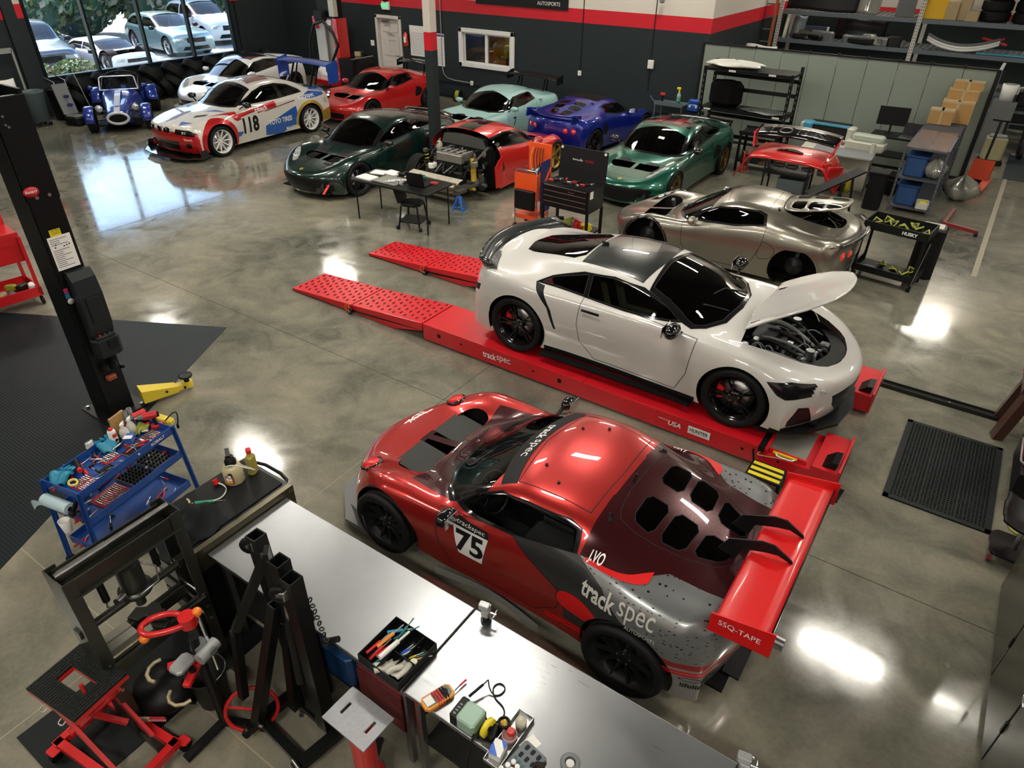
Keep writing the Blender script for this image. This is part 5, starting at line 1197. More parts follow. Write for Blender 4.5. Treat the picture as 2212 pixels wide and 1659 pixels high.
 for sd in (1,-1): w.tube([(-1.02,sd*.40,1.02),(-1.45,sd*.36,.66)],.02,BLACK,8);w.tube([(-1.03,sd*.44,.95),(-.2,sd*.46,.72)],.02,BLACK,8,smooth=1)
 w.build('roll_bar',BLACK,p)
 for sd in (1,-1): q=MB();seat(q,T(-.72,sd*.24,.14,s=(.85,.75,.85)));q.build('seat',SEAT,p)
 q=MB();steering(q,-.30,.24,.68,.14);q.build('steering_wheel',BLACK,p)
seven()
# alignment lift
LRED=mat('lift_red',(.56,.008,.016),.34,coat=.12,var=.12,scale=4);SLOT=mat('slot_shadow',(.10,.002,.004),.6)
def lift():
 L=thing('alignment_lift','long red drive-on alignment lift with two runways under the white sports coupe','lift',(0,0,0))
 for k,(y0,y1) in enumerate(((5.86,6.50),(7.45,8.09))):
  m=MB();m.b2((-5.36,y0,.03),(-.90,y1,.25));m.b2((-.90,y0,.03),(-.22,y1,.19));m.b2((-.48,y0,.19),(-.24,y1,.245));m.b2((-.245,y0-.02,.05),(-.22,y1+.02,.29))
  for x in (-3.0,): m.b2((x-.004,y0-.002,.2),(x+.004,y1+.002,.2515),SLOT)
  for i in range(13): m.cyl((-5.1+.36*i,y0-.003,.15),(-5.1+.36*i,y0,.15),.016 if i % 5 else .03,INK,10)
  r=m.build('runway',LRED,L,bevel=.006)
  # approach ramp, two hinged sections
  for a,b,za,zb in ((-7.90,-6.68,.045,.13),(-6.66,-5.38,.13,.25)):
   m=MB();m.add([(a,y0,za-.03 if a < -7 else .06),(a,y1,za-.03 if a < -7 else .06),(b,y1,zb-.11),(b,y0,zb-.11),(a,y0,za),(a,y1,za),(b,y1,zb),(b,y0,zb)],[(0,1,2,3),(7,6,5,4),(0,4,5,1),(1,5,6,2),(2,6,7,3),(3,7,4,0)],LRED)
   if b > -6 : m.add([(a,y0,.13-.11),(b+.0,y0,.14),(a+.75,y0,.01)],[(0,1,2)],LRED)
   rp=m.build('ramp',LRED,L,bevel=.004)
   s=MB();nx=12
   for i in range(nx):
    for j in range(5):
     x=a+.08+(b-a-.14)*i/(nx-1);y=y0+.09+.115*j+(.04 if i % 2 else 0);z=za+(zb-za)*(x-a)/(b-a)
     if y > y1-.04: continue
     s.cbox((x,y,z+.004),(.018,.055,.012),.008,SLOT)
   s.build('tread_slot',SLOT,rp,kind='stuff')
  m=MB();m.cyl((-6.67,y0-.05,.05),(-6.67,y0-.01,.05),.045,BLACK,14);m.cyl((-6.67,y0-.055,.05),(-6.67,y0-.04,.05),.02,STEEL,10);m.build('ramp_wheel',BLACK,L)
  m=MB();m.tube([(-6.69,y0-.03,.16),(-6.74,y0-.05,.12),(-6.72,y0-.06,.05),(-6.68,y0-.05,.06),(-6.69,y0-.03,.15)],.008,mat('pull_orange',(.75,.12,.01),.4),6,smooth=1);m.build('pull_handle',parent=L)
  m=MB();m.prism([(-.45,.19),(-.28,.19),(-.26,.33),(-.32,.32)],y0+.05,y0+.26,BLACK,Matrix(((1,0,0,0),(0,0,1,0),(0,1,0,0),(0,0,0,1))));m.build('wheel_chock',BLACK,L,bevel=.004)
  m=MB();m.b2((-.92,y0+.05,.19),(-.55,y1-.06,.215),mat('turnplate_steel',(.24,.23,.20),.5,.6));m.b2((-.99,y0-.01,.2),(-.93,y1,.262),BLACK);m.b2((-.93,y0+.035,.19),(-.53,y0+.06,.24),LRED);m.build('turn_plate',BLACK,L)
  m=MB();m.b2((-.85,y0+.02,.215),(-.62,y0+.05,.235),YEL);m.tube([(-.82,y0+.02,.22),(-.80,y0-.015,.22),(-.66,y0-.015,.22),(-.64,y0+.02,.22)],.008,WHITEP,6,smooth=1);m.tube([(-.93,y0+.03,.21),(-1.0,y0-.03,.16),(-.9,y0-.04,.19),(-.7,y0-.0,.21)],.005,mat('cable_tan',(.45,.33,.15),.6),5,smooth=2);m.build('plate_lock',parent=L)
  if k == 0:
   m=MB();m.b2((-2.96,y0-.006,.045),(-2.1,y0,.235),LRED)
   m.build('side_rail',LRED,L)
   m=MB()
   text_mb(m,'track',(-4.30,y0-.002,.145),(1,0,0),(0,0,1),.09,WINK,bold=.02,width=.20);text_mb(m,'spec',(-4.09,y0-.002,.14),(1,0,0),(0,0,1),.09,WINK,width=.20)
   text_mb(m,'MADE IN',(-2.0,y0-.002,.16),(1,0,0),(0,0,1),.02,WINK);text_mb(m,'USA',(-1.87,y0-.002,.14),(1,0,0),(0,0,1),.06,WINK,bold=.02,shear=.2)
   m.b2((-1.72,y0-.004,.10),(-1.48,y0-.001,.19),WINK);text_mb(m,'HUNTER',(-1.60,y0-.004,.15),(1,0,0),(0,0,1),.04,INK,bold=.02,width=.2);text_mb(m,'Engineering Company',(-1.60,y0-.004,.118),(1,0,0),(0,0,1),.014,INK,width=.18)
   for i,c in enumerate((mat('warn_orange',(.7,.2,.02),.5),WINK,YEL,WINK,mat('warn_green',(.1,.35,.15),.5))):
    m.b2((-2.62+.085*i,y0-.004,.09),(-2.54+.085*i,y0-.001,.18),c);m.b2((-2.615+.085*i,y0-.0045,.155),(-2.545+.085*i,y0-.004,.17),INK)
   m.build('decal',WINK,L)
 sp=thing('alignment_step','black step with yellow grip strips beside the front of the red lift','step',(-.82,5.62,0))
 m=MB();m.b2((-.17,-.13,.14),(.17,.13,.165));m.b2((-.17,-.13,0),(-.14,.13,.14));m.b2((.14,-.13,0),(.17,.13,.14));m.build('body',BLACK,sp,bevel=.003)
 for i in range(3): MB().b2((-.15,-.11+.085*i,.165),(.15,-.065+.085*i,.17)).build('grip_strip',YEL,sp)
 m=MB();m.tube([(-.16,.12,.15),(-.19,.13,.25),(-.19,.13,.28)],.012,BLACK,6);m.build('handle',BLACK,sp)
 tr=thing('cable_channel','long dark steel channel on the floor from the lift to the right edge','channel',(0,0,0))
 m=MB();m.b2((-.22,8.18,.0),(.98,8.27,.03));m.b2((-.22,8.165,0),(.98,8.18,.05));m.b2((-.22,8.27,0),(.98,8.285,.05));m.build('body',DKMETAL,tr);m=MB();m.cyl((.5,8.22,.03),(.5,8.22,.036),.012,STEEL);m.build('bolt',STEEL,tr)
lift()
# mats
def mats_():
 RUBM=mat('mat_rubber',(.010,.014,.015),.5,var=.2,scale=60,spec=.25)
 t=thing('rubber_mat','black perforated rubber floor mat right of the lift','mat',(0,0,0));m=MB();x0,x1,y0,y1=.17,1.08,6.13,7.62
 m.b2((x0,y0,0),(x1,y1,.008));m.b2((x0,y0,.008),(x0+.05,y1,.018));m.b2((x1-.05,y0,.008),(x1,y1,.018));m.b2((x0,y0,.008),(x1,y0+.05,.018));m.b2((x0,y1-.05,.008),(x1,y1,.018))
 for i in (1,2): m.b2((x0+.303*i-.008,y0,.008),(x0+.303*i+.008,y1,.019))
 m.build('mat_base',RUBM,t)
 s=MB();nx,ny=26,42
 for i in range(nx+1): s.b2((x0+.05+(x1-x0-.1)*i/nx-.006,y0+.05,.008),(x0+.05+(x1-x0-.1)*i/nx+.006,y1-.05,.017))
 for j in range(ny+1): s.b2((x0+.05,y0+.05+(y1-y0-.1)*j/ny-.006,.008),(x1-.05,y0+.05+(y1-y0-.1)*j/ny+.006,.0165))
 s.build('mat_grid',RUBM,t,kind='stuff')
 big=mat('mat_tread',(.012,.019,.023),.5,var=.2,scale=3,spec=.3);N,L,b=nodes_of(big)
 tc=[n for n in N if n.type == 'TEX_COORD'][0];mp=N.new('ShaderNodeMapping');mp.inputs['Scale'].default_value=(34,34,34);L.new(tc.outputs['Object'],mp.inputs[0]);ck=N.new('ShaderNodeTexVoronoi');ck.inputs['Randomness'].default_value=0.;L.new(mp.outputs[0],ck.inputs['Vector']);ck.inputs['Scale'].default_value=1
 bp=N.new('ShaderNodeBump');bp.inputs['Strength'].default_value=.8;bp.inputs['Distance'].default_value=.006;L.new(ck.outputs['Distance'],bp.inputs['Height']);L.new(bp.outputs[0],b.inputs['Normal'])
 m=MB();m.prism([(-7.74,4.59),(-11.8,4.59),(-11.8,.4),(-5.6,.4),(-5.6,.77),(-7.74,4.59)][:5],0,.006)
 m=MB();m.b2((-11.5,.55,0),(-7.74,4.59,.006))
 mt_=thing('tread_mat','big dark textured mat on the floor around the lift post','mat',(-7.74,4.59,0),0)
 # the sheet's right corner is the measured point; its right edge runs toward the near left
 a=atan2(.87-4.59,-5.745+7.736);c1=Vector((cos(a),sin(a),0));b2_=atan2(3.374-4.589,-10.032+7.736);c2=Vector((cos(b2_),sin(b2_),0))
 q=MB();P=[Vector((0,0,0)),c2*5.4,c2*5.4+c1*6.6,c1*6.6]
 q.add([(p.x,p.y,0) for p in P]+[(p.x,p.y,.006) for p in P],[(0,3,2,1),(4,5,6,7),(0,1,5,4),(1,2,6,5),(2,3,7,6),(3,0,4,7)]);
 for f_ in range(0): pass
 q.build('mat_sheet',big,mt_)
 t=thing('storage_mat','small dark mat on the floor at the far right by the shelving','mat',(0,0,0));MB().b2((.34,18.6,0),(2.2,20.9,.01)).build('mat_sheet',mat('mat_teal',(.03,.045,.055),.6),t)
 t=thing('press_mat','thin black rubber mat under the shop press','mat',(0,0,0));MB().b2((-4.12,.25,0),(-3.4,1.75,.008)).build('mat_sheet',RUBM,t)
mats_()
# two-post lift column at left
def post():
 t=thing('lift_post','tall black two-post lift column leaning over the view at left','lift',(-7.05,2.72,0));BK=mat('post_black',(.008,.009,.010),.38,var=.2,scale=3)
 m=MB();m.b2((-.34,-.14,0),(-.31,.14,3.34));m.b2((-.31,-.14,0),(.0,-.11,3.34));m.b2((-.31,.11,0),(.0,.14,3.34));m.b2((-.03,-.14,2.40),(.02,.14,3.30));m.b2((-.01,-.13,1.95),(.012,.13,2.40));m.b2((-.01,-.13,0.02),(.01,.13,1.95));m.build('column',BK,t,bevel=.004)
 m=MB();m.b2((-.4,-.24,0),(.12,.24,.02));[m.cyl((x,y,.02),(x,y,.045),.018,STEEL,6) for x in (-.35,.07) for y in (-.19,.19)];m.build('base_plate',BK,t)
 m=MB();
 for y in (-.06,.05): m.cyl((.02,y,2.44),(.028,y,2.44),.016)
 for y,z in ((-.09,3.08),(-.07,3.06),(-.09,3.15)): m.cyl((.02,y,z),(.028,y,z),.010)
 m.build('bolt',STEEL,t)
 m=MB();m.cyl((-.005,-.135,2.52),(.026,-.135,2.52),.0,mat('badge_red',(.5,.01,.02),.4));m.lathe([(0,.0),(.075,.0),(.075,.006),(0,.006)],MATS['badge_red'],24,T(.022,-.09,2.50,s=(1,.9,.62)),axis='x');text_mb(m,'Rotary',(.029,-.09,2.50),(0,1,0),(0,0,1),.035,WINK,bold=.01,shear=.2);m.build('badge',parent=t)
 m=MB();m.b2((.012,-.105,1.73),(.016,.105,2.06),PAPER)
 for i in range(16):
  if 3 < i < 6: continue
  m.b2((.016,-.09,2.03-.018*i),(.0165,-.09+.17*(.5 if i % 3 else .9),2.036-.018*i),GREYP)
 for y,z in ((-.05,1.98),(.02,1.95),(.045,1.955),(.07,1.96),(-.06,1.955)): m.box((.0168,y,z),(.001,.014,.012),INK)
 m.b2((.012,-.065,2.06),(.016,.035,2.125),YEL);text_mb(m,'CAUTION',(.017,-.015,2.115),(0,1,0),(0,0,1),.014,INK,bold=.02)
 for i in range(3): m.b2((.016,-.05,2.078+.009*i),(.0165,.025,2.081+.009*i),INK)
 m.b2((.012,-.13,1.50),(.015,-.09,1.55),mat('tag_pink',(.6,.03,.15),.5));m.b2((.012,-.13,1.445),(.015,-.09,1.495),mat('tag_blue',(.02,.2,.45),.5));m.lathe([(0,0),(.03,0),(.03,.003),(0,.003)],WINK,16,T(.013,-.10,1.41),axis='x')
 m.build('notice',PAPER,t)
 m=MB();n=20
 prof=[(.0,.95),(.09,1.0),(.125,1.12),(.13,1.45),(.10,1.62),(.05,1.70),(.0,1.70)]
 CG=mat('cover_grey',(.022,.028,.030),.45)
 P=[]
 for (x,z) in prof: P += [(.01+x,-.07,z),(.01+x,.16,z)]
 m.add(P,[(2*i,2*i+1,2*i+3,2*i+2) for i in range(6)],CG);m.add([P[2*i] for i in range(7)],[tuple(range(7))],CG);m.add([P[2*i+1] for i in range(7)],[tuple(range(6,-1,-1))],CG);m.cbox((.145,.045,1.30),(.012,.13,.26),.01,CG);m.build('motor_cover',CG,t,bevel=.01)
 m=MB();m.cbox((.07,.05,.86),(.16,.26,.22),.03,CG);m.cbox((.10,.05,.98),(.10,.2,.04),.01,CG);m.cbox((.16,.09,.90),(.01,.10,.10),.01,INK)
 for i in range(3): m.cyl((.12,-.0+.05*i,.995),(.12,-.0+.05*i,1.012),.012,(P_BRED,STEEL,STEEL)[i],10)
 m.build('control_box',CG,t)
 m=MB()
 for i,y in enumerate((-.03,.06)): m.cyl((.04,y,.58),(.04,y,.64),.045,BLACK,14);m.cyl((.04,y,.64),(.04,y,.66),.03,BLACK,12)
 m.cbox((.03,.0,.47),(.06,.1,.05),.01,mat('lock_orange',(.25,.05,.02),.5));m.cbox((.0,.16,.52),(.05,.04,.04),.01);m.build('arm_lock',BLACK,t)
 m=MB();m.cyl((-.2,.0,.06),(.05,.0,.2),.03)
 a=thing('arm','yellow swing arm with black round pad',None,(.07,.21,0),atan2(.47,.13));a.parent=t
 YL=mat('arm_yellow',(.66,.50,.03),.4,var=.1,scale=4)
 m=MB();m.add([(0,-.09,.06),(0,.09,.06),(0,.09,.22),(0,-.09,.22),(.38,-.06,.04),(.38,.06,.04),(.38,.06,.12),(.38,-.06,.12)],[(3,2,1,0),(4,5,6,7),(0,1,5,4),(1,2,6,5),(2,3,7,6),(3,0,4,7)],YL);m.build('outer_tube',YL,a,bevel=.006)
 m=MB();m.b2((.3,-.045,.05),(.50,.045,.11),YL);m.cyl((.50,0,.05),(.50,0,.115),.06,YL,18);m.build('inner_tube',YL,a,bevel=.004)
 m=MB();m.cyl((.50,0,.11),(.50,0,.17),.03,BLACK,12);m.lathe([(0,.17),(.06,.17),(.075,.18),(.075,.20),(.05,.195),(0,.195)],BLACK,24,T(.50,0,0));m.build('lift_pad',BLACK,a)
 m=MB();m.cyl((.45,-.07,.08),(.45,-.055,.08),.014,INK,8);m.cyl((.25,-.1,.12),(.25,-.085,.12),.014,INK,8);m.build('pin',INK,a)
post()
# steel bench, two tables
def bench():
 m=mat('bench_steel',(.31,.32,.335),.30,.95);N,L,b=nodes_of(m);tc=[n for n in N if n.type == 'TEX_COORD'][0]
 mp=N.new('ShaderNodeMapping');mp.inputs['Scale'].default_value=(1.2,26,1);mp.inputs['Rotation'].default_value=(0,0,.5);L.new(tc.outputs['Object'],mp.inputs[0]);nz=N.new('ShaderNodeTexNoise');nz.inputs['Scale'].default_value=5;nz.inputs['Detail'].default_value=8;L.new(mp.outputs[0],nz.inputs[0])
 n2=N.new('ShaderNodeTexNoise');n2.inputs['Scale'].default_value=2.2;n2.inputs['Detail'].default_value=5;L.new(tc.outputs['Object'],n2.inputs[0])
 ad=N.new('ShaderNodeMath');ad.operation='MULTIPLY';L.new(nz.outputs[0],ad.inputs[0]);L.new(n2.outputs[0],ad.inputs[1])
 r=N.new('ShaderNodeMapRange');r.inputs[1].default_value=.1;r.inputs[2].default_value=.4;r.inputs[3].default_value=.27;r.inputs[4].default_value=.40;L.new(ad.outputs[0],r.inputs[0]);L.new(r.outputs[0],b.inputs['Roughness'])
 bp=N.new('ShaderNodeBump');bp.inputs['Strength'].default_value=.018;bp.inputs['Distance'].default_value=.01;L.new(nz.outputs[0],bp.inputs['Height']);L.new(bp.outputs[0],b.inputs['Normal'])
 for nm,x0,x1,lab in (('steel_workbench',-3.60,-1.805,'dull stainless steel workbench against the black tool chest'),('steel_workbench',-1.795,.45,'brighter stainless steel workbench carrying the soldering station')):
  t=thing(nm,lab,'workbench',(0,0,0));q=MB();q.b2((x0,1.58,.865),(x1,2.275,.90));q.build('worktop',m,t,bevel=.006)
  q=MB();q.b2((x0+.06,1.62,.80),(x1-.06,2.24,.865),DKMETAL);q.build('apron',DKMETAL,t)
  for x in (x0+.05,x1-.05):
   for y in (1.65,2.2): MB().b2((x-.02,y-.02,0),(x+.02,y+.02,.86)).build('leg',STEEL,t)
  q=MB();q.b2((x0+.05,1.66,.30),(x1-.05,2.2,.325));q.build('lower_shelf',DKMETAL,t)
 # things on the shelf below
 t=thing('under_bench_drawers','dark red cabinet tucked under the steel bench','cabinet',(-2.05,1.85,.325));MB().cbox((0,0,.2),(.40,.44,.40),.01).build('body',mat('dark_red_box',(.10,.01,.012),.5),t);[MB().b2((-.18,-.235,.03+.12*i),(.18,-.22,.135+.12*i)).build('drawer',MATS['dark_red_box'],t) for i in range(3)]
 t=thing('blue_tote','dark blue tote under the steel bench beside the hoist','tote',(-2.6,1.80,.325));q=MB();q.cbox((0,0,.15),(.5,.3,.3),.03);q.cbox((0,0,.31),(.54,.34,.03),.03);q.build('body',mat('tote_blue',(.01,.05,.16),.5),t)
 t=thing('cardboard_sheet','grey board lying on the floor under the bench','board',(-1.05,1.35,0),.1);MB().b2((-.3,-.25,0),(.35,.3,.012)).build('body',mat('board_grey',(.08,.09,.09),.7),t)
bench()
# black tool chest at the bench's end
def chest():
 t=thing('black_tool_chest','black tool chest with dark rubber top between blue cart and steel bench','tool chest',(-3.90,1.90,0));K=mat('chest_black',(.007,.008,.009),.35,spec=.3,var=.3,scale=5);G=mat('chest_brass_sheen',(.10,.09,.06),.35,.7)
 m=MB();m.b2((-.27,-.42,.12),(.26,.44,.90),K);m.build('body',K,t,bevel=.006)
 m=MB();m.b2((-.29,-.44,.90),(.24,.46,.95));m.cbox((-.03,.01,.955),(.48,.84,.012),.01,RUBBER);m.build('top',K,t,bevel=.005)
 m=MB();m.b2((.245,-.44,.76),(.29,.46,.96),G);
 for y in (-.42,-.40,.42,.44):
  for z in (.80,.92): m.cyl((.29,y,z),(.296,y,z),.008,STEEL,8)
 m.build('end_rail',G,t,bevel=.003)
 for i in range(4): q=MB();q.b2((-.25,-.44,.17+.18*i),(.24,-.42,.33+.18*i),K);d=q.build('drawer',K,t);MB().b2((-.2,-.452,.31+.18*i),(.2,-.44,.325+.18*i)).build('handle',DKMETAL,d)
 m=MB();m.tube([(-.2,.44,.90),(-.2,.52,.92),(.15,.52,.92),(.2,.44,.90)],.014,BLACK,8,smooth=1);m.build('side_handle',BLACK,t)
 for x in (-.2,.2):
  for y in (-.35,.37): q=MB();q.cyl((x-.02,y,.06),(x+.02,y,.06),.06,BLACK,16);q.cyl((x,y,.06),(x,y,.13),.015,STEEL);q.build('caster',BLACK,t)
 # sprayer
 t=thing('pressure_sprayer','yellowed white pressure bottle with black pump on the tool chest','sprayer',(-4.01,2.14,.961));YP=mat('aged_plastic',(.52,.47,.28),.4)
 m=MB();m.lathe([(0,0),(.068,0),(.075,.01),(.075,.12),(.06,.155),(.035,.17)],YP,24);m.build('bottle',YP,t)
 m=MB();m.lathe([(.04,.165),(.043,.17),(.043,.20),(.03,.21),(.03,.235),(0,.235)],BLACK,20);m.cyl((0,0,.23),(0,0,.27),.012,BLACK);m.bar((-.04,.02,.275),(.06,-.04,.285),.03,.018,BLACK);m.build('pump',BLACK,t)
 m=MB();m.lathe([(0,0),(.018,0),(.018,.02),(0,.02)],BLACK,16,T(.045,-.055,.11,rx=pi/2,rz=.7));m.lathe([(.0,.021),(.014,.021)],WINK,12,T(.045,-.055,.11,rx=pi/2,rz=.7));m.build('gauge',BLACK,t)
 m=MB();n=8
 for k,(c,z0,z1,r0) in enumerate(((mat('label_red',(.45,.02,.03),.5),.025,.095,.0757),(YEL,.035,.05,.0762),(WINK,.055,.085,.0764))):
  a0,a1=(-1.5,-.6) if k == 0 else (-1.4,-.75);P=[]
  for i in range(n+1): a=a0+(a1-a0)*i/n;P += [(r0*cos(a),r0*sin(a),z0),(r0*cos(a),r0*sin(a),z1)]
  m.add(P,[(2*i,2*i+2,2*i+3,2*i+1) for i in range(n)],c,True)
 m.build('label',WINK,t)
 m=MB();m.tube([(0,-.06,.17),(.05,-.02,.19),(.13,.02,.18),(.17,.07,.14),(.14,.10,.10),(.06,.09,.10),(.03,.05,.14),(.02,.02,.18)],.006,mat('clear_hose',(.55,.56,.50),.2),8,smooth=2);m.build('hose',MATS['clear_hose'],t)
 t=thing('fluid_bottle','square olive oil bottle with red cap behind the pressure sprayer','bottle',(-3.97,2.28,.961),.4);OL=mat('oil_olive',(.33,.29,.06),.35)
 m=MB();m.cbox((0,0,.085),(.06,.085,.17),.015,OL);m.lathe([(.03,.165),(.017,.19),(.017,.21)],OL,14);m.build('body',OL,t);m=MB();m.lathe([(.021,.20),(.021,.235),(0,.235)],P_BRED,14);m.build('cap',P_BRED,t)
 t=thing('red_cap_hose','thin hose with red cap lying on the tool chest','hose',(-4.02,2.0,.961));m=MB();m.tube([(-.06,.03,.02),(.0,.05,.01),(.06,.03,.008),(.10,-.04,.008),(.08,-.10,.008),(.05,-.14,.02)],.006,MATS['clear_hose'],7,smooth=2);m.build('tube',MATS['clear_hose'],t);m=MB();m.cyl((-.06,.03,.005),(-.08,.03,.04),.022,P_BRED,12);m.build('cap',P_BRED,t)
 t=thing('brake_bleeder','green handled bleeder pen with short tubes on the black chest','tool',(-3.97,1.84,.965),.75);GR=mat('tool_green',(.02,.30,.15),.4)
 m=MB();m.cyl((-.06,0,.02),(.05,0,.02),.012,GR,10);m.cyl((.05,0,.02),(.07,0,.02),.008,GR,10);m.build('grip',GR,t);m=MB();m.cyl((-.06,0,.02),(-.10,.0,.02),.005,CHROME,8);m.cyl((.07,0,.02),(.15,0,.02),.003,CHROME,8);m.tube([(-.10,0,.02),(-.11,.03,.02),(-.13,.05,.02)],.008,mat('cable_tan',(.45,.33,.15),.6),6);m.build('nozzle',CHROME,t)
 t=thing('black_cloth','crumpled black jacket heaped on the front of the black tool chest','cloth',(-3.92,1.62,.958));CL=mat('black_cloth',(.012,.016,.018),.85)
 rr=random.Random(2);ph=[rr.uniform(0,6) for _ in range(6)]
 def cf(u,v):
  a,b=u*2-1,v*2-1;r=max(0,1-(a*a+b*b)**.9);z=.11*r*(1+.35*sin(5*a+ph[0]+2*b)+.3*sin(7*b+ph[1]-3*a)+.2*sin(11*a+9*b));return (a*.24+.02*sin(6*b),b*.25+.02*sin(5*a+1),max(.0,z)+.004)
 MB().grid(cf,30,30,CL).build('folds',CL,t)
chest()
# blue tool cart
KBLUE=mat('cart_blue',(.008,.055,.26),.4,var=.1,scale=4)
def tools_strip(mb,x0,y0,x1,y1,z,n,rr,mats,L=(.07,.12),ang=0.,r=.005):
 for i in range(n):
  t=(i+.5)/n;x,y=x0+(x1-x0)*t,y0+(y1-y0)*t;l=rr.uniform(*L);a=ang+rr.uniform(-.06,.06)
  mb.cyl((x-cos(a)*l/2,y-sin(a)*l/2,z),(x+cos(a)*l/2,y+sin(a)*l/2,z),r*rr.uniform(.8,1.2),rr.choice(mats),6)
def bluecart():
 ang=atan2(2.27-1.38,-5.19+5.0+.0)
 A=Vector((-4.95,1.40));Bp=Vector((-5.14,2.33));Cc=Vector((-5.40,1.33))
 t=thing('blue_tool_cart','blue three-shelf tool cart crowded with hand tools','tool cart',(-5.27,1.83,0),pi/2+.20);lx,ly=.47,.20
 rr=random.Random(21)
 def tray(z,dep,nm,lab=None):
  m=MB();m.b2((-lx,-ly,z-dep),(lx,ly,z-dep+.012));m.b2((-lx,-ly,z-dep),(lx,-ly+.008,z));m.b2((-lx,ly-.008,z-dep),(lx,ly,z));m.b2((-lx,-ly,z-dep),(-lx+.008,ly,z));m.b2((lx-.008,-ly,z-dep),(lx,ly,z));m.build(nm,KBLUE,t,bevel=.002);return z-dep+.012
 z1=tray(.86,.075,'top_tray');z2=tray(.58,.075,'middle_tray');z3=tray(.24,.075,'bottom_tray')
 for sx in (-1,1):
  for sy in (-1,1):
   m=MB();x0=sx*lx;y0=sy*ly;x1=sx*(lx+.06)
   m.bar((x0,y0,.86),(x1,y0,.06),.045,.006,KBLUE,up=(0,1,0));m.bar((x0,y0-.0*sy,.86),(x1,y0,.06),.006,.045,KBLUE,up=(0,1,0));m.cyl((x0,y0*1.01,.80),(x0,y0*1.04,.80),.008,BLACK,8);m.cyl((x0,y0*1.01,.83),(x0,y0*1.04,.83),.008,BLACK,8);m.build('leg',KBLUE,t)
   q=MB();q.cyl((x1,y0-.015,.035),(x1,y0+.015,.035),.035,BLACK,12);q.build('caster',BLACK,t)
 text_obj('KOBALT',(.30,-ly-.002,.825),(1,0,0),(0,0,1),.028,WINK,t,bold=.02)
 text_obj('KOBALT',(-.30,ly+.002,.825),(-1,0,0),(0,0,1),.028,WINK,t,bold=.02)
 T0=t.matrix_basis.copy() if False else Matrix.Translation((-5.27,1.83,0)) @ Matrix.Rotation(pi/2+.20,4,'Z')
 def on(name,lab,cat,x,y,z,rz=0,group=None): p=T0 @ Vector((x,y,z));return thing(name,lab,cat,tuple(p),rz+pi/2+.20,group)
 RT=mat('tool_red',(.5,.015,.02),.4);CHR=mat('socket_chrome',(.6,.6,.62),.25,1.)
 # socket trays
 def strays(z,spec):
  for (x,y,w,d,nx,ny,dark,lab) in spec:
   s=on('socket_tray',lab,'socket set',x,y,z);m=MB();m.cbox((0,0,.007),(w,d,.014),.006,RT if not dark else GREYP);m.build('tray',RT,s)
   q=MB()
   for i in range(nx):
    for j in range(ny):
     r=min(w/nx,d/ny)*.36;X,Yy=-w/2+w*(i+.5)/nx,-d/2+d*(j+.5)/ny
     if ny <= 2: q.cyl((X,Yy-d/ny*.42,.02),(X,Yy+d/ny*.42,.02),r,CHR if not dark else BLACK,8)
     else: q.cyl((X,Yy,.014),(X,Yy,.035),r,CHR if not dark else BLACK,8)
   q.build('socket',CHR,s,kind='stuff')
 strays(z1,[(-.33,-.09,.15,.17,8,2,0,'chrome socket tray at the near corner of the blue cart'),(-.14,-.12,.12,.12,6,1,1,'dark deep socket tray in the near half of the blue cart'),(-.02,.0,.14,.10,7,1,0,'chrome deep socket row in the middle of the blue cart'),(.12,-.10,.13,.12,6,1,1,'dark socket row under the far half of the blue cart'),(.20,-.02,.12,.12,5,2,0,'chrome socket rail beside the spray can'),(.34,-.08,.13,.13,7,1,0,'bright socket row next to the red drill')])
 strays(z2,[(.33,-.02,.2,.24,6,5,1,'black impact socket tray at the far end of the middle shelf'),(.10,-.04,.2,.22,6,5,1,'black impact socket tray in the middle of the middle shelf')])
 s=on('wrench_rack','fan of combination wrenches on the middle shelf of the blue cart','wrench set',-.16,-.06,z2);q=MB();q.cbox((0,0,.006),(.26,.22,.012),.005,RT);q.build('rack',RT,s)
 for i in range(12): w_=MB();x=-.11+.02*i;l=.09+.006*i;w_.cyl((x,-l/2-.02,.02),(x,l/2,.02),.004,CHR,6);w_.cyl((x,-l/2-.02,.014),(x,-l/2-.02,.026),.009,CHR,8);w_.cyl((x,l/2,.014),(x,l/2,.026),.009,CHR,8);w_.build('wrench',CHR,s)
 kinds=[('screwdriver','red handled screwdriver'),('pliers','red handled pliers'),('ratchet','chrome ratchet'),('pick','thin steel pick')]
 spots=[(-.40,.10,z1,.3,0),(-.30,.13,z1,.9,1),(-.22,.06,z1,1.2,0),(-.12,.07,z1,.4,2),(-.05,.13,z1,1.0,1),(.05,.12,z1,.2,2),(-.17,.14,z1,.1,0),(.02,.06,z1,.5,3),(.12,.08,z1,.7,2),(-.38,.0,z1,1.5,3),
    (-.40,-.05,z2,.4,1),(-.35,.08,z2,1.0,0),(-.28,.12,z2,.2,2),(.0,.13,z2,.1,0),(.10,.14,z2,.3,1),(.22,.15,z2,.6,0),(-.42,.1,z2,.2,3),(-.1,.12,z2,.5,2),(-.40,.1,z3,.2,1),(-.2,.05,z3,.9,2),(.3,-.05,z3,.4,1),(.4,.08,z3,1.1,3)]
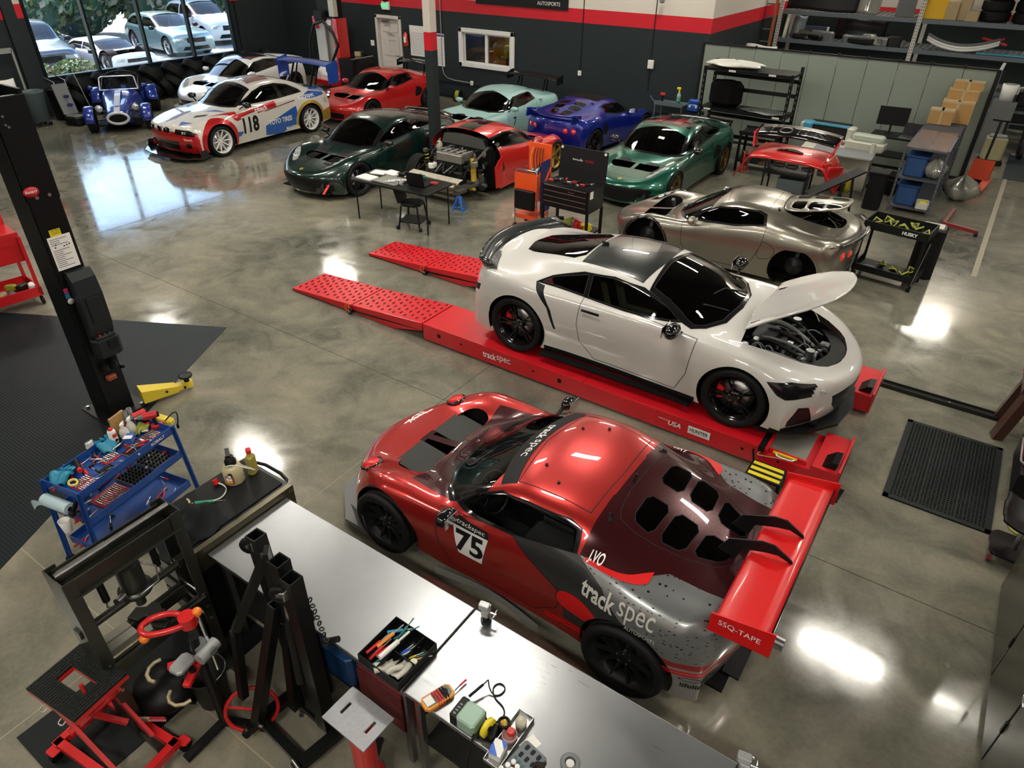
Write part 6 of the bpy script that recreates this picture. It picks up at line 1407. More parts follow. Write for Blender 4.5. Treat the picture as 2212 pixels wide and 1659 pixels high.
 for i,(x,y,z,a,k) in enumerate(spots):
  nm,lb=kinds[k];sh={z1: 'top',z2: 'middle',z3: 'bottom'}[z]
  o=on(nm,'%s, %s loose tool on the %s shelf of the blue cart' % (lb,ORD[i%20],sh),nm,x,y,z,a,'loose hand tools in the blue cart')
  m=MB();h=MB()
  if k == 0: m.cyl((0,0,.015),(.10,0,.015),.003,CHR,6);h.cyl((-.09,0,.015),(0,0,.015),.013,RT,8)
  elif k == 1: m.bar((0,.004,.012),(.06,.0,.012),.014,.012,CHR);h.tube([(-.11,.03,.012),(-.05,.022,.012),(0,.0,.012)],.008,RT,6,smooth=1);h.tube([(-.11,-.03,.012),(-.05,-.022,.012),(0,.0,.012)],.008,RT,6,smooth=1)
  elif k == 2: m.cyl((0,0,.014),(.13,0,.014),.006,CHR,8);m.cyl((.13,0,.004),(.13,0,.026),.018,CHR,12);h.cyl((-.06,0,.014),(0,0,.014),.011,BLACK,8)
  else: m.cyl((-.1,0,.008),(.12,0,.008),.003,CHR,6);h.cyl((-.14,0,.008),(-.1,0,.008),.007,RT,6)
  m.build('shaft',CHR,o);h.build('grip',RT,o)
 # gloves
 for k in range(40):
  z,sh=((z1+.012,'top'),(z2,'middle'),(z3,'bottom'))[0 if k < 22 else 1 if k < 34 else 2];far=k % 2;x,y=rr.uniform(.02,.44)*(1 if far else -1),rr.uniform(-.16,.16);c,cn=((CHR,'chrome'),(RT,'red'),(BLACK,'black'),(WHITEP,'white'))[k % 4]
  o=on('hand_tool','%s %s hand tool on the %s half of the %s shelf of the blue cart' % (ORD[k//4],cn,'far' if far else 'near',sh),'tool',x,y,z+.008,rr.uniform(0,3.1),'small hand tools strewn in the blue cart');m=MB();m.cyl((-.05,0,.008),(.0,0,.008),.009,c,7);m.cyl((0,0,.008),(.06,0,.008),.004,CHR,6);m.build('shaft',c,o)
 GL=mat('nitrile_blue',(.01,.22,.36),.45)
 for (x,y,rz,lab) in ((-.36,.12,.3,'pair of blue nitrile gloves draped on the near end of the blue cart'),(.07,.13,1.4,'blue nitrile glove lying by the white spray can')):
  g=on('nitrile_glove',lab,'glove',x,y,z1+.02,rz);ph=rr.uniform(0,6)
  m=MB();m.grid(lambda u,v: (.09*(u*2-1)*(1+.2*sin(6*v+ph)),.065*(v*2-1)*(1+.25*sin(4*u)),.05+.022*sin(7*u+ph)+.016*sin(9*v)-.03*((u*2-1)**2+(v*2-1)**2)*.6),16,12,GL);m.build('palm',GL,g,solid=.004)
  for k in range(4): q=MB();a=-.5+.33*k;q.tube([(.06,-.045+.03*k,.04),(.11,-.05+.036*k+.02*sin(a),.035-.008*k),(.14,-.06+.042*k+.04*sin(a),.012)],[.012,.011,.008],GL,7,smooth=1);q.build('finger',GL,g)
 g=on('spray_can','white and green aerosol can with red cap standing on the blue cart','spray can',.13,.10,z1)
 m=MB();m.lathe([(0,0),(.033,0),(.033,.045)],mat('can_green',(.02,.12,.05),.35,.3),20);m.lathe([(.033,.045),(.033,.15),(.028,.162),(.02,.168)],WHITEP,20);m.lathe([(.0335,.10),(.0335,.135)],mat('print_red',(.5,.03,.03),.5),12,a0=-2.2,a1=-.9);m.lathe([(0,0),(.015,0)],INK,12,T(0,-.034,.07,rx=pi/2));m.build('can',WHITEP,g);m=MB();m.lathe([(.017,.166),(.015,.185),(0,.187)],P_BRED,14);m.build('cap',P_BRED,g)
 for i,x in enumerate((.23,.31)):
  g=on('trigger_bottle',('left','right')[i]+' of two milky trigger bottles with red levers on the blue cart','spray bottle',x,.09+.01*i,z1,.6)
  m=MB();m.lathe([(0,0),(.038,0),(.04,.08),(.03,.11),(.014,.13),(.014,.14)],mat('milky',(.60,.60,.56),.35),18);m.build('bottle',MATS['milky'],g);m=MB();m.cbox((0,0,.155),(.05,.025,.03),.006,WHITEP);m.cyl((.02,0,.16),(.045,0,.16),.006,WHITEP);m.build('head',WHITEP,g);m=MB();m.bar((.02,0,.15),(.035,0,.11),.014,.008,P_BRED);m.build('trigger',P_BRED,g)
 g=on('cardboard_piece','stained brown wood board standing behind the trigger bottles','board',.26,.17,z1,.1);MB().cbox((0,0,.12),(.16,.02,.2),.006,mat('stained_wood',(.34,.20,.07),.6,var=.4,scale=12)).build('board',MATS['stained_wood'],g)
 for i,x in enumerate((.34,.39)): g=on('grey_tube','grey pipe offcut standing '+('left','right')[i]+' behind the red drills','tube',x,.17,z1);m=MB();m.lathe([(.022,0),(.022,.2),(.018,.2),(.018,0)],GREYP,16);m.build('tube',GREYP,g)
 g=on('small_box','open blue and white small carton on the blue cart sockets','box',.20,.0,z1+.035,.5);m=MB();m.b2((-.04,-.03,0),(.04,.03,.05),mat('box_blue',(.01,.10,.4),.5));m.b2((-.045,-.035,.052),(.0,.035,.056),WHITEP);m.add([(0,-.035,.054),(0,.035,.054),(.06,.035,.02),(.06,-.035,.02)],[(0,1,2,3)],WHITEP);m.build('carton',WHITEP,g)
 for i,(x,y,a) in enumerate(((.41,.10,.4),(.44,.0,-.1))):
  g=on('cordless_drill',('rear','front')[i]+' of two red and black cordless impact drivers on the blue cart','drill',x,y,z1,a+pi*.8)
  m=MB();m.cyl((-.06,0,.14),(.05,0,.14),.032,RT,14);m.cyl((-.075,0,.14),(-.06,0,.14),.026,BLACK,12);m.build('motor_housing',RT,g);m=MB();m.cyl((.05,0,.14),(.10,0,.14),.026,GREYP,14,r2=.016);m.cyl((.10,0,.14),(.12,0,.14),.008,STEEL);m.build('chuck',GREYP,g);m=MB();m.bar((-.02,0,.13),(-.035,0,.03),.03,.038,BLACK);m.build('handle',BLACK,g);m=MB();m.cbox((-.035,0,.02),(.10,.055,.04),.01,RT);m.build('battery',RT,g)
 g=on('green_rag','yellow green rag stuffed between bottles and drills','rag',.36,.06,z1);MB().grid(lambda u,v: ((u-.5)*.12,(v-.5)*.10,.06+.03*sin(8*u)*cos(7*v)+.02*sin(13*v)-.1*((u-.5)**2+(v-.5)**2)),14,12,mat('rag_lime',(.35,.38,.06),.8)).build('cloth',MATS['rag_lime'],g,solid=.003)
 g=on('tape_roll','yellow masking tape roll at the near end of the blue cart','tape',-.38,-.02,z1+.03);m=MB();m.lathe([(.024,0),(.038,0),(.038,.018),(.024,.018),(.024,0)],mat('tape_yellow',(.55,.42,.10),.5),24,T(rx=.3));m.build('roll',MATS['tape_yellow'],g)
 g=on('black_torch','black and red cylindrical work lamp on the blue cart','torch',-.22,.12,z1+.03,1.1);m=MB();m.cyl((-.07,0,.02),(.06,0,.02),.024,BLACK,14);m.cyl((-.10,0,.02),(-.07,0,.02),.02,RT,12);m.build('body',BLACK,g)
 g=on('silver_ratchet','large chrome ratchet beside the blue glove','ratchet',.14,.04,z1+.03,.1);m=MB();m.cyl((-.1,0,.01),(.06,0,.01),.008,CHR,8);m.cyl((.07,0,.0),(.07,0,.022),.02,CHR,14);m.build('body',CHR,g)
 g=on('paper_roll','light blue paper towel roll hanging off the near end of the blue cart','paper roll',-.53,.04,.72,.0)
 m=MB();m.cyl((0,-.16,.0),(0,.12,.0),.05,mat('towel_blue',(.42,.56,.62),.8),20);m.cyl((0,-.165,0),(0,-.16,0),.02,BLACK,12);m.build('roll',MATS['towel_blue'],g);m=MB();m.grid(lambda u,v: (-.05-.03*sin(u*3),.10+.10*u,.02-.06*v+.03*sin(5*u+v)),10,6,MATS['towel_blue']);m.build('loose_end',MATS['towel_blue'],g)
 g=on('towel_bracket','black bracket with small red clamps on the end of the blue cart','bracket',-.50,-.16,.70);m=MB();m.bar((.02,0,.08),(-.05,0,.0),.02,.03,BLACK);m.cyl((-.05,-.02,.0),(-.05,.02,.0),.02,BLACK);m.build('bracket',BLACK,g);m=MB();m.tube([(-.03,.0,-.03),(-.05,.01,-.08),(-.03,.02,-.12),(-.01,.01,-.09)],.005,RT,6,smooth=1);m.build('clamp',RT,g)
 g=on('bin_cup','white cup with red print hanging on the near end of the blue cart','cup',-.55,.0,.50);m=MB();m.lathe([(.03,-.05),(.045,.07),(.041,.07),(.027,-.045)],WHITEP,18);m.build('cup',WHITEP,g)
 g=on('yellow_hook_tool','yellow sander hanging with a black cord on the far end of the blue cart','power tool',.53,.0,.78);m=MB();m.cbox((.03,0,.03),(.08,.2,.05),.02,mat('arm_yellow',(.66,.50,.03),.4));m.cbox((.05,.02,-.05),(.05,.1,.12),.02,MATS['arm_yellow']);m.build('body',MATS['arm_yellow'],g);m=MB();m.tube([(.0,-.05,.05),(.06,-.1,.12),(.12,-.08,.08),(.12,-.06,-.02),(.10,-.06,-.06)],.006,BLACK,6,smooth=2);m.cyl((.10,-.06,-.09),(.10,-.06,-.05),.012,BLACK,8);m.build('cord',BLACK,g)
 g=on('tape_measure','white and yellow tape measure on the far edge of the blue cart','tape measure',.0,.215,.845);m=MB();m.cbox((0,.02,.02),(.07,.035,.06),.015,WHITEP);m.cbox((0,.02,-.005),(.07,.037,.015),.005,YEL);m.build('body',WHITEP,g)
bluecart()
# shop press
def press():
 t=thing('shop_press','dark steel H-frame shop press with bottle jack beside the bench','press',(-3.56,1.08,0),pi/2+.02);G=mat('press_gunmetal',(.06,.063,.054),.36,.75,var=.2,scale=3);hx=.33
 for sx in (-1,1):
  m=MB()
  for sy in (-1,1): m.b2((sx*hx-.035,sy*.10-.004,0),(sx*hx+.035,sy*.10+.004,1.5))
  m.b2((sx*hx-.004+.033*sx,-.10,0),(sx*hx+.004+.033*sx,.10,1.5));
  for z in (.5,.62,.74): m.cyl((sx*hx,-.11,z),(sx*hx,.11,z),.012,STEEL,8)
  m.build('upright',G,t,bevel=.002)
  m=MB();m.bar((sx*hx,-.3,.03),(sx*hx,.3,.03),.06,.05,G);m.build('foot',G,t)
 for sy in (-1,1): m=MB();m.b2((-hx,sy*.085-.006,1.36),(hx,sy*.085+.006,1.48));m.b2((-hx,sy*.085-.03,1.36),(hx,sy*.085+.03,1.368));m.build('top_beam',G,t,bevel=.002)
 for sy in (-1,1): m=MB();m.b2((-hx,sy*.10-.006,.62),(hx,sy*.10+.006,.74));m.b2((-hx,sy*.10-.03,.732),(hx,sy*.10+.03,.74));m.build('bed_beam',G,t,bevel=.002)
 m=MB();m.cyl((-hx-.02,.0,1.50),(hx+.02,.0,1.50),.018,STEEL,12);m.cyl((-hx,0,1.50),(-.05,0,1.50),.022,STEEL,12);m.build('top_bar',STEEL,t)
 m=MB();m.cyl((-hx,.0,1.02),(hx,.0,1.02),.025,G,12);m.b2((-hx-.05,-.03,1.0),(-hx+.05,.03,1.06),G);m.b2((hx-.05,-.03,1.0),(hx+.05,.03,1.06),G);m.build('guide_bar',G,t)
 m=MB();m.cyl((0,0,1.06),(0,0,1.28),.075,G,20);m.cyl((0,0,1.28),(0,0,1.36),.05,G,16);m.cyl((0,0,.93),(0,0,1.03),.032,G,14);m.lathe([(.0,1.05),(.10,1.05),(.10,1.08),(.0,1.08)],G,20);m.cyl((-.09,-.05,1.12),(-.15,-.08,1.14),.02,STEEL,10);m.tube([(.06,-.06,1.28),(.12,-.1,1.22),(.10,-.12,1.12),(-.02,-.11,1.10)],.006,STEEL,6);m.build('bottle_jack',G,t)
 for sx in (-1,1): m=MB();m.cyl((sx*.17,0,1.12),(sx*.17,0,1.36),.022,BLACK,12);m.tube([(sx*.17,0,1.12),(sx*.18,0,1.07),(sx*.165,0,1.05),(sx*.175,0,1.02)],.006,STEEL,6);m.build('return_spring',BLACK,t)
 for i in range(2): q=thing('arbor_plate',('upper','lower')[i]+' of two notched steel arbor plates on the press bed','plate',(-3.56+.02*i,1.10,.74+.03*(1-i)),.5-.3*i);m=MB();m.prism([(-.13,-.05),(-.05,-.06),(-.02,-.02),(.04,-.05),(.13,-.03),(.11,.03),(.05,.05),(.02,.09),(-.04,.09),(-.05,.05),(-.12,.04)],.0,.03,mat('cast_dark',(.05,.048,.045),.5,.7));m.build('plate',MATS['cast_dark'],q,bevel=.004)
 for i in range(2): q=thing('steel_block',('left','right')[i]+' of two pale steel bars lying across the press bed','block',(-3.61+.075*i,.86,.74),0);m=MB();m.b2((-.035,-.12,0),(.035,.12,.055),mat('worn_steel',(.22,.21,.18),.5,.5,var=.2,scale=8));m.build('bar',MATS['worn_steel'],q,bevel=.004)
 q=thing('creeper_seat','black folded creeper with BLACK WIDOW label stored under the press','creeper',(-3.50,.98,.0),.6);m=MB();m.lathe([(0,.30),(.17,.27),(.21,.20),(.20,.15),(0,.13)],BLACK,24);m.cyl((0,0,.0),(0,0,.14),.03,DKMETAL);[m.bar((0,0,.04),(.18*cos(a),.18*sin(a),.03),.03,.03,BLACK) for a in (0,1.57,3.14,4.71)];m.build('seat',BLACK,q);m=MB();m.b2((-.12,-.226,.16),(.0,-.215,.20),mat('label_cream',(.5,.45,.3),.6));m.b2((.0,-.226,.16),(.10,-.215,.20),mat('label_red',(.45,.02,.03),.5));text_mb(m,'BLACK',(-.055,-.226,.18),(1,0,0),(0,0,1),.022,INK,bold=.02);text_mb(m,'WIDOW',(.052,-.226,.18),(1,0,0),(0,0,1),.022,WINK,bold=.02);m.build('label',parent=q)
press()
# red scissor lift table
def ltable():
 t=thing('scissor_lift_table','red scissor lift table with black ribbed rubber top at bottom left','lift table',(-3.52,.585,0),pi/2-.03);R_=mat('lift_bright_red',(.55,.012,.014),.35,coat=.3)
 t.rotation_euler=(0,0,.12)
 m=MB();m.b2((-.24,-.175,.715),(.24,.175,.74));m.b2((-.24,-.178,.69),(.24,-.165,.74));m.b2((-.24,.165,.69),(.24,.178,.74));
 m=MB();hx,hy=.22,.175
 for lo,hi in (((-hx,-hy,.70),(hx,-.05,.735)),((-hx,.05,.70),(hx,hy,.735)),((-hx,-.05,.70),(-.12,.05,.735)),((.12,-.05,.70),(hx,.05,.735))): m.b2(lo,hi)
 m.build('platform',R_,t)
 m=MB()
 for lo,hi in (((-hx,-hy,.735),(hx,-.05,.745)),((-hx,.05,.735),(hx,hy,.745)),((-hx,-.05,.735),(-.12,.05,.745)),((.12,-.05,.735),(hx,.05,.745))): m.b2(lo,hi)
 m.build('rubber_pad',mat('pad_rubber',(.014,.016,.016),.5),t)
 s=MB()
 for i in range(22):
  for j in range(18):
   x,y=-hx+.01+.02*i,-hy+.01+.0195*j
   if abs(x) < .125 and abs(y) < .055: continue
   s.b2((x-.008,y-.008,.745),(x+.008,y+.008,.749))
 s.build('pad_rib',MATS['pad_rubber'],t,kind='stuff')
 for y in (-.13,.13):
  m=MB();m.bar((-.2,y,.68),(.26,y,.16),.02,.05,R_);m.build('scissor_arm',R_,t);m=MB();m.bar((.2,y*.8,.68),(-.22,y*.8,.16),.02,.05,R_);m.build('scissor_arm',R_,t)
 m=MB();m.cyl((0,-.16,.42),(0,.16,.42),.02,R_);m.bar((-.1,-.08,.5),(.15,.08,.3),.03,.03,R_);m.build('cross_shaft',R_,t)
 m=MB()
 for y in (-.17,.17): m.bar((-.28,y,.11),(.42,y,.11),.05,.06,R_)
 for x in (-.26,.40): m.bar((x,-.2,.11),(x,.2,.11),.05,.06,R_)
 m.build('base_frame',R_,t)
 for x in (-.26,.42):
  for y in (-.22,.22): m=MB();m.cyl((x-.015,y,.04),(x+.015,y,.04),.04,BLACK,14);m.cbox((x,y,.095),(.08,.06,.01),.01,R_);m.cyl((x,y,.04),(x,y,.09),.012,STEEL);m.build('caster',BLACK,t)
 for y,x in ((-.185,-.05),(-.185,.12)): m=MB();m.tube([(x-.02,y,.70),(x-.02,y-.025,.69),(x+.02,y-.025,.69),(x+.02,y,.70)],.005,STEEL,6,smooth=1);m.build('tie_hook',STEEL,t)
 m=MB();m.cyl((.02,0,.60),(.02,0,.72),.012,R_,10);m.build('pin',R_,t)
ltable()
# folded engine hoist & friends
def hoist():
 t=thing('engine_hoist','folded black steel engine hoist with casters in front of the bench','engine hoist',(-2.62,1.40,0),0);K=mat('hoist_black',(.016,.018,.017),.35,.4,var=.3,scale=4)
 def sq(m,p,q,w=.07):
  p,q=Vector(p),Vector(q);d=(q-p).normalized();u=Vector((0,1,0));a=d.cross(u).normalized()*w/2;b=a.cross(d).normalized()*w/2;k=.82
  o=[(-1,-1),(1,-1),(1,1),(-1,1)];vs=[tuple(c+a*i+b*j) for c in (p,q) for i,j in o]+[tuple(c+(a*i+b*j)*k) for c in (p,q) for i,j in o]+[tuple(q-d*.12+(a*i+b*j)*k) for i,j in o]
  m.add(vs,[(0,4,5,1),(1,5,6,2),(2,6,7,3),(3,7,4,0),(4,12,13,5),(5,13,14,6),(6,14,15,7),(7,15,12,4),(12,16,17,13),(13,17,18,14),(14,18,19,15),(15,19,16,12),(16,17,18,19),(0,1,2,3)],K)
 for (p,q,nm) in (((-.28,.22,.12),(-.36,.22,1.42),'leg'),((.18,.06,.10),(.16,.07,1.52),'leg'),((.03,.10,.12),(.03,.10,1.55),'mast'),((-.20,-.20,.12),(-.02,.04,1.2),'brace'),((-.08,.02,.12),(-.02,.08,1.0),'brace'),((.0,.2,.12),(.0,.18,1.0),'mast')):
  m=MB();sq(m,p,q,.092 if nm != 'brace' else .065);m.build(nm,K,t)
 m=MB();m.bar((-.24,-.26,.08),(-.16,.30,.08),.07,.06,K);m.bar((.22,-.26,.08),(.30,.26,.08),.07,.06,K);m.bar((-.24,-.16,.08),(.24,-.2,.08),.06,.05,K);m.bar((-.2,.1,.08),(.26,.08,.08),.10,.05,K);m.build('base_frame',K,t)
 m=MB();m.bar((-.10,.10,1.50),(-.26,-.12,.95),.05,.05,K);m.bar((-.26,-.12,.95),(-.27,-.2,.35),.05,.05,K);m.bar((-.10,.10,1.50),(-.08,.12,1.5),.08,.1,K);m.build('boom',K,t)
 m=MB();m.cyl((.08,.02,.55),(.05,.06,1.1),.035,BLACK,12);m.cyl((.05,.06,1.1),(.04,.08,1.3),.018,STEEL,10);m.build('ram',BLACK,t)
 for (x,y,z,sg) in ((-.43,.20,1.30,-1),(.09,.02,1.38,-1)):
  c=MB();c.lathe([(.022,-.016),(.055,-.018),(.062,-.010),(.062,.010),(.055,.018),(.022,.016)],RUBBER,24,T(x,y,z,rz=.5),axis='y');c.lathe([(0,-.012),(.045,-.012),(.045,.012),(0,.012)],GREYP,18,T(x,y,z,rz=.5),axis='y');c.tube([(x,y-.02,z),(x+.04,y-.02,z+.05),(x+.07,y-.0,z+.05)],.008,STEEL,6);c.tube([(x,y+.02,z),(x+.04,y+.02,z+.05),(x+.07,y+.0,z+.05)],.008,STEEL,6);c.cbox((x+.075,y,z+.05),(.012,.06,.07),.005,STEEL);c.build('caster',RUBBER,t)
 for (x,y) in ((-.25,-.26),(.28,-.26),(-.18,.3)): c=MB();c.cyl((x-.015,y,.035),(x+.015,y,.035),.035,BLACK,12);c.cyl((x,y,.03),(x,y,.07),.01,STEEL);c.build('caster',BLACK,t)
 m=MB();m.cyl((.20,-.24,.14),(.30,-.26,.14),.013);m.tube([(.32+.03*cos(a),-.27,.13+.03*sin(a)) for a in [2*pi*i/12 for i in range(12)]],.006,n=6,closed=True);m.cyl((-.2,-.22,.13),(-.14,-.2,.13),.012);m.cyl((.0,-.0,.11),(.0,.0,.125),.016);m.build('lock_pin',STEEL,t)
 m=MB()
 for i in range(9): m.tube([(.20+.015*cos(a)+.01*i,.13+.012*sin(a),1.30-.045*i) if i % 2 else (.20+.01*i,.13+.012*cos(a),1.30-.045*i+.018*sin(a)) for a in [2*pi*k/8 for k in range(8)]],.005,DKMETAL,5,closed=True)
 m.cyl((.22,.14,.92),(.32,.18,.98),.02,DKMETAL,10);m.build('chain',DKMETAL,t)
 # plate-topped jack stand
 p=thing('pedestal_jack','grey slotted steel plate on a red hydraulic jack in front of the bench','jack',(-1.97,1.375,0));PL=mat('galvanised',(.36,.37,.40),.5,.5,var=.15,scale=40)
 m=MB();P=[(-.165,-.10),(.0,.14),(.165,.115),(.01,-.13)];
 cs=[(-.18,-.108,0),(-.165,.134,0),(.172,.111,0),(.165,-.134,0)]
 m=MB();M=T(0,0,.74,rz=-.03)
 for lo,hi in (((-.17,-.12,0),(.17,-.105,.012)),((-.17,.105,0),(.17,.12,.012)),((-.17,-.105,0),(-.11,.105,.012)),((.11,-.105,0),(.17,.105,.012)),((-.09,-.105,0),(.09,.105,.012)),((-.11,-.105,0),(-.09,-.04,.012)),((-.11,.04,0),(-.09,.105,.012)),((.09,-.105,0),(.11,-.04,.012)),((.09,.04,0),(.11,.105,.012))): m.b2(lo,hi,PL,M)
 m.build('plate',PL,p)
 m=MB();m.cyl((0,0,.12),(0,0,.60),.075,MATS['lift_bright_red'],24);m.cyl((0,0,.60),(0,0,.74),.03,STEEL,14);m.cyl((0,0,.10),(0,0,.13),.10,MATS['lift_bright_red'],20);m.build('cylinder',MATS['lift_bright_red'],p)
 for a in (.5,2.1,3.7,5.2): m=MB();m.bar((.05*cos(a),.05*sin(a),.09),(.26*cos(a),.26*sin(a),.07),.05,.03,DKMETAL);m.cyl((.26*cos(a)-.012,.26*sin(a),.03),(.26*cos(a)+.012,.26*sin(a),.03),.03,STEEL,12);m.build('leg',DKMETAL,p)
 m=MB();m.tube([(.06,-.04,.16),(.18,-.08,.18),(.36,-.10,.20),(.42,-.14,.18),(.36,-.3,.12)],.009,STEEL,8,smooth=1);m.build('foot_pedal',STEEL,p)
 # spring compressor
 s=thing('spring_compressor','red and grey strut spring compressor with orange ball knobs','tool',(-3.05,1.10,0),.2);R_=MATS['lift_bright_red']
 m=MB();m.cyl((0,0,.05),(0,0,.95),.03,BLACK,12);[m.bar((0,0,.06),(.30*cos(a),.30*sin(a),.03),.05,.04,BLACK) for a in (.3,2.4,4.5)];m.cyl((.05,.05,.60),(.05,.05,1.12),.012,CHROME,10);m.build('stand',BLACK,s)
 m=MB();ring=[(-.02,.02),(-.12,.0),(-.20,-.08),(-.20,-.16),(-.12,-.18),(-.02,-.10),(.04,-.02)]
 m.tube([(x,y,1.12+.02*x) for x,y in ring],.018,R_,8,closed=True,smooth=2);m.cyl((.02,.0,1.08),(.02,.0,1.16),.05,R_,14);m.build('upper_claw',R_,s)
 m=MB();m.cbox((.04,.02,.85),(.16,.09,.06),.02,GREYP);m.cyl((.08,-.06,.85),(.08,.08,.85),.04,mat('cast_grey',(.32,.33,.34),.5,.3),14);m.cbox((-.03,-.10,.80),(.10,.14,.03),.02,MATS['cast_grey']);m.build('carriage',GREYP,s)
 for i,(a,z) in enumerate(((-2.3,.78),(-1.3,.74))): m=MB();m.bar((0,-.02,z),(.18*cos(a),.18*sin(a),z-.02),.045,.03,R_);m.cyl((.09*cos(a),.09*sin(a),z),(.09*cos(a),.09*sin(a),z+.03),.02,BLACK,10);c=(.22*cos(a),.22*sin(a));m.tube([(c[0]+.08*cos(a+q),c[1]+.08*sin(a+q),z-.02) for q in (-1.6,-1.1,-.6,0,.6,1.1)],.012,mat('tan_steel',(.38,.32,.20),.5,.5),6);m.build('lower_arm',R_,s)
 for x,y,z in ((.05,.05,1.15),(-.18,-.16,1.04)): m=MB();m.sphere((x,y,z),.03,mat('knob_orange',(.85,.20,.02),.3),14);m.build('knob',MATS['knob_orange'],s)
 w_=thing('red_hand_wheel','red spoked ring lying on edge behind the hoist leg','wheel',(-2.88,1.22,.19));m=MB();m.tube([(.165*cos(a),.01*sin(a),.165*sin(a)) for a in [2*pi*i/28 for i in range(28)]],.013,R_,8,closed=True);[m.cyl((0,0,0),(.165*cos(a),0,.165*sin(a)),.01,R_,8) for a in (.6,2.7,4.8)];m.build('ring',R_,w_);w_.rotation_euler=(-.25,0,.9)
 b=thing('steel_bucket','dark metal bucket standing by the shop press leg','bucket',(-3.28,1.18,0));m=MB();m.lathe([(.0,.01),(.10,.01),(.13,.32),(.135,.325),(.125,.32),(.097,.02),(0,.02)],DKMETAL,24);m.build('pail',DKMETAL,b);m=MB();m.tube([(.13*cos(a),.13*sin(a),.33+.0*a) for a in [pi*i/10 for i in range(11)]],.004,STEEL,5);m.build('bail',STEEL,b)
hoist()
# things on the bench
def benchtop():
 zt=.90
 t=thing('tool_tray','black divided plastic tray of pliers and pens across the bench joint','tray',(-1.97,1.735,zt),-.02)
 m=MB();X,Y=.165,.165
 for lo,hi in (((-X,-Y,0),(X,Y,.008)),((-X,-Y,0),(-X+.006,Y,.075)),((X-.006,-Y,0),(X,Y,.075)),((-X,-Y,0),(X,-Y+.006,.075)),((-X,Y-.006,0),(X,Y,.075)),((-.02,-Y,0),(-.014,Y,.07)),((-.10,-Y,0),(-.096,Y,.06)),((-.02,-.02,0),(X,-.014,.07)),((.07,-.02,0),(.075,Y,.07)),((.05,-Y,0),(.055,-.02,.05))): m.b2(lo,hi)
 m.build('tray_shell',BLACK,t,bevel=.002)
 rr=random.Random(8);cols={'red': mat('tool_red',(.5,.015,.02),.4),'teal': mat('tool_teal',(.01,.12,.13),.4),'blue': mat('pen_blue',(.02,.10,.5),.4),'orange': mat('tool_orange',(.75,.28,.06),.4),'yellow': YEL,'cyan': mat('tool_cyan',(.02,.30,.5),.4),'white': WHITEP}
 T0=Matrix.Translation((-1.97,1.735,zt))
 def stick(nm,lab,cat,x,y,z,a,l,r,c,tip=STEEL,tilt=.1):
  o=thing(nm,lab,cat,tuple(T0 @ Vector((x,y,z))),0);o.rotation_euler=(0,-tilt,a);m=MB();m.cyl((-l/2,0,r),(l*.12,0,r),r,c,8);m.build('handle',c,o);m=MB();m.cyl((l*.12,0,r),(l/2,0,r),r*.45,tip,8);m.build('tip',tip,o)
 stick('screwdriver','orange handled screwdriver in the tray','screwdriver',-.10,.05,.05,1.4,.2,.012,cols['orange']);stick('side_cutters','left red gripped cutters in the tray','pliers',-.13,-.03,.045,1.4,.17,.010,cols['red']);stick('side_cutters','right red gripped cutters in the tray','pliers',-.09,-.05,.045,1.45,.17,.010,cols['red']);stick('crimp_tool','red handled crimper under the white syringe','pliers',-.06,-.02,.045,1.3,.16,.010,cols['red'])
 stick('teal_driver','teal handled driver beside the white syringe','screwdriver',-.05,-.09,.03,1.3,.15,.009,cols['teal']);stick('needle_pliers','teal pliers pointing out of the tray to the upper right','pliers',-.03,.12,.06,.9,.17,.009,cols['teal'],cols['teal'],.35);stick('needle_pliers','teal pliers standing in the top of the tray','pliers',-.05,.13,.07,1.4,.16,.009,cols['teal'],cols['teal'],.5);stick('wire_cutter','cyan wire cutter at the top of the tray','pliers',-.08,.11,.05,.7,.15,.01,cols['cyan'])
 stick('glue_syringe','white metal grease syringe lying over the tray divider','syringe',-.02,.0,.08,1.5,.24,.016,cols['white'],WHITEP,-.05)
 for i,(x,y,c,lab) in enumerate(((.02,.04,'blue','blue pen in the middle compartment of the tray'),(.035,.05,'blue','second blue pen in the tray'),(.05,.05,'white','white capped marker in the tray'),(.09,.04,'yellow','yellow screwdriver in the right compartment of the tray'),(.13,.08,'teal','small teal pick in the right corner of the tray'),(.14,.06,'orange','orange wire stripper piece in the right corner of the tray'))): stick('pen',lab,'pen',x,y,.02,1.3-.1*i,.12,.006,cols[c],WHITEP)
 o=thing('round_cap','cream round cap in the tray','cap',tuple(T0 @ Vector((.125,-.0,.04))));MB().cyl((0,0,0),(0,0,.012),.022,mat('cream_cap',(.6,.58,.42),.5),18).build('cap',MATS['cream_cap'],o)
 for i,(x,y,a) in enumerate(((.05,-.09,.3),(.0,-.12,.1),(.10,-.08,.6))): o=thing('plastic_bag',('front','left','rear')[i]+' clear zip bag of small parts in the tray','bag',tuple(T0 @ Vector((x,y,.045))),a+.9);MB().grid(lambda u,v: ((u-.5)*.12,(v-.5)*.07,.012*sin(5*u+i)+.01*sin(6*v)),8,6,mat('bag_clear',(.45,.43,.38),.25)).build('sheet',MATS['bag_clear'],o,solid=.008)
 # multimeter
 OR=mat('meter_orange',(.75,.30,.03),.45)
 t=thing('multimeter','orange and grey digital multimeter wrapped in red and black leads','multimeter',(-1.60,1.655,zt),1.22);m=MB();m.cbox((0,0,.016),(.19,.09,.032),.02,OR);m.build('holster',OR,t);m=MB();m.cbox((.0,0,.031),(.165,.068,.008),.012,GREYP);m.build('face',GREYP,t);m=MB();m.b2((-.08,-.028,.034),(-.03,.028,.038));m.build('screen',mat('lcd',(.62,.63,.60),.3),t);m=MB();m.cyl((.045,0,.034),(.045,0,.042),.02,BLACK,16);m.build('dial',BLACK,t)
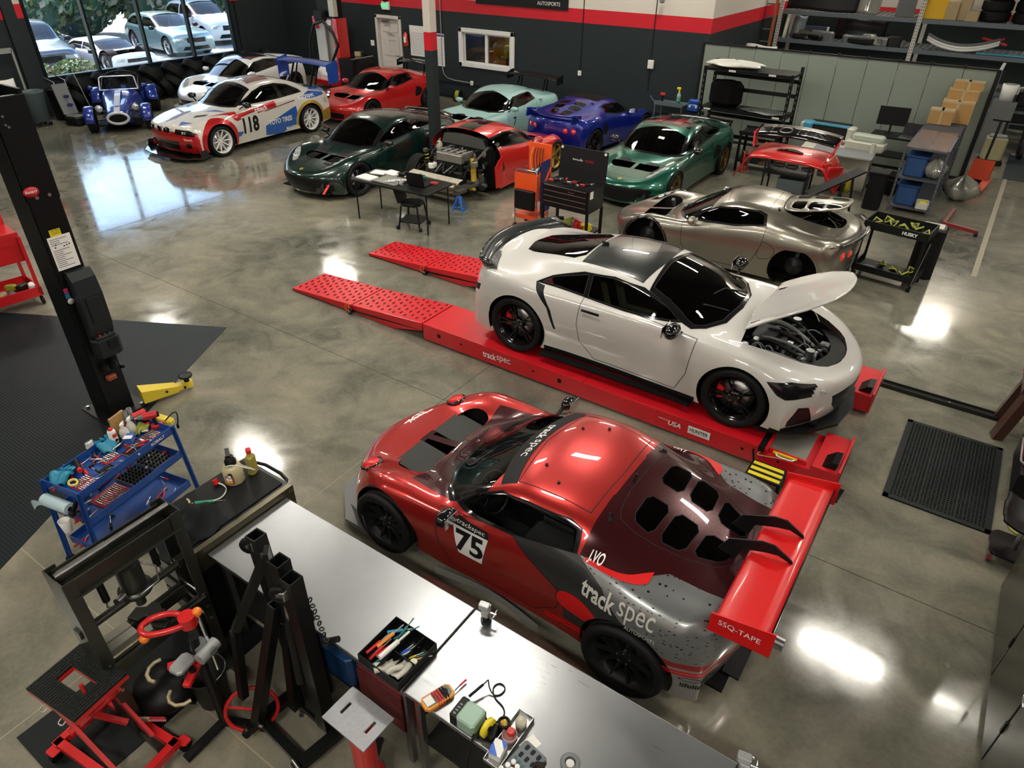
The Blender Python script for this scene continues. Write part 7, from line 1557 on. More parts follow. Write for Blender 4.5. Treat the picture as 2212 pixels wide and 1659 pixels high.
 for i in range(5): m=MB();x=-.015+.016*i;c=cols['red'] if i < 3 else BLACK;m.tube([(x,-.048,.01),(x+.004,-.03,.043),(x-.004,.03,.043),(x,.048,.01)],.005,c,6,smooth=1);m.build('test_lead',c,t)
 m=MB();m.cyl((.10,-.02,.02),(.14,-.01,.02),.003,BLACK,6);m.cyl((.14,-.01,.02),(.19,.0,.02),.006,cols['red'],8);m.build('probe',cols['red'],t)
 # soldering station
 GN=mat('station_green',(.26,.40,.32),.4)
 t=thing('soldering_station','pale green soldering station with black front panel and coiled iron cable','soldering station',(-1.38,1.655,zt),0);m=MB();m.cbox((.02,-.005,.05),(.12,.13,.09),.015,GN);m.build('case',GN,t);m=MB();m.cbox((-.06,-.0,.04),(.05,.135,.075),.008,BLACK);[m.cyl((-.085,-.04+.03*i,.05),(-.09,-.04+.03*i,.05),.006,GREYP,8) for i in range(3)];[m.cbox((-.06,-.045+.02*i,.08),(.02,.012,.006),.002,GREYP) for i in range(4)];m.build('front_panel',BLACK,t)
 s=thing('soldering_iron','soldering iron in front of its station with looped black cable','soldering iron',(-1.42,1.76,zt),0);m=MB();m.cyl((-.03,-.01,.04),(.0,.085,.06),.008,BLACK,10);m.cyl((.0,.085,.06),(.01,.12,.07),.004,BLACK,8);m.build('grip',BLACK,s)
 c=MB();c.tube([(.01,.12,.07),(.03,.10,.03),(.07,.09,.006),(.10,.12,.006),(.10,.17,.006),(.05,.18,.006),(.03,.13,.006),(.08,.08,.006),(.15,.07,.006),(.19,.03,.006),(.17,-.04,.006),(.11,-.05,.006),(.08,.0,.006),(.09,-.08,.02)],.004,INK,6,smooth=3);c.build('cable',INK,s)
 t=thing('power_cable','black cable dropping over the front edge of the bench','cable',(0,0,0));m=MB();m.tube([(-1.30,1.60,.93),(-1.29,1.55,.89),(-1.30,1.53,.75),(-1.32,1.50,.4),(-1.30,1.50,.3)],.007,INK,6,smooth=2);m.build('cord',INK,t)
 t=thing('solder_reel','yellow solder reel on a black holder next to the green station','reel',(-1.25,1.655,zt),.3);m=MB();m.lathe([(.022,-.012),(.055,-.012),(.055,.012),(.022,.012),(.022,-.012)],YEL,24,T(0,0,.06,rz=1.2),axis='y');m.build('reel',YEL,t);m=MB();m.b2((-.05,-.05,0),(.06,.05,.012));m.bar((0,0,.0),(0,0,.07),.03,.01);m.cbox((.03,.0,.03),(.04,.08,.05),.01);m.build('holder',BLACK,t)
 t=thing('brass_sponge','black cup with brass wool cleaner behind the solder reel','cup',(-1.20,1.735,zt));m=MB();m.lathe([(0,0),(.032,0),(.036,.05),(.03,.055),(.026,.045)],BLACK,20);m.build('cup',BLACK,t);m=MB();m.sphere((0,0,.042),.024,mat('brass_wool',(.55,.36,.08),.3,.8,bump=1,scale=90),12,sc=(1,1,.5));m.build('wool',MATS['brass_wool'],t)
 t=thing('chrome_pan','long narrow steel pan holding lids and tape on the bench','pan',(-1.135,1.69,zt),0);m=MB();X,Y=.05,.17
 for lo,hi in (((-X,-Y,0),(X,Y,.006)),((-X,-Y,0),(-X+.004,Y,.03)),((X-.004,-Y,0),(X,Y,.03)),((-X,-Y,0),(X,-Y+.004,.03)),((-X,Y-.004,0),(X,Y,.03))): m.b2(lo,hi)
 m.build('pan',STEEL,t)
 t=thing('glass_jar','small clear jar with cloudy content at the far end of the steel pan','jar',(-1.125,1.79,zt+.006));m=MB();m.lathe([(0,0),(.030,0),(.032,.05),(.024,.06),(0,.06)],mat('jar_cloud',(.42,.41,.33),.15),20);m.build('jar',MATS['jar_cloud'],t)
 t=thing('flux_tin','round tin with red lid stripe in the middle of the steel pan','tin',(-1.14,1.70,zt+.006));m=MB();m.lathe([(0,0),(.042,0),(.042,.035),(.038,.035),(.038,.02),(0,.02)],mat('tin_pink',(.42,.28,.27),.35,.4),24);m.build('tin',MATS['tin_pink'],t);m=MB();m.cyl((.0,.015,.02),(.0,.015,.05),.02,cols['red'],16);m.build('lid',cols['red'],t)
 t=thing('solder_box','blue and white carton at the near end of the steel pan','box',(-1.145,1.60,zt+.006),.15);m=MB();m.cbox((0,0,.025),(.07,.09,.05),.004,WHITEP);m.prism([(-.036,.02),(-.036,-.046),(.02,-.046)],.0501,.0507,cols['blue']);m.prism([(.0,.046),(.036,.0),(.036,.046)],.0501,.0507,cols['blue']);m.build('carton',WHITEP,t)
 t=thing('paper_sheet','small paper note behind the grey foam tray','paper',(-1.03,1.735,zt),-.3);MB().b2((-.035,-.05,0),(.035,.05,.002)).build('sheet',PAPER,t)
 t=thing('foam_tray','grey foam tool tray holding white capped vials','tray',(-1.0,1.62,zt),-.15);m=MB();m.cbox((0,0,.01),(.15,.22,.02),.01,mat('foam_grey',(.12,.14,.16),.6));m.build('foam',MATS['foam_grey'],t);m=MB()
 for i in range(3):
  for j in range(2): m.cbox((-.04+.04*i,.03+.05*j,.021),(.02,.03,.003),.004,INK)
 m.build('cutout',INK,t)
 m=MB();[m.cyl((x,y,.02),(x,y,.023),.009,cols['teal'],10) for x,y in ((-.05,.0),(-.02,-.005),(.01,-.01),(.05,.01),(.04,-.03))];m.build('green_button',mat('led_green',(.1,.5,.2),.4),t)
 v=None
 for i,(x,y) in enumerate([(-.035,-.035),(-.005,-.045),(.025,-.055),(-.05,-.065),(-.02,-.075),(.01,-.085),(.04,-.09),(-.035,-.10),(-.005,-.11),(.025,-.12),(-.075,-.09)]):
  p=(-1.0+x,1.62+y,zt+.02 if x > -.07 else zt)
  if v is None:
   v=thing('vial','white capped vial in the cluster at the near edge of the bench','vial',p,0,'white capped vials on the bench');m=MB();m.cyl((0,0,0),(0,0,.03),.011,mat('vial_red',(.2,.05,.03),.3),12);m.build('glass',MATS['vial_red'],v);m=MB();m.cyl((0,0,.03),(0,0,.042),.013,WHITEP,14);m.build('cap',WHITEP,v)
  else: dup(v,p)
 t=thing('copper_spool','copper wire spool with black holder right of the vials','spool',(-.90,1.62,zt),.5);m=MB();m.cyl((0,-.02,.03),(0,.02,.03),.026,mat('copper',(.75,.26,.06),.25,1.),20);m.build('wire',MATS['copper'],t);m=MB();m.cyl((0,.02,.03),(0,.026,.03),.034,BLACK,18);m.cyl((0,-.026,.03),(0,-.02,.03),.034,BLACK,18);m.cbox((0,.045,.02),(.05,.03,.04),.005,BLACK);m.build('flange',BLACK,t)
 t=thing('desk_lamp','round grey magnifier lamp head with gooseneck at the bench front','lamp',(-.78,1.72,zt));m=MB();m.lathe([(.028,.10),(.05,.10),(.052,.115),(.045,.12),(.028,.12)],GREYP,28);m.build('ring',mat('ring_grey',(.42,.42,.38),.4),t);m=MB();m.lathe([(0,.105),(.028,.105),(.02,.112),(0,.115)],mat('lens',(.7,.7,.68),.1),20);m.build('lens',MATS['lens'],t);m=MB();m.tube([(-.02,-.045,.105),(-.04,-.09,.08),(-.03,-.15,.04),(-.02,-.17,.01)],.006,BLACK,6,smooth=2);m.build('gooseneck',BLACK,t);MB().cyl((-.02,-.17,0),(-.02,-.17,.012),.03,BLACK,16).build('base',BLACK,t)
 t=thing('blue_cable','thin dark blue cable curving on the bench right of the lamp','cable',(-.66,1.66,zt));m=MB();m.tube([(-.04,.10,.004),(-.02,.06,.004),(.0,.0,.004),(-.01,-.05,.004),(-.03,-.09,.004)],.005,mat('cable_navy',(.01,.02,.06),.4),6,smooth=2);m.build('cord',MATS['cable_navy'],t)
 t=thing('cyan_box','cyan plastic clamp box at the bottom edge of the bench','clamp',(-.76,1.60,zt),.1);MB().cbox((-.01,-.005,.02),(.05,.10,.04),.01,mat('cyan_plastic',(.05,.45,.6),.4)).build('body',MATS['cyan_plastic'],t)
 # vices
 for (x,y,lab) in ((-1.69,2.24,'small grey bench vice clamped to the far edge at the bench joint'),(-.05,2.24,'grey bench vice at the bottom right end of the bench')):
  t=thing('bench_vice',lab,'vice',(x,y,zt),.2);m=MB();m.cyl((0,0,0),(0,0,.02),.035,DKMETAL,16);m.cyl((0,0,.02),(0,0,.06),.022,DKMETAL,14);m.build('base',DKMETAL,t);m=MB();m.cbox((0,0,.085),(.05,.06,.05),.008,mat('vice_grey',(.33,.34,.35),.4,.6));m.cbox((-.01,0,.13),(.07,.045,.045),.006,MATS['vice_grey']);m.build('jaw',MATS['vice_grey'],t);m=MB();m.cyl((.03,0,.09),(.07,0,.09),.008,CHROME,8);m.cyl((.06,-.035,.09),(.06,.035,.09),.005,CHROME,8);m.sphere((.03,0,.16),.01,CHROME,8);m.build('screw',CHROME,t)
 t=thing('chrome_ring','chrome oval ring handle at the bottom edge beside the vice','ring',(.10,2.22,zt));m=MB();m.tube([(.09*cos(a),.05*sin(a),.09+.01*sin(2*a)) for a in [2*pi*i/20 for i in range(20)]],.011,CHROME,8,closed=True);m.build('ring',CHROME,t);MB().cyl((-.09,0,0),(-.09,0,.09),.01).build('stem',CHROME,t)
benchtop()
# right edge: lockers, stool, red cabinet, machine
def rightside():
 LK=mat('locker_olive',(.055,.058,.044),.25,.6,coat=.2,var=.1,scale=2)
 for i,(y0,y1,lab) in enumerate(((2.96,3.70,'dark metallic tall cabinet door nearest the camera at the right edge'),(3.71,4.44,'dark metallic tall cabinet in the middle of the right edge row'),(4.45,5.46,'dark metallic tall cabinet at the far end of the right edge row'))):
  t=thing('steel_cabinet',lab,'cabinet',(1.19,y0,0));w_=y1-y0;m=MB();m.b2((.02,0,0),(.7,w_,1.95));m.build('body',LK,t)
  m=MB();m.b2((0,.01,.06),(.02,w_-.01,1.93));d=m.build('door',LK,t,bevel=.004);
  h=MB();h.cyl((-.0,w_-.06 if i else w_-.12,.95),(-.05,w_-.06 if i else w_-.12,.95),.014,CHROME,12);h.tube([(-.05,w_-.06 if i else w_-.12,.95),(-.06,w_-.10 if i else w_-.16,.93),(-.05,w_-.16 if i else w_-.2,.90)],.01,CHROME,8,smooth=1);h.build('handle',CHROME,d)
  for z in (.45,1.5): MB().b2((-.008,-.012,z-.05),(.012,.012,z+.05),BLACK).build('hinge',BLACK,t)
 t=thing('work_stool','black moulded tractor-seat stool on casters beside the dark cabinets','stool',(1.24,5.93,0));m=MB()
 m.grid(lambda u,v: ((.20*(u*2-1))*(1 if abs(v-.5) < .3 else .95),.19*(v*2-1),.42+.06*(u*2-1)**2+.05*max(0,(v*2-1))**2-.03*(1-(u*2-1)**2)*(1-(v*2-1)**2)),16,16,BLACK);m.build('seat',BLACK,t,solid=.02)
 m=MB();m.cyl((0,0,.1),(0,0,.42),.025,STEEL);m.build('post',STEEL,t);m=MB();m.cbox((0,0,.10),(.36,.36,.02),.05,BLACK);m.build('tool_base',BLACK,t)
 for a in (.78,2.35,3.92,5.5): m=MB();m.cyl((.22*cos(a)-.015,.22*sin(a),.032),(.22*cos(a)+.015,.22*sin(a),.032),.032,mat('caster_red',(.16,.02,.02),.3),14);m.bar((.1*cos(a),.1*sin(a),.09),(.22*cos(a),.22*sin(a),.09),.03,.02,BLACK);m.build('caster',BLACK,t)
 t=thing('red_tool_chest','red tool chest with black bumper frame and casters at the right edge','tool chest',(1.42,7.00,0),0);R_=MATS['lift_bright_red'];m=MB();m.b2((-.24,-.36,.40),(.4,.36,.95),R_);m.build('body',R_,t,bevel=.01);m=MB();m.b2((-.28,-.40,.14),(.4,.40,.42),BLACK);m.build('lower_tray',BLACK,t,bevel=.01);m=MB();m.tube([(.3,-.42,.44),(-.29,-.42,.44),(-.29,.42,.44),(.3,.42,.44)],.012,STEEL,8,smooth=1);m.tube([(-.28,-.25,.70),(-.33,-.22,.70),(-.33,.22,.70),(-.28,.25,.70)],.018,R_,8,smooth=1);m.cyl((-.30,-.0,.66),(-.24,.0,.66),.02,STEEL);m.build('rail',STEEL,t)
 for y in (-.32,.32): m=MB();m.cyl((-.22,y,.06),(-.17,y,.06),.06,BLACK,18);m.cyl((-.195,y,.06),(-.195,y,.14),.015,STEEL);m.build('caster',BLACK,t)
 m=MB();m.b2((-.2,-.3,.95),(.3,.3,.96),mat('top_reflect',(.25,.02,.02),.15,coat=1));m.build('top',MATS['top_reflect'],t)
 t=thing('yellow_hose','thin yellow air hose loop on the floor behind the stool','hose',(1.22,6.42,0));m=MB();m.tube([(.3,.1,.02),(.1,.1,.015),(-.02,.0,.012),(.0,-.12,.012),(.12,-.16,.012),(.3,-.15,.015)],.009,mat('hose_yellow',(.38,.42,.04),.5),7,smooth=2);m.build('hose',MATS['hose_yellow'],t)
 t=thing('metal_work_stand','brown steel stand carrying bright fixture plates at the right edge','stand',(1.28,8.05,0));BR=mat('stand_brown',(.07,.03,.022),.45,.3)
 for p_,q_ in (((-.28,-.22,0),(-.16,-.18,.62)),((.3,-.22,0),(.3,-.18,.62)),((-.28,.2,0),(-.16,.2,.62))): m=MB();m.bar(p_,q_,.12,.10,BR);m.build('leg',BR,t)
 m=MB();m=MB();m.b2((-.26,-.28,.60),(.5,.35,.68),BR);m.build('table',BR,t,bevel=.004)
 AL=mat('plate_alu',(.45,.45,.44),.3,.9)
 for i,(x,y,z) in enumerate(((-.26,-.05,.68),(-.10,.30,.68))): m=MB();m.b2((x,y-.28,z),(x+.03,y+.16,z+.26),AL);[m.cyl((x-.02,y-.2+.12*k,z+.05+.1*(k % 2)),(x,y-.2+.12*k,z+.05+.1*(k % 2)),.016,CHROME,10) for k in range(4)];m.cyl((x-.06,y-.1,z+.14),(x,y-.1,z+.14),.012,R_,8);m.build('fixture_plate',AL,t,bevel=.002)
 m=MB();m.b2((-.2,-.2,.68),(.4,.3,.76),BLACK);m.b2((-.05,-.1,.76),(.4,.2,.82),DKMETAL);[m.cyl((-.1+.1*i,-.2,.76),(-.1+.1*i,-.2,.775),.012,CHROME) for i in range(5)];m.build('slide_block',BLACK,t);m=MB();m.cbox((.0,.1,.84),(.06,.04,.04),.005,mat('tool_orange',(.75,.28,.06),.4));m.build('orange_tag',MATS['tool_orange'],t)
rightside()
# compact builder: parts = [(name, material, ops)]
def ops(mb,m,L):
 for o in L:
  k=o[0];mm=o[-1] if isinstance(o[-1],bpy.types.Material) else m;a=o[1:-1] if mm is o[-1] else o[1:]
  if k == 'l' and len(a) > 1: mb.lathe(*a);continue
  {'b': mb.b2,'c': mb.cbox,'y': mb.cyl,'t': mb.tube,'l': mb.lathe,'s': mb.sphere,'r': mb.bar}[k](*a,m=mm)
def item(name,label,cat,loc,rz,parts,group=None,bevel=0):
 t=thing(name,label,cat,loc,rz,group)
 for pn,m,L in parts:
  mb=MB();ops(mb,m,L);mb.build(pn,m,t,bevel=bevel)
 return t
def legs4(x,y,z,r,m,n='leg',splay=0): return [(n,m,[('y',(sx*x,sy*y,z),(sx*(x+splay),sy*(y+splay),0),r)]) for sx in (-1,1) for sy in (-1,1)]
def casters(x,y,r=.05): return [('caster',BLACK,[('y',(sx*x-.015,sy*y,r),(sx*x+.015,sy*y,r),r),('y',(sx*x,sy*y,r),(sx*x,sy*y,r*2.4),.01,STEEL)]) for sx in (-1,1) for sy in (-1,1)]
DKB=mat('table_black',(.009,.011,.011),.45,spec=.3);ORG=mat('cart_orange',(.75,.08,.01),.35,coat=.3);GRYS=mat('rack_grey',(.12,.15,.17),.45,.3);BXK=mat('tape_shine',(.45,.36,.22),.25)
FT=(-8.50,8.98,0)
item('folding_table','black folding table covered with papers trays and a laptop','table',FT,.07,[('tabletop',DKB,[('c',(0,0,.725),(1.72,.78,.035),.04)])]+legs4(.78,.32,.71,.014,BLACK),bevel=.004)
def ft(name,lab,cat,x,y,a,parts,z=.7435): c,s=cos(.07),sin(.07);return item(name,lab,cat,(FT[0]+x*c-y*s,FT[1]+x*s+y*c,z),.07+a,parts)
for x,y,a,w,d,h,lab in ((-.60,-.20,-.1,.34,.24,.03,'white paper stack at the near left corner of the folding table'),(-.62,.16,.2,.28,.22,.02,'white paper stack at the far left of the folding table'),(-.38,.24,-.15,.30,.22,.03,'white towels behind the tray on the folding table'),(-.02,.26,0,.14,.11,.01,'yellow note pad on the folding table')):
 ft('paper_stack',lab,'paper',x,y,a,[('sheets',PAPER if w > .2 else mat('note_yellow',(.6,.48,.2),.6),[('c',(0,0,h/2),(w,d,h),.006)])])
ft('steel_tray','pale metal tray with camshafts and rockers on the folding table','tray',-.14,-.10,-.05,[('tray',mat('tray_alu',(.42,.42,.38),.4,.6),[('b',(-.26,-.2,0),(.26,.2,.006)),('b',(-.26,-.2,0),(-.25,.2,.02)),('b',(.25,-.2,0),(.26,.2,.02)),('b',(-.26,-.2,0),(.26,-.19,.02)),('b',(-.26,.19,0),(.26,.2,.02))])])
for k,y in enumerate((-.02,.06)):
 ft('camshaft',('near','far')[k]+' of two steel camshafts lying in the pale tray','camshaft',.02,-.13+y,.75,[('shaft',STEEL,[('y',(-.2,0,.03),(.2,0,.03),.010)]+[('y',(-.18+.045*i,0,.03),(-.165+.045*i,0,.03),.02 if i % 2 else .024) for i in range(9)])],.75)
rr6=random.Random(4)
for i in range(9): ft('rocker_arm','small steel rocker arm, %s from the left in the pale tray' % ORD[i],'engine part',.02+.022*i,-.22+rr6.uniform(-.02,.06),rr6.uniform(0,3),[('arm',STEEL,[('y',(0,0,0),(.02,.03,.05),.007),('y',(.02,.03,.05),(.04,0,.0),.006)])],.75)['group']='rocker arms in the tray'
ft('laptop','open black laptop on the right end of the folding table','laptop',.42,-.08,.02,[('base',BLACK,[('c',(.0,.10,.01),(.36,.25,.018),.01)]),('screen',INK,[('r',(0,-.03,.015),(0,-.075,.24),.36,.012)])])
ft('router','small black router with two upright antennas on the folding table','router',-.20,.28,0,[('body',BLACK,[('c',(0,0,.02),(.16,.11,.03),.01)]),('antenna',BLACK,[('y',(-.06,.05,.03),(-.06,.05,.17),.006)]),('antenna',BLACK,[('y',(.06,.05,.03),(.06,.05,.17),.006)])])
ft('green_cloth','dark green rag bunched at the back of the folding table','rag',.22,.28,0,[('cloth',mat('rag_green',(.01,.10,.06),.8),[('s',(0,0,.03),.06),('s',(.06,.02,.025),.05),('s',(-.05,.02,.02),.04)])])
ft('red_notebook','small red book next to the laptop','book',.60,.18,.2,[('cover',mat('book_red',(.3,.02,.02),.5),[('c',(0,0,.012),(.14,.10,.024),.004)])])
item('rolling_stool','black moulded shop stool on casters in front of the folding table','stool',(-8.17,8.88,0),.3,[('seat',BLACK,[('c',(0,0,.44),(.38,.36,.05),.08)]),('backrest',BLACK,[('r',(-.19,0,.46),(-.27,0,.72),.34,.03)]),('shelf',BLACK,[('c',(0,0,.14),(.42,.38,.03),.03)])]+legs4(.15,.15,.42,.016,BLACK,'leg',.05)+casters(.22,.2,.035))
JB=mat('jack_blue',(.01,.12,.5),.4)
for i,(x,y) in enumerate(((-8.05,10.05),(-9.25,10.4))): item('blue_jack_stand',('blue jack stand under the tail of the stripped red coupe','second blue jack stand in shadow under the stripped red coupe')[i],'stand',(x,y,0),.2,[('frame',JB,[('r',(sx*.11,sy*.09,0),(sx*.03,sy*.03,.24),.03,.02) for sx in (-1,1) for sy in (-1,1)]+[('b',(-.04,-.04,.22),(.04,.04,.26)),('b',(-.12,-.02,.02),(.12,.02,.04))]),('post',STEEL,[('y',(0,0,.12),(0,0,.30),.018)])])
# orange cart
OC=item('orange_tool_cart','bright orange tool cart with raised back panel and cables between stripped coupe and black chest','tool cart',(-6.47,10.12,0),.05,[('lower_tray',ORG,[('b',(-.22,-.2,.20),(.22,.24,.27))]),('front_panel',ORG,[('b',(-.22,-.215,.72),(.22,-.2,1.0)),('b',(.21,-.2,.55),(.22,.24,1.0))]),('tool_bag',BLACK,[('c',(0,-.24,.56),(.40,.08,.34),.02),('b',(-.23,-.21,.36),(-.20,-.20,.75),ORG),('b',(.20,-.21,.36),(.23,-.20,.75),ORG)]),('back_panel',ORG,[('b',(-.2,.22,.4),(.24,.25,1.42)),('r',(.24,.23,1.05),(.25,.0,.8),.02,.04)]),('charger_side',mat('panel_navy',(.01,.02,.12),.5),[('b',(.225,-.1,.3),(.235,.24,1.2))]),('push_handle',STEEL,[('t',[(-.22,-.2,.96),(-.2,-.2,1.06),(.2,-.2,1.06),(.22,-.2,.96)],.012)]),('frame',STEEL,[('y',(sx*.22,sy*.2,.12),(sx*.22,sy*.2,1.0),.012) for sx in (-1,1) for sy in (-1,1)])]+casters(.22,.2,.05))
for i in range(10): item('orange_cart_tool','%s, %s from the left in the orange cart' % (('black clamp tool','steel tool','blue gloved tool')[i % 3],ORD[i]),'tool',(-6.62+.035*i,10.0+.05*(i % 3),1.0 if i > 4 else .76),i,[('body',(BLACK,STEEL,mat('tool_cyan',(.02,.3,.5),.4))[i % 3],[('y',(-.05,0,.02),(.06,.02,.04),.018),('s',(.05,.02,.04),.03)])],'tools in the orange cart')
m=MB();[m.tube([(-.1+.05*k,.2,1.35),(-.12+.06*k,.12,1.2),(-.06+.06*k,.1,.9),(.0+.05*k,.16,1.1)],.008,INK if k else mat('tool_orange',(.75,.28,.06),.4),6,smooth=2) for k in range(5)];m.build('hanging_cable',INK,OC)
# black chest with open lid
BC=item('lidded_tool_chest','black rolling tool chest with its branded lid open in front of the emerald coupe','tool chest',(-5.55,9.95,0),-.02,[('body',DKB,[('b',(-.44,-.25,.62),(.44,.25,1.0))]),('lid',INK,[('r',(0,.26,.98),(0,.30,1.50),.90,.02)]),('lower_shelf',DKB,[('b',(-.44,-.25,.22),(.44,.25,.25))]),('interior',CABIN,[('b',(-.42,-.23,1.0),(.42,.23,1.004))])]+[('drawer',DKB,[('b',(-.42,-.265,.64+.09*i),(.42,-.25,.72+.09*i)),('b',(-.40,-.275,.71+.09*i),(.40,-.265,.72+.09*i),STEEL)]) for i in range(4)]+[('post',BLACK,[('b',(sx*.43-.02,sy*.24-.02,.05),(sx*.43+.02,sy*.24+.02,.63))]) for sx in (-1,1) for sy in (-1,1)]+casters(.42,.22,.05))
m=MB();text_mb(m,'track',(-.10,.275,1.30),(1,0,0),(0,-.07,1),.07,WINK,bold=.02);text_mb(m,'spec',(.12,.275,1.295),(1,0,0),(0,-.07,1),.07,mat('print_darkred',(.35,.02,.02),.5));text_mb(m,'AUTOSPORTS',(.06,.275,1.20),(1,0,0),(0,-.07,1),.02,WINK);text_mb(m,'Snap-on',(.12,-.267,.93),(1,0,0),(0,0,1),.035,STEEL);[m.cyl((x,.272,1.47),(x,.280,1.47),.022,WINK) for x in (-.41,.41)];m.b2((.441,-.2,.86),(.443,-.1,.98),PAPER);m.build('lettering',WINK,BC)
for i in range(12): item('chest_tool',('red tool case','dark socket','steel pick')[i % 3]+', '+ORD[i]+' from the left in the open top of the lidded black chest','tool',(-5.9+.062*i,9.82+.06*(i % 4),1.004),i*.7,[('body',(mat('book_red',(.3,.02,.02),.5),DKMETAL,STEEL)[i % 3],[('c',(0,0,.02),(.09,.04,.04),.01)])],'tools in the open black chest')
for i,(x,c) in enumerate(((-.28,BLACK),(-.08,mat('rag_lime',(.35,.38,.06),.8)),(.10,RT_ := mat('tool_red',(.5,.015,.02),.4)),(.18,RT_),(.32,YEL))): item('cordless_tool',('black drill','lime tool bag','red impact wrench','red grinder','yellow clamp')[i]+' on the lower shelf of the lidded black chest','tool',(-5.55+x,9.95,.25),i,[('body',c,[('c',(0,0,.06),(.15,.1,.12),.03),('y',(0,0,.1),(.12,0,.12),.03)])])
# red rear clamshell with lettered spoiler on a stand
def clam():
 t=thing('red_rear_clamshell','red rear body section with black lettered spoiler standing on a black cart','body panel',(-3.22,14.10,.0),-pi/2-.03)
 def f(u,v):
  y=(u*2-1);a=abs(y);w_=.98
  x=-.35+.80*v-.30*a*a;z=.98-.22*a**3-.10*v*v-(.30*max(0,a-.72)/.28*(1))
  return (x-.15,y*w_,z)
 m=MB();m.grid(f,40,10,P_OR);m.build('shell',P_OR,t,solid=.03)
 for sd in (1,-1):
  m=MB();m.grid(lambda u,v: (.1-.45*u,sd*(.80+.18*u*(1-v)),.86-.40*v-.08*u),10,8,P_OR);m.grid(lambda u,v: (.12-.28*v,sd*(.70+.08*v),.88-.45*v*u),8,8,P_OR);m.build('haunch',P_OR,t,solid=.02)
  m=MB();m.add([(-.30,sd*.72,.95),(-.10,sd*.72,.95),(-.26,sd*.80,1.20),(-.50,sd*.80,1.22)],[(0,1,2,3)],P_OR);m.build('spoiler_upright',P_OR,t,solid=.03)
 m=MB();m.grid(lambda u,v: (-.18-.34*v-.05*(2*u-1)**2,(2*u-1)*.78,1.20+.14*v-.07*(2*u-1)**2),24,3,GLOSSBLK);s=m.build('spoiler',GLOSSBLK,t,solid=.03)
 m=MB();vs,fs,w_,h_=text2d('LOTUS');k=.17/h_;kx=1.02/w_
 for q,mm,dz in ((1.0,WINK,.020),(.86,INK,.022)): m.add([(-.35-(y-h_/2)*k*q,(x-w_/2)*kx,1.27+.41*(y-h_/2)*k*q-.07*((x-w_/2)*kx/.78)**2+dz) for x,y in vs],fs,mm)
 m.build('lettering',WINK,s)
 m=MB();m.grid(lambda u,v: (-.05-.3*v,(u-.5)*.5,.992-.012*v-.02*(2*u-1)**2),8,3,GLOSSBLK);m.build('lid_panel',GLOSSBLK,t)
 m=MB()
 for y in (-.6,-.3,-.05,.25,.55): m.cyl((-.30,y,.62),(-.28,y+.2,.64),.07,mat('foil_grey',(.20,.19,.16),.35,.5,bump=1,scale=20),10)
 m.build('heat_foil',MATS['foil_grey'],t);return t
clam()
item('scanner_cart','black cart with grey box and dark top under the red clamshell','cart',(-3.15,14.15,0),.05,[('top',DKB,[('b',(-.42,-.3,.60),(.42,.3,.63))]),('box',mat('box_darkgrey',(.06,.075,.08),.5),[('c',(.12,0,.31),(.5,.5,.42),.01)]),('shelf',DKB,[('b',(-.42,-.3,.08),(.42,.3,.10))])]+[('post',BLACK,[('b',(sx*.40-.015,sy*.28-.015,.0),(sx*.40+.015,sy*.28+.015,.86))]) for sx in (-1,1) for sy in (-1,1)])
item('wing_trestle','black lattice wing frame standing behind the silver coupe','frame',(-2.15,13.5,0),.75,[('wing',BLACK,[('r',(-.5,0,.55),(.45,0,.95),.25,.03)]),('strut',DKMETAL,[('r',(.1,0,.75),(.3,.1,.0),.03,.03),('r',(.1,-.1,.75),(-.1,-.1,.0),.03,.03),('r',(.3,0,.85),(.5,.1,.0),.03,.03)]),('round_pad',BLACK,[('s',(-.45,-.1,.45),.16)])])
# printer corner
IV=mat('ivory_plastic',(.50,.50,.42),.45)
item('printer_table','white cabinet table with grey cutting mat top behind the red clamshell','table',(-2.62,15.95,0),.06,[('cabinet',IV,[('b',(-.55,-.25,0),(.62,.42,.70))]),('tabletop',IV,[('b',(-.75,-.35,.70),(.66,.45,.74))]),('cutting_mat',mat('cutting_grey',(.17,.18,.19),.5),[('b',(-.5,-.62,.745),(.66,.05,.755)),('b',(-.5,-.62,.735),(.66,.05,.745),IV)])])
PB_=mat('printer_blue',(.05,.26,.42),.4)
item('vinyl_printer','blue and white wide vinyl printer against the grey partition','printer',(-3.05,16.45,.74),-.04,[('body',DKMETAL,[('b',(-.42,-.12,.08),(.42,.14,.30))]),('left_cap',PB_,[('c',(-.42,0,.18),(.22,.30,.34),.04)]),('end_cap',IV,[('c',(-.53,0,.17),(.06,.30,.34),.02)]),('right_cap',IV,[('c',(.47,0,.17),(.16,.30,.34),.04)]),('cover',PB_,[('r',(-.35,-.02,.33),(.42,-.02,.33),.14,.03)]),('output',WHITEP,[('b',(-.36,-.20,.06),(.40,-.12,.09))]),('roll',RUBBER,[('y',(-.4,.2,.3),(.4,.2,.3),.06)])])
item('laminator','pale ivory plotter box to the right of the vinyl printer','printer',(-2.22,16.20,.74),-.05,[('body',IV,[('c',(0,0,.08),(.75,.34,.16),.03)]),('hood',mat('hood_mint',(.42,.47,.40),.3),[('c',(.02,.05,.22),(.62,.24,.13),.05)])])
item('paper_tube','small cream roll standing on the cutting mat','roll',(-2.02,15.85,.757),0,[('roll',IV,[('y',(0,0,0),(0,0,.20),.045)])])
for i in range(3): item('spray_bottle',('grey','dark','yellow')[i]+' bottle beneath the cutting mat','bottle',(-2.6+.17*i,15.60,0),0,[('body',(GREYP,DKMETAL,YEL)[i],[('l',[(0,0),(.05,0),(.05,.22),(.015,.28)])]),('head',BLACK,[('c',(0,0,.30),(.05,.03,.05),.01)])])
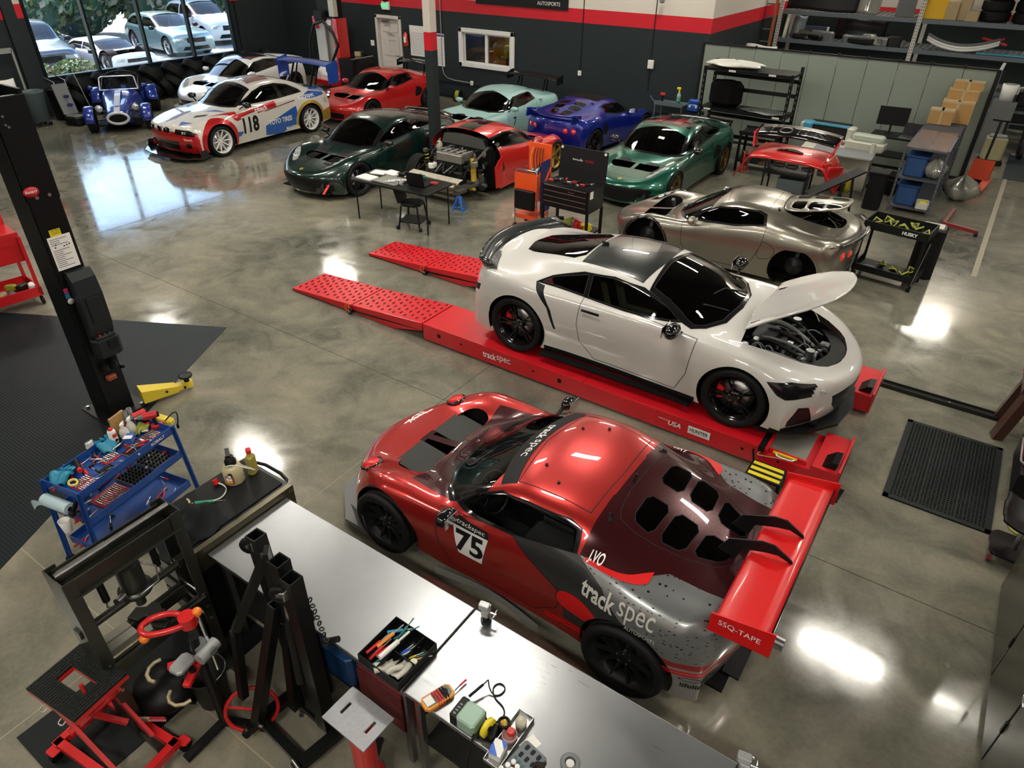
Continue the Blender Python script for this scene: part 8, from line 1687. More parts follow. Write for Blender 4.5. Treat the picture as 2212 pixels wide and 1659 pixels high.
item('computer_desk','black computer stand with monitor and laptop against the partition','desk',(-1.75,16.85,0),0,[('desktop',BLACK,[('b',(-.5,-.3,.93),(.45,.3,.96))]),('shelf',BLACK,[('b',(-.45,-.25,.55),(.4,.3,.57)),('b',(-.45,-.25,.12),(.4,.3,.14))])]+legs4(.42,.27,.93,.018,BLACK))
item('monitor','black desktop monitor on the computer stand','monitor',(-1.95,16.95,.96),.12,[('screen',INK,[('b',(-.29,-.015,.16),(.29,.015,.52))]),('foot',BLACK,[('b',(-.02,0,0),(.02,.03,.2)),('b',(-.1,-.06,0),(.1,.08,.012))])])
item('silver_laptop','open laptop with silver base beside the monitor','laptop',(-1.52,16.78,.96),-.1,[('base',STEEL,[('b',(-.18,-.14,0),(.18,.1,.015))]),('screen',INK,[('r',(0,.1,.01),(0,.18,.25),.36,.01)])])
item('black_case','black hard case with bright edge on the floor beside the desk','case',(-1.55,16.05,0),.05,[('shell',BLACK,[('c',(0,0,.2),(.42,.34,.4),.03),('b',(-.22,-.18,.30),(.22,-.17,.31),STEEL)])])
item('trash_can','tall black waste bin between printer table and grey shelf unit','bin',(-1.64,14.85,0),0,[('bin',BLACK,[('c',(0,0,.35),(.30,.30,.70),.03)]),('rim',BLACK,[('c',(0,0,.70),(.36,.36,.04),.03)])])
# grey rack with totes and boxes
GR2=mat('rack_slate',(.07,.075,.095),.5,.2)
item('grey_shelf_unit','slate grey metal shelf unit with cardboard boxes on top','shelf',(-1.0,16.35,0),0,[('shelf',GR2,[('b',(-.36,-1.45,z-.03),(.36,1.45,z))]) for z in (.12,.66,1.2)]+[('top_sheet',mat('sheet_reflect',(.16,.12,.12),.25,.2),[('b',(-.33,-1.42,1.2),(-.01,.2,1.206)),('b',(.01,-1.42,1.2),(.33,.2,1.206))])]+[('upright',GR2,[('b',(sx*.35-.02,y-.02,0),(sx*.35+.02,y+.02,1.22))]+[('y',(sx*.35,y-.021,.1+.1*k),(sx*.35,y-.023,.1+.1*k),.008,STEEL) for k in range(11)]) for sx in (-1,1) for y in (-1.44,0,1.44)])
TB=MATS['tote_blue']
for z,lab in ((.66,'upper'),(.12,'lower')): item('blue_bin',lab+' dark blue storage bin in the end of the slate shelf unit','bin',(-1.12,15.25,z),0,[('bin',TB,[('c',(0,0,.18),(.36,.5,.36),.03),('c',(0,0,.37),(.40,.54,.03),.03)])])
PF=mat('plastic_film',(.22,.22,.19),.12,coat=1)
def crumple(name,lab,cat,loc,sx,sy,sz,m,seed=1,n=26,group=None):
 t=thing(name,lab,cat,loc,0,group);r=random.Random(seed);ph=[r.uniform(0,6.3) for _ in range(8)]
 MB().grid(lambda u,v: (sx*(sin(pi*v))*cos(2*pi*u)*(1+.18*sin(5*2*pi*u+ph[0]+4*v)+.1*sin(9*2*pi*u+ph[1])),sy*sin(pi*v)*sin(2*pi*u)*(1+.18*sin(4*2*pi*u+ph[2]+5*v)),max(.0,sz*(.5-.5*cos(pi*v))*(1+.12*sin(7*2*pi*u+ph[3])+.1*sin(9*v+ph[4])))),n,n//2,m).build('film',m,t);return t
crumple('plastic_wrap_heap','heap of crumpled clear film on the floor right of the slate shelf unit','plastic',(-.30,16.4,0),.28,.3,.45,PF,3);crumple('wrapped_part','part in clear film lying on the slate shelf beside the upper bin','plastic',(-.80,15.15,.66),.18,.25,.32,PF,5)
for (x,y,z,w_,d,h,lab,nm) in ((-1.12,17.30,1.21,.44,.3,.28,'small cardboard box in front on the slate shelf unit','box'),(-.90,17.62,1.21,.58,.3,.42,'wide cardboard box behind the small one on the slate shelf','box'),(-.88,17.72,1.63,.56,.24,.20,'cardboard box with tape band second from the top of the stack','box'),(-.84,17.76,1.83,.54,.22,.16,'topmost film covered cardboard box of the stack','box')):
 item('cardboard_box',lab,'box',(x,y,z),.03,[('carton',CARD,[('b',(-w_/2,-d/2,0),(w_/2,d/2,h))]),('tape',BXK,[('b',(-w_/2-.001,-d/2-.001,h*.9),(w_/2+.001,d/2+.001,h+.001)),('b',(-.02,-d/2-.001,0),(.02,d/2+.001,h+.001))])])
item('white_binder','pale case with yellow latch on the lower slate shelf','case',(-.80,15.05,.12),.1,[('shell',IV,[('c',(0,0,.06),(.22,.3,.12),.02),('b',(-.06,-.1,.12),(.06,0,.14),YEL)])])
# husky cart
HC=item('black_service_cart','black service cart with white lettering carrying black yellow straps','cart',(-.78,11.45,0),-.12,[('top_tray',DKB,[('b',(-.44,-.26,.80),(.44,.26,.82)),('b',(-.44,-.27,.80),(.44,-.25,.92)),('b',(-.44,.25,.80),(.44,.27,.92)),('b',(-.45,-.27,.80),(-.43,.27,.92)),('b',(.43,-.27,.80),(.45,.27,.92))]),('bottom_tray',DKB,[('b',(-.44,-.26,.14),(.44,.26,.16)),('b',(-.44,-.27,.14),(.44,-.25,.24)),('b',(.43,-.27,.14),(.45,.27,.24)),('b',(-.45,-.27,.14),(-.43,.27,.24))])]+legs4(.42,.24,.8,.02,BLACK)+casters(.40,.22,.055)+[('gas_rod',STEEL,[('y',(.50,-.28,.8),(.44,-.34,.14),.006)]),('gas_rod',STEEL,[('y',(-.40,-.28,.78),(-.44,-.3,.24),.005)])])
text_obj('HUSKY',(.20,-.272,.86),(1,0,0),(0,0,1),.05,WINK,HC,bold=.03)
SL=mat('strap_lime',(.28,.30,.02),.6)
for i in range(11): x,y,z=[(-.32,-.05,.82),(-.12,.05,.82),(.05,-.02,.82),(.22,.04,.82),(.36,-.1,.82),(-.2,.12,.82),(.15,.14,.82),(.1,-.05,.16),(.25,-.1,.16),(-.1,.05,.16),(.33,.1,.16)][i];item('ratchet_strap','%s black and lime ratchet strap bundle on the %s tray of the black service cart' % (ORD[i % 7],'top' if i < 7 else 'bottom'),'strap',(-.78+x+.12*y,11.45+y-.12*x,z),i*1.3,[('webbing',SL,[('t',[(-.06,-.03,.02),(.05,-.04,.07),(.06,.03,.05),(-.04,.05,.09),(-.06,0,.03)],.014)]),('buckle',BLACK,[('c',(0,0,.04),(.12,.07,.05),.02)])],'straps on the service cart')
item('clear_disc','clear round lid on the lower tray of the black service cart','lid',(-1.03,11.33,.17),0,[('disc',GREYP,[('l',[(.02,.012),(.11,.012),(.115,0)])])])
item('black_bucket','black bin behind the black service cart with papers on top','bin',(-.36,11.95,0),0,[('bin',BLACK,[('c',(0,0,.4),(.36,.34,.8),.04)]),('papers',IV,[('b',(-.16,-.1,.80),(.12,.12,.81))])])
PJ=mat('pallet_red',(.50,.05,.015),.45)
item('pallet_jack','orange red pallet jack with black handle by the storage area','pallet jack',(-.10,17.95,0),pi/2-.1,[('fork',PJ,[('b',(-1.0,-.26,.06),(.0,-.12,.12))]),('fork',PJ,[('b',(-1.0,.12,.06),(.0,.26,.12))]),('body',PJ,[('r',(-.15,0,.10),(.12,0,.45),.4,.05),('b',(0,-.2,.06),(.16,.2,.3))]),('wheel',BLACK,[('y',(.2,-.12,.09),(.2,.12,.09),.09)]),('tiller',BLACK,[('y',(.15,0,.4),(.35,0,1.2),.025),('y',(.35,-.16,1.22),(.35,.16,1.22),.02)])])
item('engine_crane','dark red crane base with long legs behind the black service cart','crane',(-.28,14.5,0),0,[('leg',mat('crane_red',(.18,.012,.012),.4),[('r',(-.05,.0,.08),(.50,-.15,.08),.06,.06)]),('leg',MATS['crane_red'],[('r',(-.05,.0,.08),(.02,.95,.08),.06,.06)]),('wheel',BLACK,[('y',(.46,-.15,.04),(.52,-.15,.04),.04)])])
# black rack against partition
BR_=[('shelf',DKB,[('b',(-1.0,-.35,z-.06),(1.0,.35,z))]) for z in (1.05,1.9)]+[('cross_rail',BLACK,[('b',(-1.0,.30,z),(1.0,.34,z+.08))]) for z in (.3,.75,1.35,1.65)]+[('upright',BLACK,[('b',(sx*.98-.03,sy*.33-.03,0),(sx*.98+.03,sy*.33+.03,1.92 if sy < 0 else 2.0))]+[('b',(sx*.98-.01,sy*.33-.032,.15+.12*k),(sx*.98+.01,sy*.33-.031,.2+.12*k),GREYP) for k in range(14)]) for sx in (-1,1) for sy in (-1,1)]+[('tag',PAPER,[('b',(x-.08,-.352,z-.05),(x+.08,-.351,z-.01))]) for x,z in ((-.35,1.9),(.55,1.9),(-.8,1.05),(.8,1.05))]
item('black_rack','heavy black storage rack in front of the grey partition','rack',(-5.02,16.92,0),-.02,BR_)
crumple('wrapped_bumper','bumper wrapped in white film on top of the black rack','plastic',(-5.40,16.85,1.90),.62,.26,.14,mat('white_film',(.50,.50,.46),.3,coat=.5),9,40)
item('black_seat_shell','large round black shell on the middle shelf of the black rack','seat',(-5.55,16.95,1.05),0,[('shell',CABIN,[('c',(0,0,.28),(.75,.5,.56),.2)])])
crumple('grey_sheet','grey plastic sheet spread on the middle shelf of the black rack','sheet',(-4.55,16.8,1.05),.48,.3,.06,mat('sheet_grey',(.16,.18,.17),.35),12)
for x,y,lab in ((-5.55,16.2,'left black utility cart under the black rack'),(-4.30,16.0,'right black utility cart with papers and gloves before the rack')): item('utility_cart',lab,'cart',(x,y,0),.05,[('top',DKB,[('b',(-.40,-.28,.78),(.40,.28,.82)),('b',(-.42,-.3,.80),(.42,-.28,.86)),('b',(-.42,.28,.80),(.42,.3,.86))]),('shelf',DKB,[('b',(-.40,-.28,.2),(.40,.28,.24))])]+legs4(.38,.26,.78,.03,BLACK))
item('shop_papers','pale sheet with yellow gloves on the right utility cart','paper',(-4.22,15.95,.825),-.1,[('sheet',IV,[('b',(-.16,-.1,0),(.2,.1,.01))]),('glove',YEL,[('c',(.02,-.03,.02),(.16,.08,.03),.02)])])
item('steel_trolley','grey metal trolley with spray bottle against the dark wall','cart',(-7.12,17.62,0),0,[('tray',GRYS,[('b',(-.38,-.24,.80),(.38,.24,.82)),('b',(-.38,-.25,.78),(.38,-.24,.88)),('r',(-.38,-.24,.85),(-.48,-.3,.98),.02,.03)]),('shelf',GRYS,[('b',(-.36,-.22,.3),(.36,.22,.32))])]+legs4(.36,.22,.8,.015,GRYS))
item('detail_sprayer','green liquid spray bottle with yellow trigger on the grey trolley','spray bottle',(-6.95,17.60,.82),0,[('bottle',mat('sprayer_clear',(.30,.42,.42),.2),[('l',[(0,.10),(.05,.10),(.05,.2),(.018,.27)])]),('liquid',mat('liquid_green',(.02,.22,.10),.15),[('l',[(0,0),(.051,0),(.051,.12),(0,.12)])]),('trigger',YEL,[('y',(0,0,.27),(0,0,.33),.02),('c',(-.02,0,.36),(.10,.04,.05),.01)])])
item('red_drill','red power tool standing on the left of the grey trolley','drill',(-7.38,17.6,.82),0,[('body',RT_,[('c',(0,0,.18),(.14,.07,.06),.02)]),('handle',BLACK,[('y',(0,0,0),(0,0,.16),.03)])])
item('blue_compressor','blue inflator with two round gauges on a black box beside the rack','compressor',(-6.45,17.45,0),0,[('box',BLACK,[('b',(-.2,-.2,0),(.2,.2,.72))]),('body',mat('inflator_blue',(.01,.07,.35),.35),[('c',(0,0,.82),(.34,.22,.18),.05),('c',(0,0,.96),(.30,.18,.08),.03)]),('gauge',WHITEP,[('y',(-.08,-.12,.86),(-.08,-.13,.86),.03)]),('gauge',WHITEP,[('y',(.08,-.12,.86),(.08,-.13,.86),.03)])])
# grey partition wall of tall panels
PT=mat('partition_sage',(.20,.235,.20),.6,var=.04,scale=2)
pw=thing('folding_partition','tall sage green folding partition wall closing off the storage area','partition',(-6.62,17.96,0));n=10;wd=6.18/n
for i in range(n): MB().b2((.03+i*wd+.006,-.02+.006*(i % 2),.06),(.03+(i+1)*wd-.006,.02,2.18)).build('panel',PT,pw)
MB().b2((0,-.03,2.18),(6.22,.03,2.215)).b2((0,-.03,0),(6.22,.03,.06)).b2((-.03,-.035,0),(.03,.035,2.22)).build('frame_rail',INK,pw)
MB().b2((6.20,0,.06),(6.24,1.1,2.18),PT).build('end_panel',PT,pw);MB().b2((6.19,0,2.18),(6.25,1.1,2.21),GRYS).b2((6.17,-.04,0),(6.25,.0,2.2),INK).build('end_cap',INK,pw)
for i in range(1,n): MB().cbox((i*wd+.03,0,2.225),(.05,.05,.03),.01).build('hinge_knob',INK,pw)
# storage racking behind the partition
SW=mat('upright_white',(.52,.52,.48),.5)
def rack():
 t=thing('storage_racking','long grey pallet racking with white perforated posts against the far storage wall','racking',(0,22.2,0))
 for z in (.55,1.15,1.95,2.65,3.6):
  for x0,x1 in ((-6.12,-2.62),(-2.62,.88),(.88,4.4)):
   m=MB();m.b2((x0,0,z-.10),(x1,.05,z));m.b2((x0,1.35,z-.10),(x1,1.4,z));m.build('beam',GRYS,t)
   m=MB();[m.b2((x0+.05+.14*i,.05,z-.012),(x0+.07+.14*i,1.35,z-.004)) for i in range(24)];[m.b2((x0,.1+.16*j,z-.018),(x1,.115+.16*j,z-.012)) for j in range(8)];m.build('wire_deck',mat('wire_grey',(.28,.30,.31),.45,.5),t,kind='stuff')
 for x in (-6.12,-2.62,.88):
  for y in (0,1.38):
   m=MB();m.b2((x-.05,y-.03,0),(x+.05,y+.03,4.4),SW)
   if y == 0:
    for k in range(60): m.b2((x-.03,-.032,.1+.07*k),(x-.015,-.03,.125+.07*k),INK);m.b2((x+.015,-.032,.1+.07*k),(x+.03,-.03,.125+.07*k),INK)
   m.build('upright',SW,t)
rack()
SY=22.2
def bx(x,y,z,w_,d,h,m,lab,nm='cardboard_box',a=0): item(nm,lab,'box',(x,SY+y,z),a,[('carton',m,[('c',(0,0,h/2),(w_,d,h),.01)]),('flap',m,[('b',(-w_/2,-.004,h),(w_/2,.004,h+.004))])])
KR=mat('kraft',(.42,.32,.18),.7)
bx(-2.35,.35,2.65,.48,.4,.62,mat('box_yellow',(.72,.42,.01),.6),'bright yellow box on the upper rack beside the white post');bx(-1.98,.3,2.65,.28,.3,.40,KR,'taped kraft box right of the yellow box');bx(-1.72,.4,2.65,.26,.3,.58,KR,'tall kraft box between smaller kraft boxes');bx(-1.50,.25,2.65,.28,.3,.22,KR,'low kraft box next to the stacked tyres');bx(-3.05,.3,2.65,.42,.2,.5,GREYP,'grey panel box left of the white post',a=.3);bx(-4.95+.6,.5,1.95,.14,.14,.16,KR,'tiny kraft box on the middle rack')
bx(-6.22,-2.0,1.55,.36,.36,.30,CARD,'cardboard box above the left end of the partition');item('box_stand','grey stand holding the cardboard box behind the partition','stand',(-6.05,20.3,0),0,[('body',GREYP,[('b',(-.4,-.3,0),(.4,.3,1.55))])])
rt=random.Random(9);ty=None
def tyre_profile(): return [(.20,-.09),(.22,-.115),(.29,-.12),(.325,-.10),(.335,-.05),(.328,-.02),(.335,.0),(.328,.02),(.335,.05),(.325,.10),(.29,.12),(.22,.115),(.20,.09),(.19,0),(.20,-.09)]
def tyre(lab,loc,rot,group):
 global ty
 if ty is None:
  ty=thing('tyre',lab,'tyre',loc,0,group);m=MB();m.lathe(tyre_profile(),RUBBER,32);m.build('carcass',RUBBER,ty);m=MB()
  for i in range(40): a=2*pi*i/40;m.b2((.333,-.006,-.09),(.340,.006,.09),RUBBER,T(rz=a))
  m.build('tread_block',RUBBER,ty,kind='stuff');ty.rotation_euler=rot
 else: dup(ty,loc,None,lab,group,rot)
for i,x in enumerate((-1.05,-.33,.38)):
 for k in range(4): tyre('black tyre %s of the %s flat stack on the upper rack' % (('at the bottom','second from bottom','third up','on top')[k],('left','middle','right')[i]),(x,SY+.5,2.77+.235*k),(0,0,k),'tyre stacks on the upper rack')
# shelf clutter: dark body parts, films, panels
PNL=[BLACK,GREYP,mat('part_grey',(.10,.12,.13),.4),DKMETAL]
def curved(nm,lab,x,y,z,w_,h,m,bow=.2,tilt=.3,a=0):
 t=thing(nm,lab,'body panel',(x,SY+y,z),a);MB().grid(lambda u,v: ((u-.5)*w_,-bow*(1-(2*u-1)**2)+tilt*v*h,h*v+.02*sin(6*u)),16,6,m).build('skin',m,t,solid=.015)
curved('black_bumper','black front bumper standing at the left of the upper rack',-5.15,.4,2.66,1.9,.5,BLACK,.2);curved('film_seat','silver film wrapped part in the middle of the upper rack',-3.95,.3,2.66,.55,.5,PF,.2);curved('grey_fender','grey fender leaning at the left of the middle rack',-5.65,.3,1.96,.35,.55,PNL[2],.15);curved('cream_strip','cream trim strip leaning by the left rack post',-5.95,.15,1.96,.10,.6,IV,.1);curved('black_arch','large black arched panel hanging on the middle rack',-4.1,.8,1.96,1.3,.55,BLACK,.3)
curved('olive_part','olive grey duct at the left of the middle rack',-5.3,.2,1.96,.6,.2,mat('olive_part',(.07,.07,.05),.6),.1);curved('clear_hump','clear film bundle toward the right of the left bay',-3.55,.2,1.96,.6,.2,PF,.1)
item('blue_radiator','dark blue radiator box with pale ends on the middle rack','radiator',(-5.25,SY+.45,1.96),0,[('core',mat('core_navy',(.015,.03,.07),.5),[('b',(-.36,-.05,0),(.36,.05,.3))]),('end_tank',WHITEP,[('b',(-.40,-.05,0),(-.36,.05,.3)),]),('end_tank',WHITEP,[('b',(.36,-.05,0),(.40,.05,.3))])])
for i in range(26):
 x=-5.7+rt.uniform(0,2.9) if i < 18 else rt.uniform(-2.4,3.8);z=1.96 if i % 3 else 1.16;m=PNL[i % 4];item('spare_part',('dark plastic','grey moulded','slate coloured','black metal')[i % 4]+' spare part, '+ORD[i % 20]+(' left bay' if i < 18 else ' right bay')+(' piece on the middle' if i % 3 else ' piece on the lower')+' level of the racking','spare part',(x,SY+rt.uniform(.1,.5),z),rt.uniform(-.6,.6),[('body',m,[('c',(0,0,.07),(rt.uniform(.3,.75),rt.uniform(.15,.35),rt.uniform(.1,.34)),.05),('y',(-.2,0,.06),(.22,.05,.12),.025)])],'parts on the storage racking')
for k in range(3): t=thing('white_hoop',('lowest','middle','topmost')[k]+' long white curved bumper lying on the right rack bay','body panel',(-1.55,SY+.1,2.0+.06*k));m=MB();m.tube([(-.8+.16*i,.3*abs(-1+.2*i)**2,.16*abs(-1+.2*i)**2) for i in range(11)],.035,WHITEP if k < 2 else GREYP,8,smooth=1);m.build('hoop',WHITEP,t)
item('red_strut','red folded bar at the back of the right rack bay','bar',(-.95,SY+.5,1.97),-.3,[('bar',RT_,[('r',(-.2,0,.3),(.4,0,.2),.04,.05),('r',(-.2,0,.1),(.3,0,.33),.03,.04)])]);item('plastic_sheet','thin bright blue sheet at the front of the right rack bay','sheet',(-.55,SY+.12,1.965),.0,[('sheet',mat('sheet_blue',(.05,.35,.5),.4),[('b',(-.6,-.1,0),(.7,.1,.02))])])
for x,c,lab in ((-2.35,'box_yellow','orange sheet on the lowest visible rack level'),(-3.2,'tool_red','red item among boxes on the lower rack level'),(-2.95,'ivory_plastic','cream carton on the lower rack level')): item('low_item',lab,'box',(x,SY+.1,1.15),.2,[('body',MATS[c],[('c',(0,0,.12),(.3,.3,.22),.02)])])
curved('white_bumper','long pale bumper lying along the top behind the partition',-4.9,-2.6,1.75,2.6,.22,mat('pale_panel',(.42,.46,.50),.35),.35,.2);curved('white_spoiler','short white spoiler next to the pale bumper',-5.75,-2.5,1.95,.8,.1,WHITEP,.1,.2);item('panel_stand','dark trestle carrying panels behind the partition','stand',(-4.9,19.9,0),0,[('frame',DKMETAL,[('b',(-1.3,-.3,1.70),(1.3,.3,1.74))])]+legs4(1.2,.25,1.7,.03,DKMETAL))
LD=mat('ladder_orange',(.42,.12,.05),.5)
item('orange_ladder','orange fibreglass step ladder leaning at the left end of the racking','ladder',(-6.40,22.0,0),0,[('rail',LD,[('r',(-.2,-.1,0),(-.12,.2,3.6),.06,.10)]),('rail',LD,[('r',(.2,-.1,0),(.14,.2,3.6),.06,.10)])]+[('rung',GREYP,[('r',(-.18,-.1+.026*k,.3+.31*k),(.18,-.1+.026*k,.3+.31*k),.06,.03)]) for k in range(10)])
item('hand_truck','black two-wheel hand truck with cream handle loops by the racking','hand truck',(.28,20.6,0),.2,[('frame',BLACK,[('y',(-.2,0,.1),(-.2,.3,1.35),.03),('y',(.2,0,.1),(.2,.3,1.35),.03),('c',(0,.3,1.25),(.36,.1,.3),.08),('c',(0,.2,.85),(.4,.1,.2),.06)]),('handle',IV,[('t',[(-.2,.28,1.2),(-.18,.32,1.5),(.18,.32,1.5),(.2,.28,1.2)],.02)]),('wheel',RUBBER,[('y',(-.3,0,.13),(-.22,0,.13),.13)]),('wheel',RUBBER,[('y',(.22,0,.13),(.3,0,.13),.13)])])
item('cream_parts_bin','cream bin of small parts on a dark dolly beside the hand truck','bin',(-.02,19.8,0),.1,[('bin',mat('bin_cream',(.30,.28,.15),.6),[('c',(0,0,.35),(.42,.34,.5),.04)]),('dolly',BLACK,[('c',(0,0,.05),(.5,.4,.1),.03)]),('contents',GREYP,[('c',(0,0,.6),(.36,.28,.08),.04)])])
crumple('dark_machine_cover','dark covered machine at the right end of the storage area','cover',(1.2,21.3,0),.5,.5,1.2,CABIN,4);item('white_pail','grey white pail standing behind the partition end','pail',(-.15,20.9,0),0,[('pail',WHITEP,[('l',[(0,1.2),(.15,1.2),(.17,1.55),(.15,1.55)])]),('stand',GREYP,[('b',(-.25,-.2,0),(.25,.25,1.2))])])
# back wall fittings
BY=17.955
def wallitem(nm,lab,cat,x,z,parts): return item(nm,lab,cat,(x,BY,z),0,parts)
EX_=wallitem('exit_sign','green lettered exit sign box above the office door','sign',-17.02,2.30,[('housing',WHITEP,[('b',(-.15,-.06,0),(.15,0,.22))]),('alarm',BLACK,[('c',(0,-.05,.27),(.14,.08,.1),.02)])]);text_obj('EXIT',(0,-.062,.11),(1,0,0),(0,0,1),.12,mat('exit_green',(.02,.6,.2),.4,emit=.8),EX_,bold=.02)
wallitem('fire_extinguisher','red fire extinguisher on the wall right of the office door','fire extinguisher',-16.22,1.35,[('cylinder',P_OR,[('l',[(0,0),(.07,0),(.075,.02),(.075,.30),(.03,.37),(.03,.40)],P_OR,16,T(0,-.09,0))]),('label',PAPER,[('l',[(.077,.10),(.077,.26)],PAPER,10,T(0,-.09,0),True,-2.2,-.9)]),('valve',BLACK,[('c',(0,-.09,.43),(.09,.04,.06),.01),('t',[(.02,-.09,.43),(.09,-.09,.38),(.08,-.10,.15)],.01)])])
for x,w_,z0,z1,lab in ((-15.66,.92,1.08,1.93,'large white printed board beside the column'),(-14.93,.34,.88,1.78,'narrow white labour poster right of the column')):
 b_=wallitem('wall_notice',lab,'poster',x,z0,[('board',PAPER,[('b',(-w_/2,-.012,0),(w_/2,0,z1-z0))])]);m=MB();[m.b2((-w_*.42,-.0125,.06+.045*i),(w_*.42-.1*w_*(i % 3),-.0122,.068+.045*i),GREYP) for i in range(int((z1-z0)/.045)-4)];m.build('print',GREYP,b_)
 if w_ < .5: MB().b2((-.17,-.0135,.82),(.17,-.0125,.88),mat('poster_purple',(.10,.04,.25),.5)).build('header',parent=b_)
wallitem('light_switch','white switch plate left of the office door','switch',-17.75,1.22,[('plate',WHITEP,[('c',(0,-.01,.08),(.16,.02,.16),.01)])])
for x,z,s_,lab in ((-10.01,1.12,.1,'small white outlet box at the end of the left wall conduit'),(-7.95,1.50,.16,'white thermostat box at the right part of the back wall'),(-13.72,.46,.1,'white outlet box on the low wall conduit with a yellow cord')): wallitem('outlet_box',lab,'outlet',x,z,[('box',WHITEP,[('c',(0,-.03,s_*.6),(s_,.06,s_*1.25),.015)])])
wallitem('bent_conduit','pale conduit bending from the ceiling down to the low wall outlet','conduit',-14.9,0,[('pipe',mat('conduit_pale',(.30,.30,.27),.5),[('t',[(.05,-.02,6.2),(.05,-.02,.85),(.09,-.02,.68),(.22,-.02,.57),(.5,-.02,.53),(1.15,-.02,.52)],.014)])]);wallitem('low_conduit','dark horizontal pipe along the foot of the back wall','conduit',-15,.47,[('pipe',INK,[('y',(0,-.02,0),(8.3,-.02,0),.012)])])
item('cable_reel','black and lime cable reel on the floor under the office window','reel',(-14.05,17.65,0),.3,[('drum',SL,[('y',(-.06,0,.17),(.06,0,.17),.15)]),('flange',BLACK,[('y',(-.10,0,.17),(-.07,0,.17),.17)]),('flange',BLACK,[('y',(.07,0,.17),(.10,0,.17),.17)]),('cord',SL,[('t',[(.1,0,.02),(.3,.05,.01),(.4,.2,.1),(.35,.28,.45)],.01)])])
BN=item('wall_banner','black banner with red and white lettering hanging high on the back wall','banner',(-12.0,BY,2.66),0,[('cloth',INK,[('b',(-1.52,-.03,0),(1.52,0,1.0))])]);m=MB();text_mb(m,'AUTOSPORTS',(.92,-.03,.13),(1,0,0),(0,0,1),.09,WINK,width=.72);text_mb(m,'trackspec',(.2,-.03,.42),(1,0,0),(0,0,1),.42,mat('banner_red',(.6,.02,.02),.5),width=2.3,bold=.01);m.build('lettering',WINK,BN)
item('wall_spotlight','small grey lamp high at the right end of the back wall','lamp',(-7.8,17.9,2.98),0,[('head',GREYP,[('c',(0,-.05,.06),(.12,.1,.1),.03)])])
# red and white body tub on end, door ring, display case
item('chassis_tub','white and red car body shell standing upright by the back corner','body shell',(-18.75,16.95,0),-.1,[('white_liner',WHITEP,[('b',(-.42,.28,.3),(.42,.33,2.0)),('r',(-.45,.1,.3),(-.42,.1,2.0),.45,.05),('b',(-.40,-.35,.28),(.42,.3,.42)),('s',(-.15,-.1,.42),.28)]),('red_side',P_OR,[('b',(.42,-.05,.2),(.62,.35,2.05)),('b',(-.6,-.05,1.7),(-.45,.3,2.05)),('b',(-.3,-.5,.15),(.62,.0,.3))]),('black_top',BLACK,[('b',(-.35,.0,2.05),(.45,.35,2.9)),('c',(-.1,-.1,2.1),(.5,.2,.3),.05)]),('pale_bracket',IV,[('b',(.3,-.05,2.1),(.55,.1,2.7)),('b',(-.35,-.06,1.85),(.35,-.02,2.0),WHITEP)])])
item('door_ring','dark door frame ring leaning before the upright white and red shell','door frame',(-18.15,16.2,0),.1,[('ring',DKMETAL,[('t',[(-.55,0,.95),(-.50,0,1.5),(-.25,0,1.95),(.1,0,2.05),(.45,0,1.75),(.60,0,1.4),(.25,0,.85),(-.55,0,.95)],.05)]),('stand',BLACK,[('y',(0,.1,0),(0,.1,.9),.02)])])
item('display_case','dark glass display counter between the white shell and the office door','display case',(-17.9,17.3,0),pi/2,[('body',INK,[('b',(-.5,-.25,0),(.5,.25,.2)),('b',(-.52,-.27,0),(-.48,.27,.95)),('b',(-.5,.23,.1),(.5,.27,.95))]),('top_rail',STEEL,[('b',(-.5,-.27,.93),(.5,-.25,.96)),('b',(-.5,.25,.93),(.5,.27,.96))]),('glass',CLEARG,[('b',(-.5,-.25,.95),(.5,.25,.96)),('b',(-.5,-.26,.2),(.5,-.25,.93))]),('shelf',GREYP,[('b',(-.45,-.2,.5),(.45,.2,.51))])]);item('model_box','small picture box with ornaments on the display counter','ornament',(-17.9,17.4,.965),.3,[('box',KR,[('b',(-.1,-.05,0),(.08,.05,.12))]),('figure',DKMETAL,[('s',(.1,.1,.1),.06),('y',(.1,.1,0),(.1,.1,.08),.04)])])
# under the window and the left corner
for i in range(19):
 y=10.1+.36*i;tyre(ORD[i]+' used tyre from the left in the lower row under the window',(-21.52+.04*(i % 3),y,.36),(-.85-.1*(i % 2),0,.12*((i % 3)-1)),'lower tyre row under the window')
 if i % 2 == 0: tyre(ORD[i//2]+' used tyre from the left lying on top of the row under the window',(-21.53,y+.1,.70),(-.75,.1,.1),'upper tyre row under the window')
BIN=mat('bin_slate',(.075,.11,.12),.5)
item('grey_barrel_bin','large slate grey round bin behind the lift post','bin',(-20.95,8.70,.0),0,[('drum',BIN,[('l',[(0,.12),(.22,.12),(.27,.82),(.29,.85),(.27,.86),(.25,.80),(.21,.15),(0,.15)],BIN,24)])]+casters(.15,.15,.05));item('black_barrel_bin','black round bin beside the slate grey bin','bin',(-21.2,9.45,0),0,[('drum',BLACK,[('l',[(0,.02),(.22,.02),(.27,.75),(.29,.78),(.25,.74),(.2,.05)],BLACK,20)])])
item('open_instrument_case','open black case with pocketed grey lid on the floor by the window corner','case',(-20.30,9.28,0),.35,[('base',BLACK,[('c',(0,0,.12),(.50,.36,.24),.08)]),('inner',GREYP,[('c',(0,0,.225),(.42,.28,.04),.07)]),('lid',GREYP,[('r',(-.20,.1,.24),(-.42,.2,.95),.36,.06)]),('strap',mat('strap_navy',(.01,.02,.14),.5),[('r',(-.27,.1,.45+.0),(-.27,.16,.49),.34,.03),('r',(-.33,.13,.65),(-.33,.18,.69),.34,.03)])])
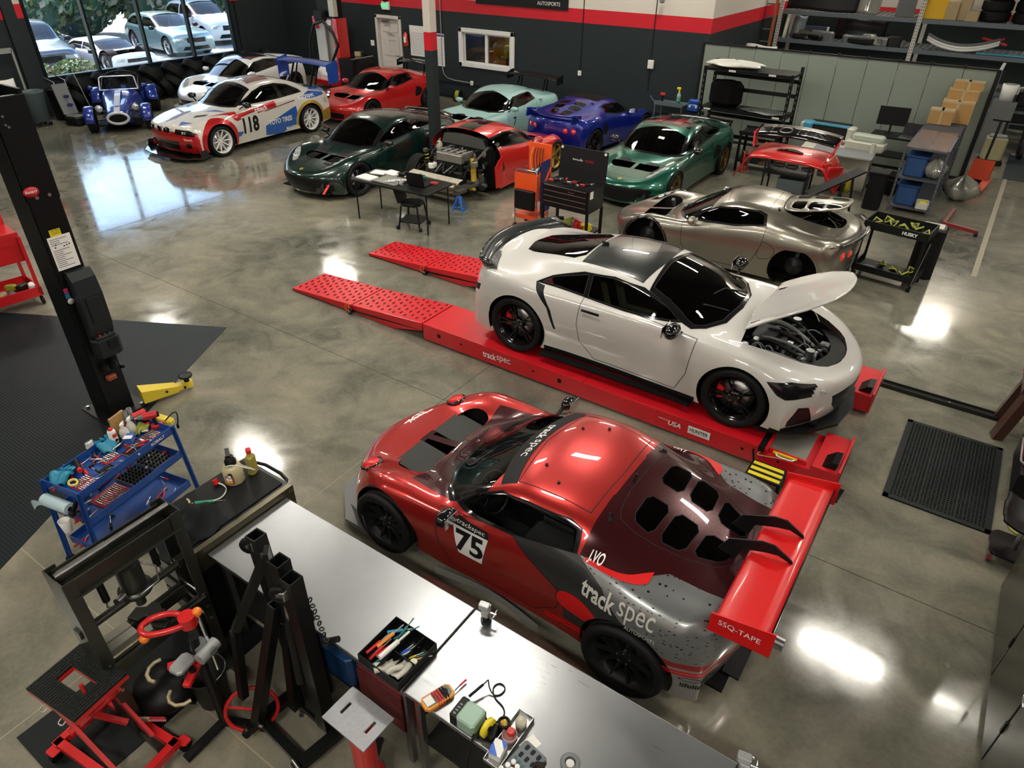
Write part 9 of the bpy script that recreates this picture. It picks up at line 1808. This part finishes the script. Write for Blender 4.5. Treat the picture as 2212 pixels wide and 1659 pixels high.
item('chrome_trolley','thin chrome luggage trolley with two upright handles by the window corner','trolley',(-20.95,9.62,0),.3,[('frame',STEEL,[('t',[(-.2,-.18,.1),(-.22,-.18,.95),(-.5,-.18,1.05)],.013),('t',[(-.2,.18,.1),(-.22,.18,.95),(-.5,.18,1.05)],.013),('y',(-.21,-.18,.6),(-.21,.18,.6),.01),('y',(.3,.3,.1),(0,.3,1.2),.01),('b',(-.2,-.2,.1),(.35,.2,.13))])]+casters(.2,.18,.04))
item('pale_frame','pale steel door-shaped frame leaning on the left wall','frame',(-21.72,8.45,0),0,[('tube',mat('frame_pale',(.34,.35,.34),.4,.3),[('r',(0,-.45,0),(0,-.45,1.75),.05,.05),('r',(0,.45,0),(0,.45,1.75),.05,.05),('r',(0,-.45,1.72),(0,.45,1.72),.05,.12),('r',(0,-.45,.75),(0,.45,.75),.04,.04)])]);curved('sunlit_panel','bright white curved panel in the left corner behind the post',-20.9,-14.3,.6,.9,.6,WHITEP,.2,.5,1.2)
# red tool cart at the left edge
RC=mat('redcart',(.50,.008,.012),.35,coat=.3)
rc=item('red_tool_cart','red tool cart with yellow rag at the far left edge behind the post','tool cart',(-10.72,3.25,0),pi/2-.12,[('drawer_box',RC,[('b',(-.48,-.25,.66),(.34,.25,1.05))]),('raised_lid',RC,[('b',(-.48,.22,1.05),(.34,.26,1.40)),('b',(-.48,-.26,.90),(.34,-.25,1.06))]),('bottom_tray',RC,[('b',(-.48,-.27,.14),(.36,.27,.17)),('b',(-.48,-.29,.14),(.36,-.27,.27)),('b',(-.48,.27,.14),(.36,.29,.27)),('b',(.34,-.29,.14),(.36,.29,.27))])]+[('post',RC,[('b',(.31,sy*.27-.02,.15),(.35,sy*.27+.02,1.0))]) for sy in (-1,1)]+casters(.33,.24,.06));item('yellow_rag','yellow cloth hanging over the red cart lid','rag',(-10.98,3.35,1.38),0,[('cloth',YEL,[('c',(0,0,0),(.12,.3,.05),.02),('b',(.05,-.15,-.2),(.06,.14,.02))])])
for i in range(7): item('cart_clutter',('round black part','steel bar','brown glove','grey cloth','yellow green tray','dark wheel hub','white rag')[i]+' in the bottom of the red cart','part',(-10.80+.09*(i % 4),2.95+.1*i,.18),i,[('body',(BLACK,STEEL,KR,GREYP,SL,DKMETAL,PAPER)[i],[('c',(0,0,.04),(.16,.09,.08),.03)])])
# outside the window
GO=mat('asphalt',(.22,.22,.21),.9,var=.1,scale=2)
struct('trim_6',MB().b2((-60,-30,-.3),(-22.1,50,-.1)),GO);struct('trim_7',MB().b2((-24.6,6,-.1),(-24.4,15.2,.05)).b2((-24.6,15.0,-.1),(-22.1,15.2,.05)),mat('kerb',(.5,.48,.45),.8))
P_S1=paint('suv_navy',(.03,.05,.09),.4);P_S2=paint('suv_white',(.62,.63,.64),.1);P_S3=paint('sedan_teal',(.16,.24,.24),.4)
suv('parked_suv','dark blue grey suv parked outside behind the hedge',(-29.2,12.7,-.1),-.25,P_S1,(1,1.05,1));suv('parked_wagon','pale teal estate car parked outside the middle panes',(-30.4,18.7,-.1),-.10,P_S3,(1,.95,.86));suv('white_suv','white suv parked outside behind the right window pane',(-32.0,21.6,-.1),-.10,P_S2,(1,1,.98));suv('low_white_car','low white car nose outside the second pane',(-28.4,14.95,-.1),0,P_S2,(.8,.92,.60))
def foliage(nm,lab,loc,R3,n,size,cols,trunk=0,seed=1):
 t=thing(nm,lab,'plant',loc);r=random.Random(seed);m=MB();C=[mat('leaf_'+str(i),c,.7,var=.3) for i,c in enumerate(cols)]
 for _ in range(n):
  a,b,q=r.uniform(0,2*pi),r.uniform(-.95,1),r.random()**.2;s=sqrt(max(0,1-b*b));p=Vector((R3[0]*q*s*cos(a),R3[1]*q*s*sin(a),R3[2]*(1+q*b)+trunk));d=Vector((r.gauss(0,1),r.gauss(0,1),r.gauss(0,1))).normalized();u=d.orthogonal().normalized()*size*r.uniform(.5,1.2);w_=d.cross(u)*.55
  m.add([tuple(p-u),tuple(p+w_),tuple(p+u),tuple(p-w_)],[(0,1,2,3)],C[r.randrange(len(C))])
 m.build('foliage',C[0],t,kind='stuff');m=MB();m.sphere((0,0,trunk+R3[2]*.9),1,C[3],14,None,(R3[0]*.80,R3[1]*.80,R3[2]*.95));m.build('inner_crown',C[3],t);m=MB();[m.cyl((.1*k,.1*k,0),(R3[0]*.5*cos(2*k),R3[1]*.5*sin(2*k),trunk+R3[2]),.02+.03*trunk,mat('bark',(.10,.07,.05),.9),6) for k in range(5)];m.build('stem',MATS['bark'],t)
LV=[(.10,.16,.04),(.22,.26,.07),(.30,.24,.16),(.05,.10,.06),(.16,.20,.12)]
for i,(x,y,s) in enumerate(((-24.3,10.3,1),(-24.4,11.6,.95),(-23.8,12.6,.6))): foliage('hedge_bush',('left','middle','right')[i]+' clipped bush right outside the left window',(x,y,-.1),(.8*s,.85*s,.55*s),2600,.07,LV,0,i)
for i in range(9): foliage('roadside_tree',('leafy tree at the %s of the row beyond the parked cars' % ('far left','left','left centre','centre left','centre','centre right','right centre','right','far right')[i]),(-36.5-1.5*(i % 2),9+3.3*i,-.1),(2.6,2.6,3.0),3600,.20,LV,0,20+i)
# ceiling strips; some match floor reflections, the rest are added unseen fill
DIFF=mat('lamp_diffuser',LAMP_COL,.5,emit=LAMP)
lampo=None;rows=[(.58,9.4),(-.1,23.6),(-4.6,9.0),(-7.6,8.6),(-3.4,16.4),(-7.2,16.6),(-10.5,15.5),(-3.8,4.7),(-9.0,5.8),(-12.0,7.1),(-18.0,15.5),(-19.0,9.4),(-16.0,5.8),(-2.0,-1.5),(-6.5,-1.5),(-11,-1.5),(3.7,6.4),(4.8,1.4),(4.4,10.5),(4.2,16.5),(1.6,-1.5),(-4.5,23.0)]
for i,(x,y) in enumerate(rows):
 if lampo is None:
  lampo=thing('ceiling_and_fill_light','unseen white ceiling strip light, one of a set that includes added fill','ceiling light',(x,y,5.95),0,'ceiling strip lights')
  MB().box((0,0,.05),(1.34,.36,.06)).build('housing',WHITEP,lampo);MB().box((0,0,.01),(1.28,.30,.02)).build('diffuser',DIFF,lampo)
  h=MB();h.cyl((-.5,0,.08),(-.5,0,.25),.006,n=6);h.cyl((.5,0,.08),(.5,0,.25),.006,n=6);h.build('hanger',STEEL,lampo)
 else: dup(lampo,(x,y,5.95))
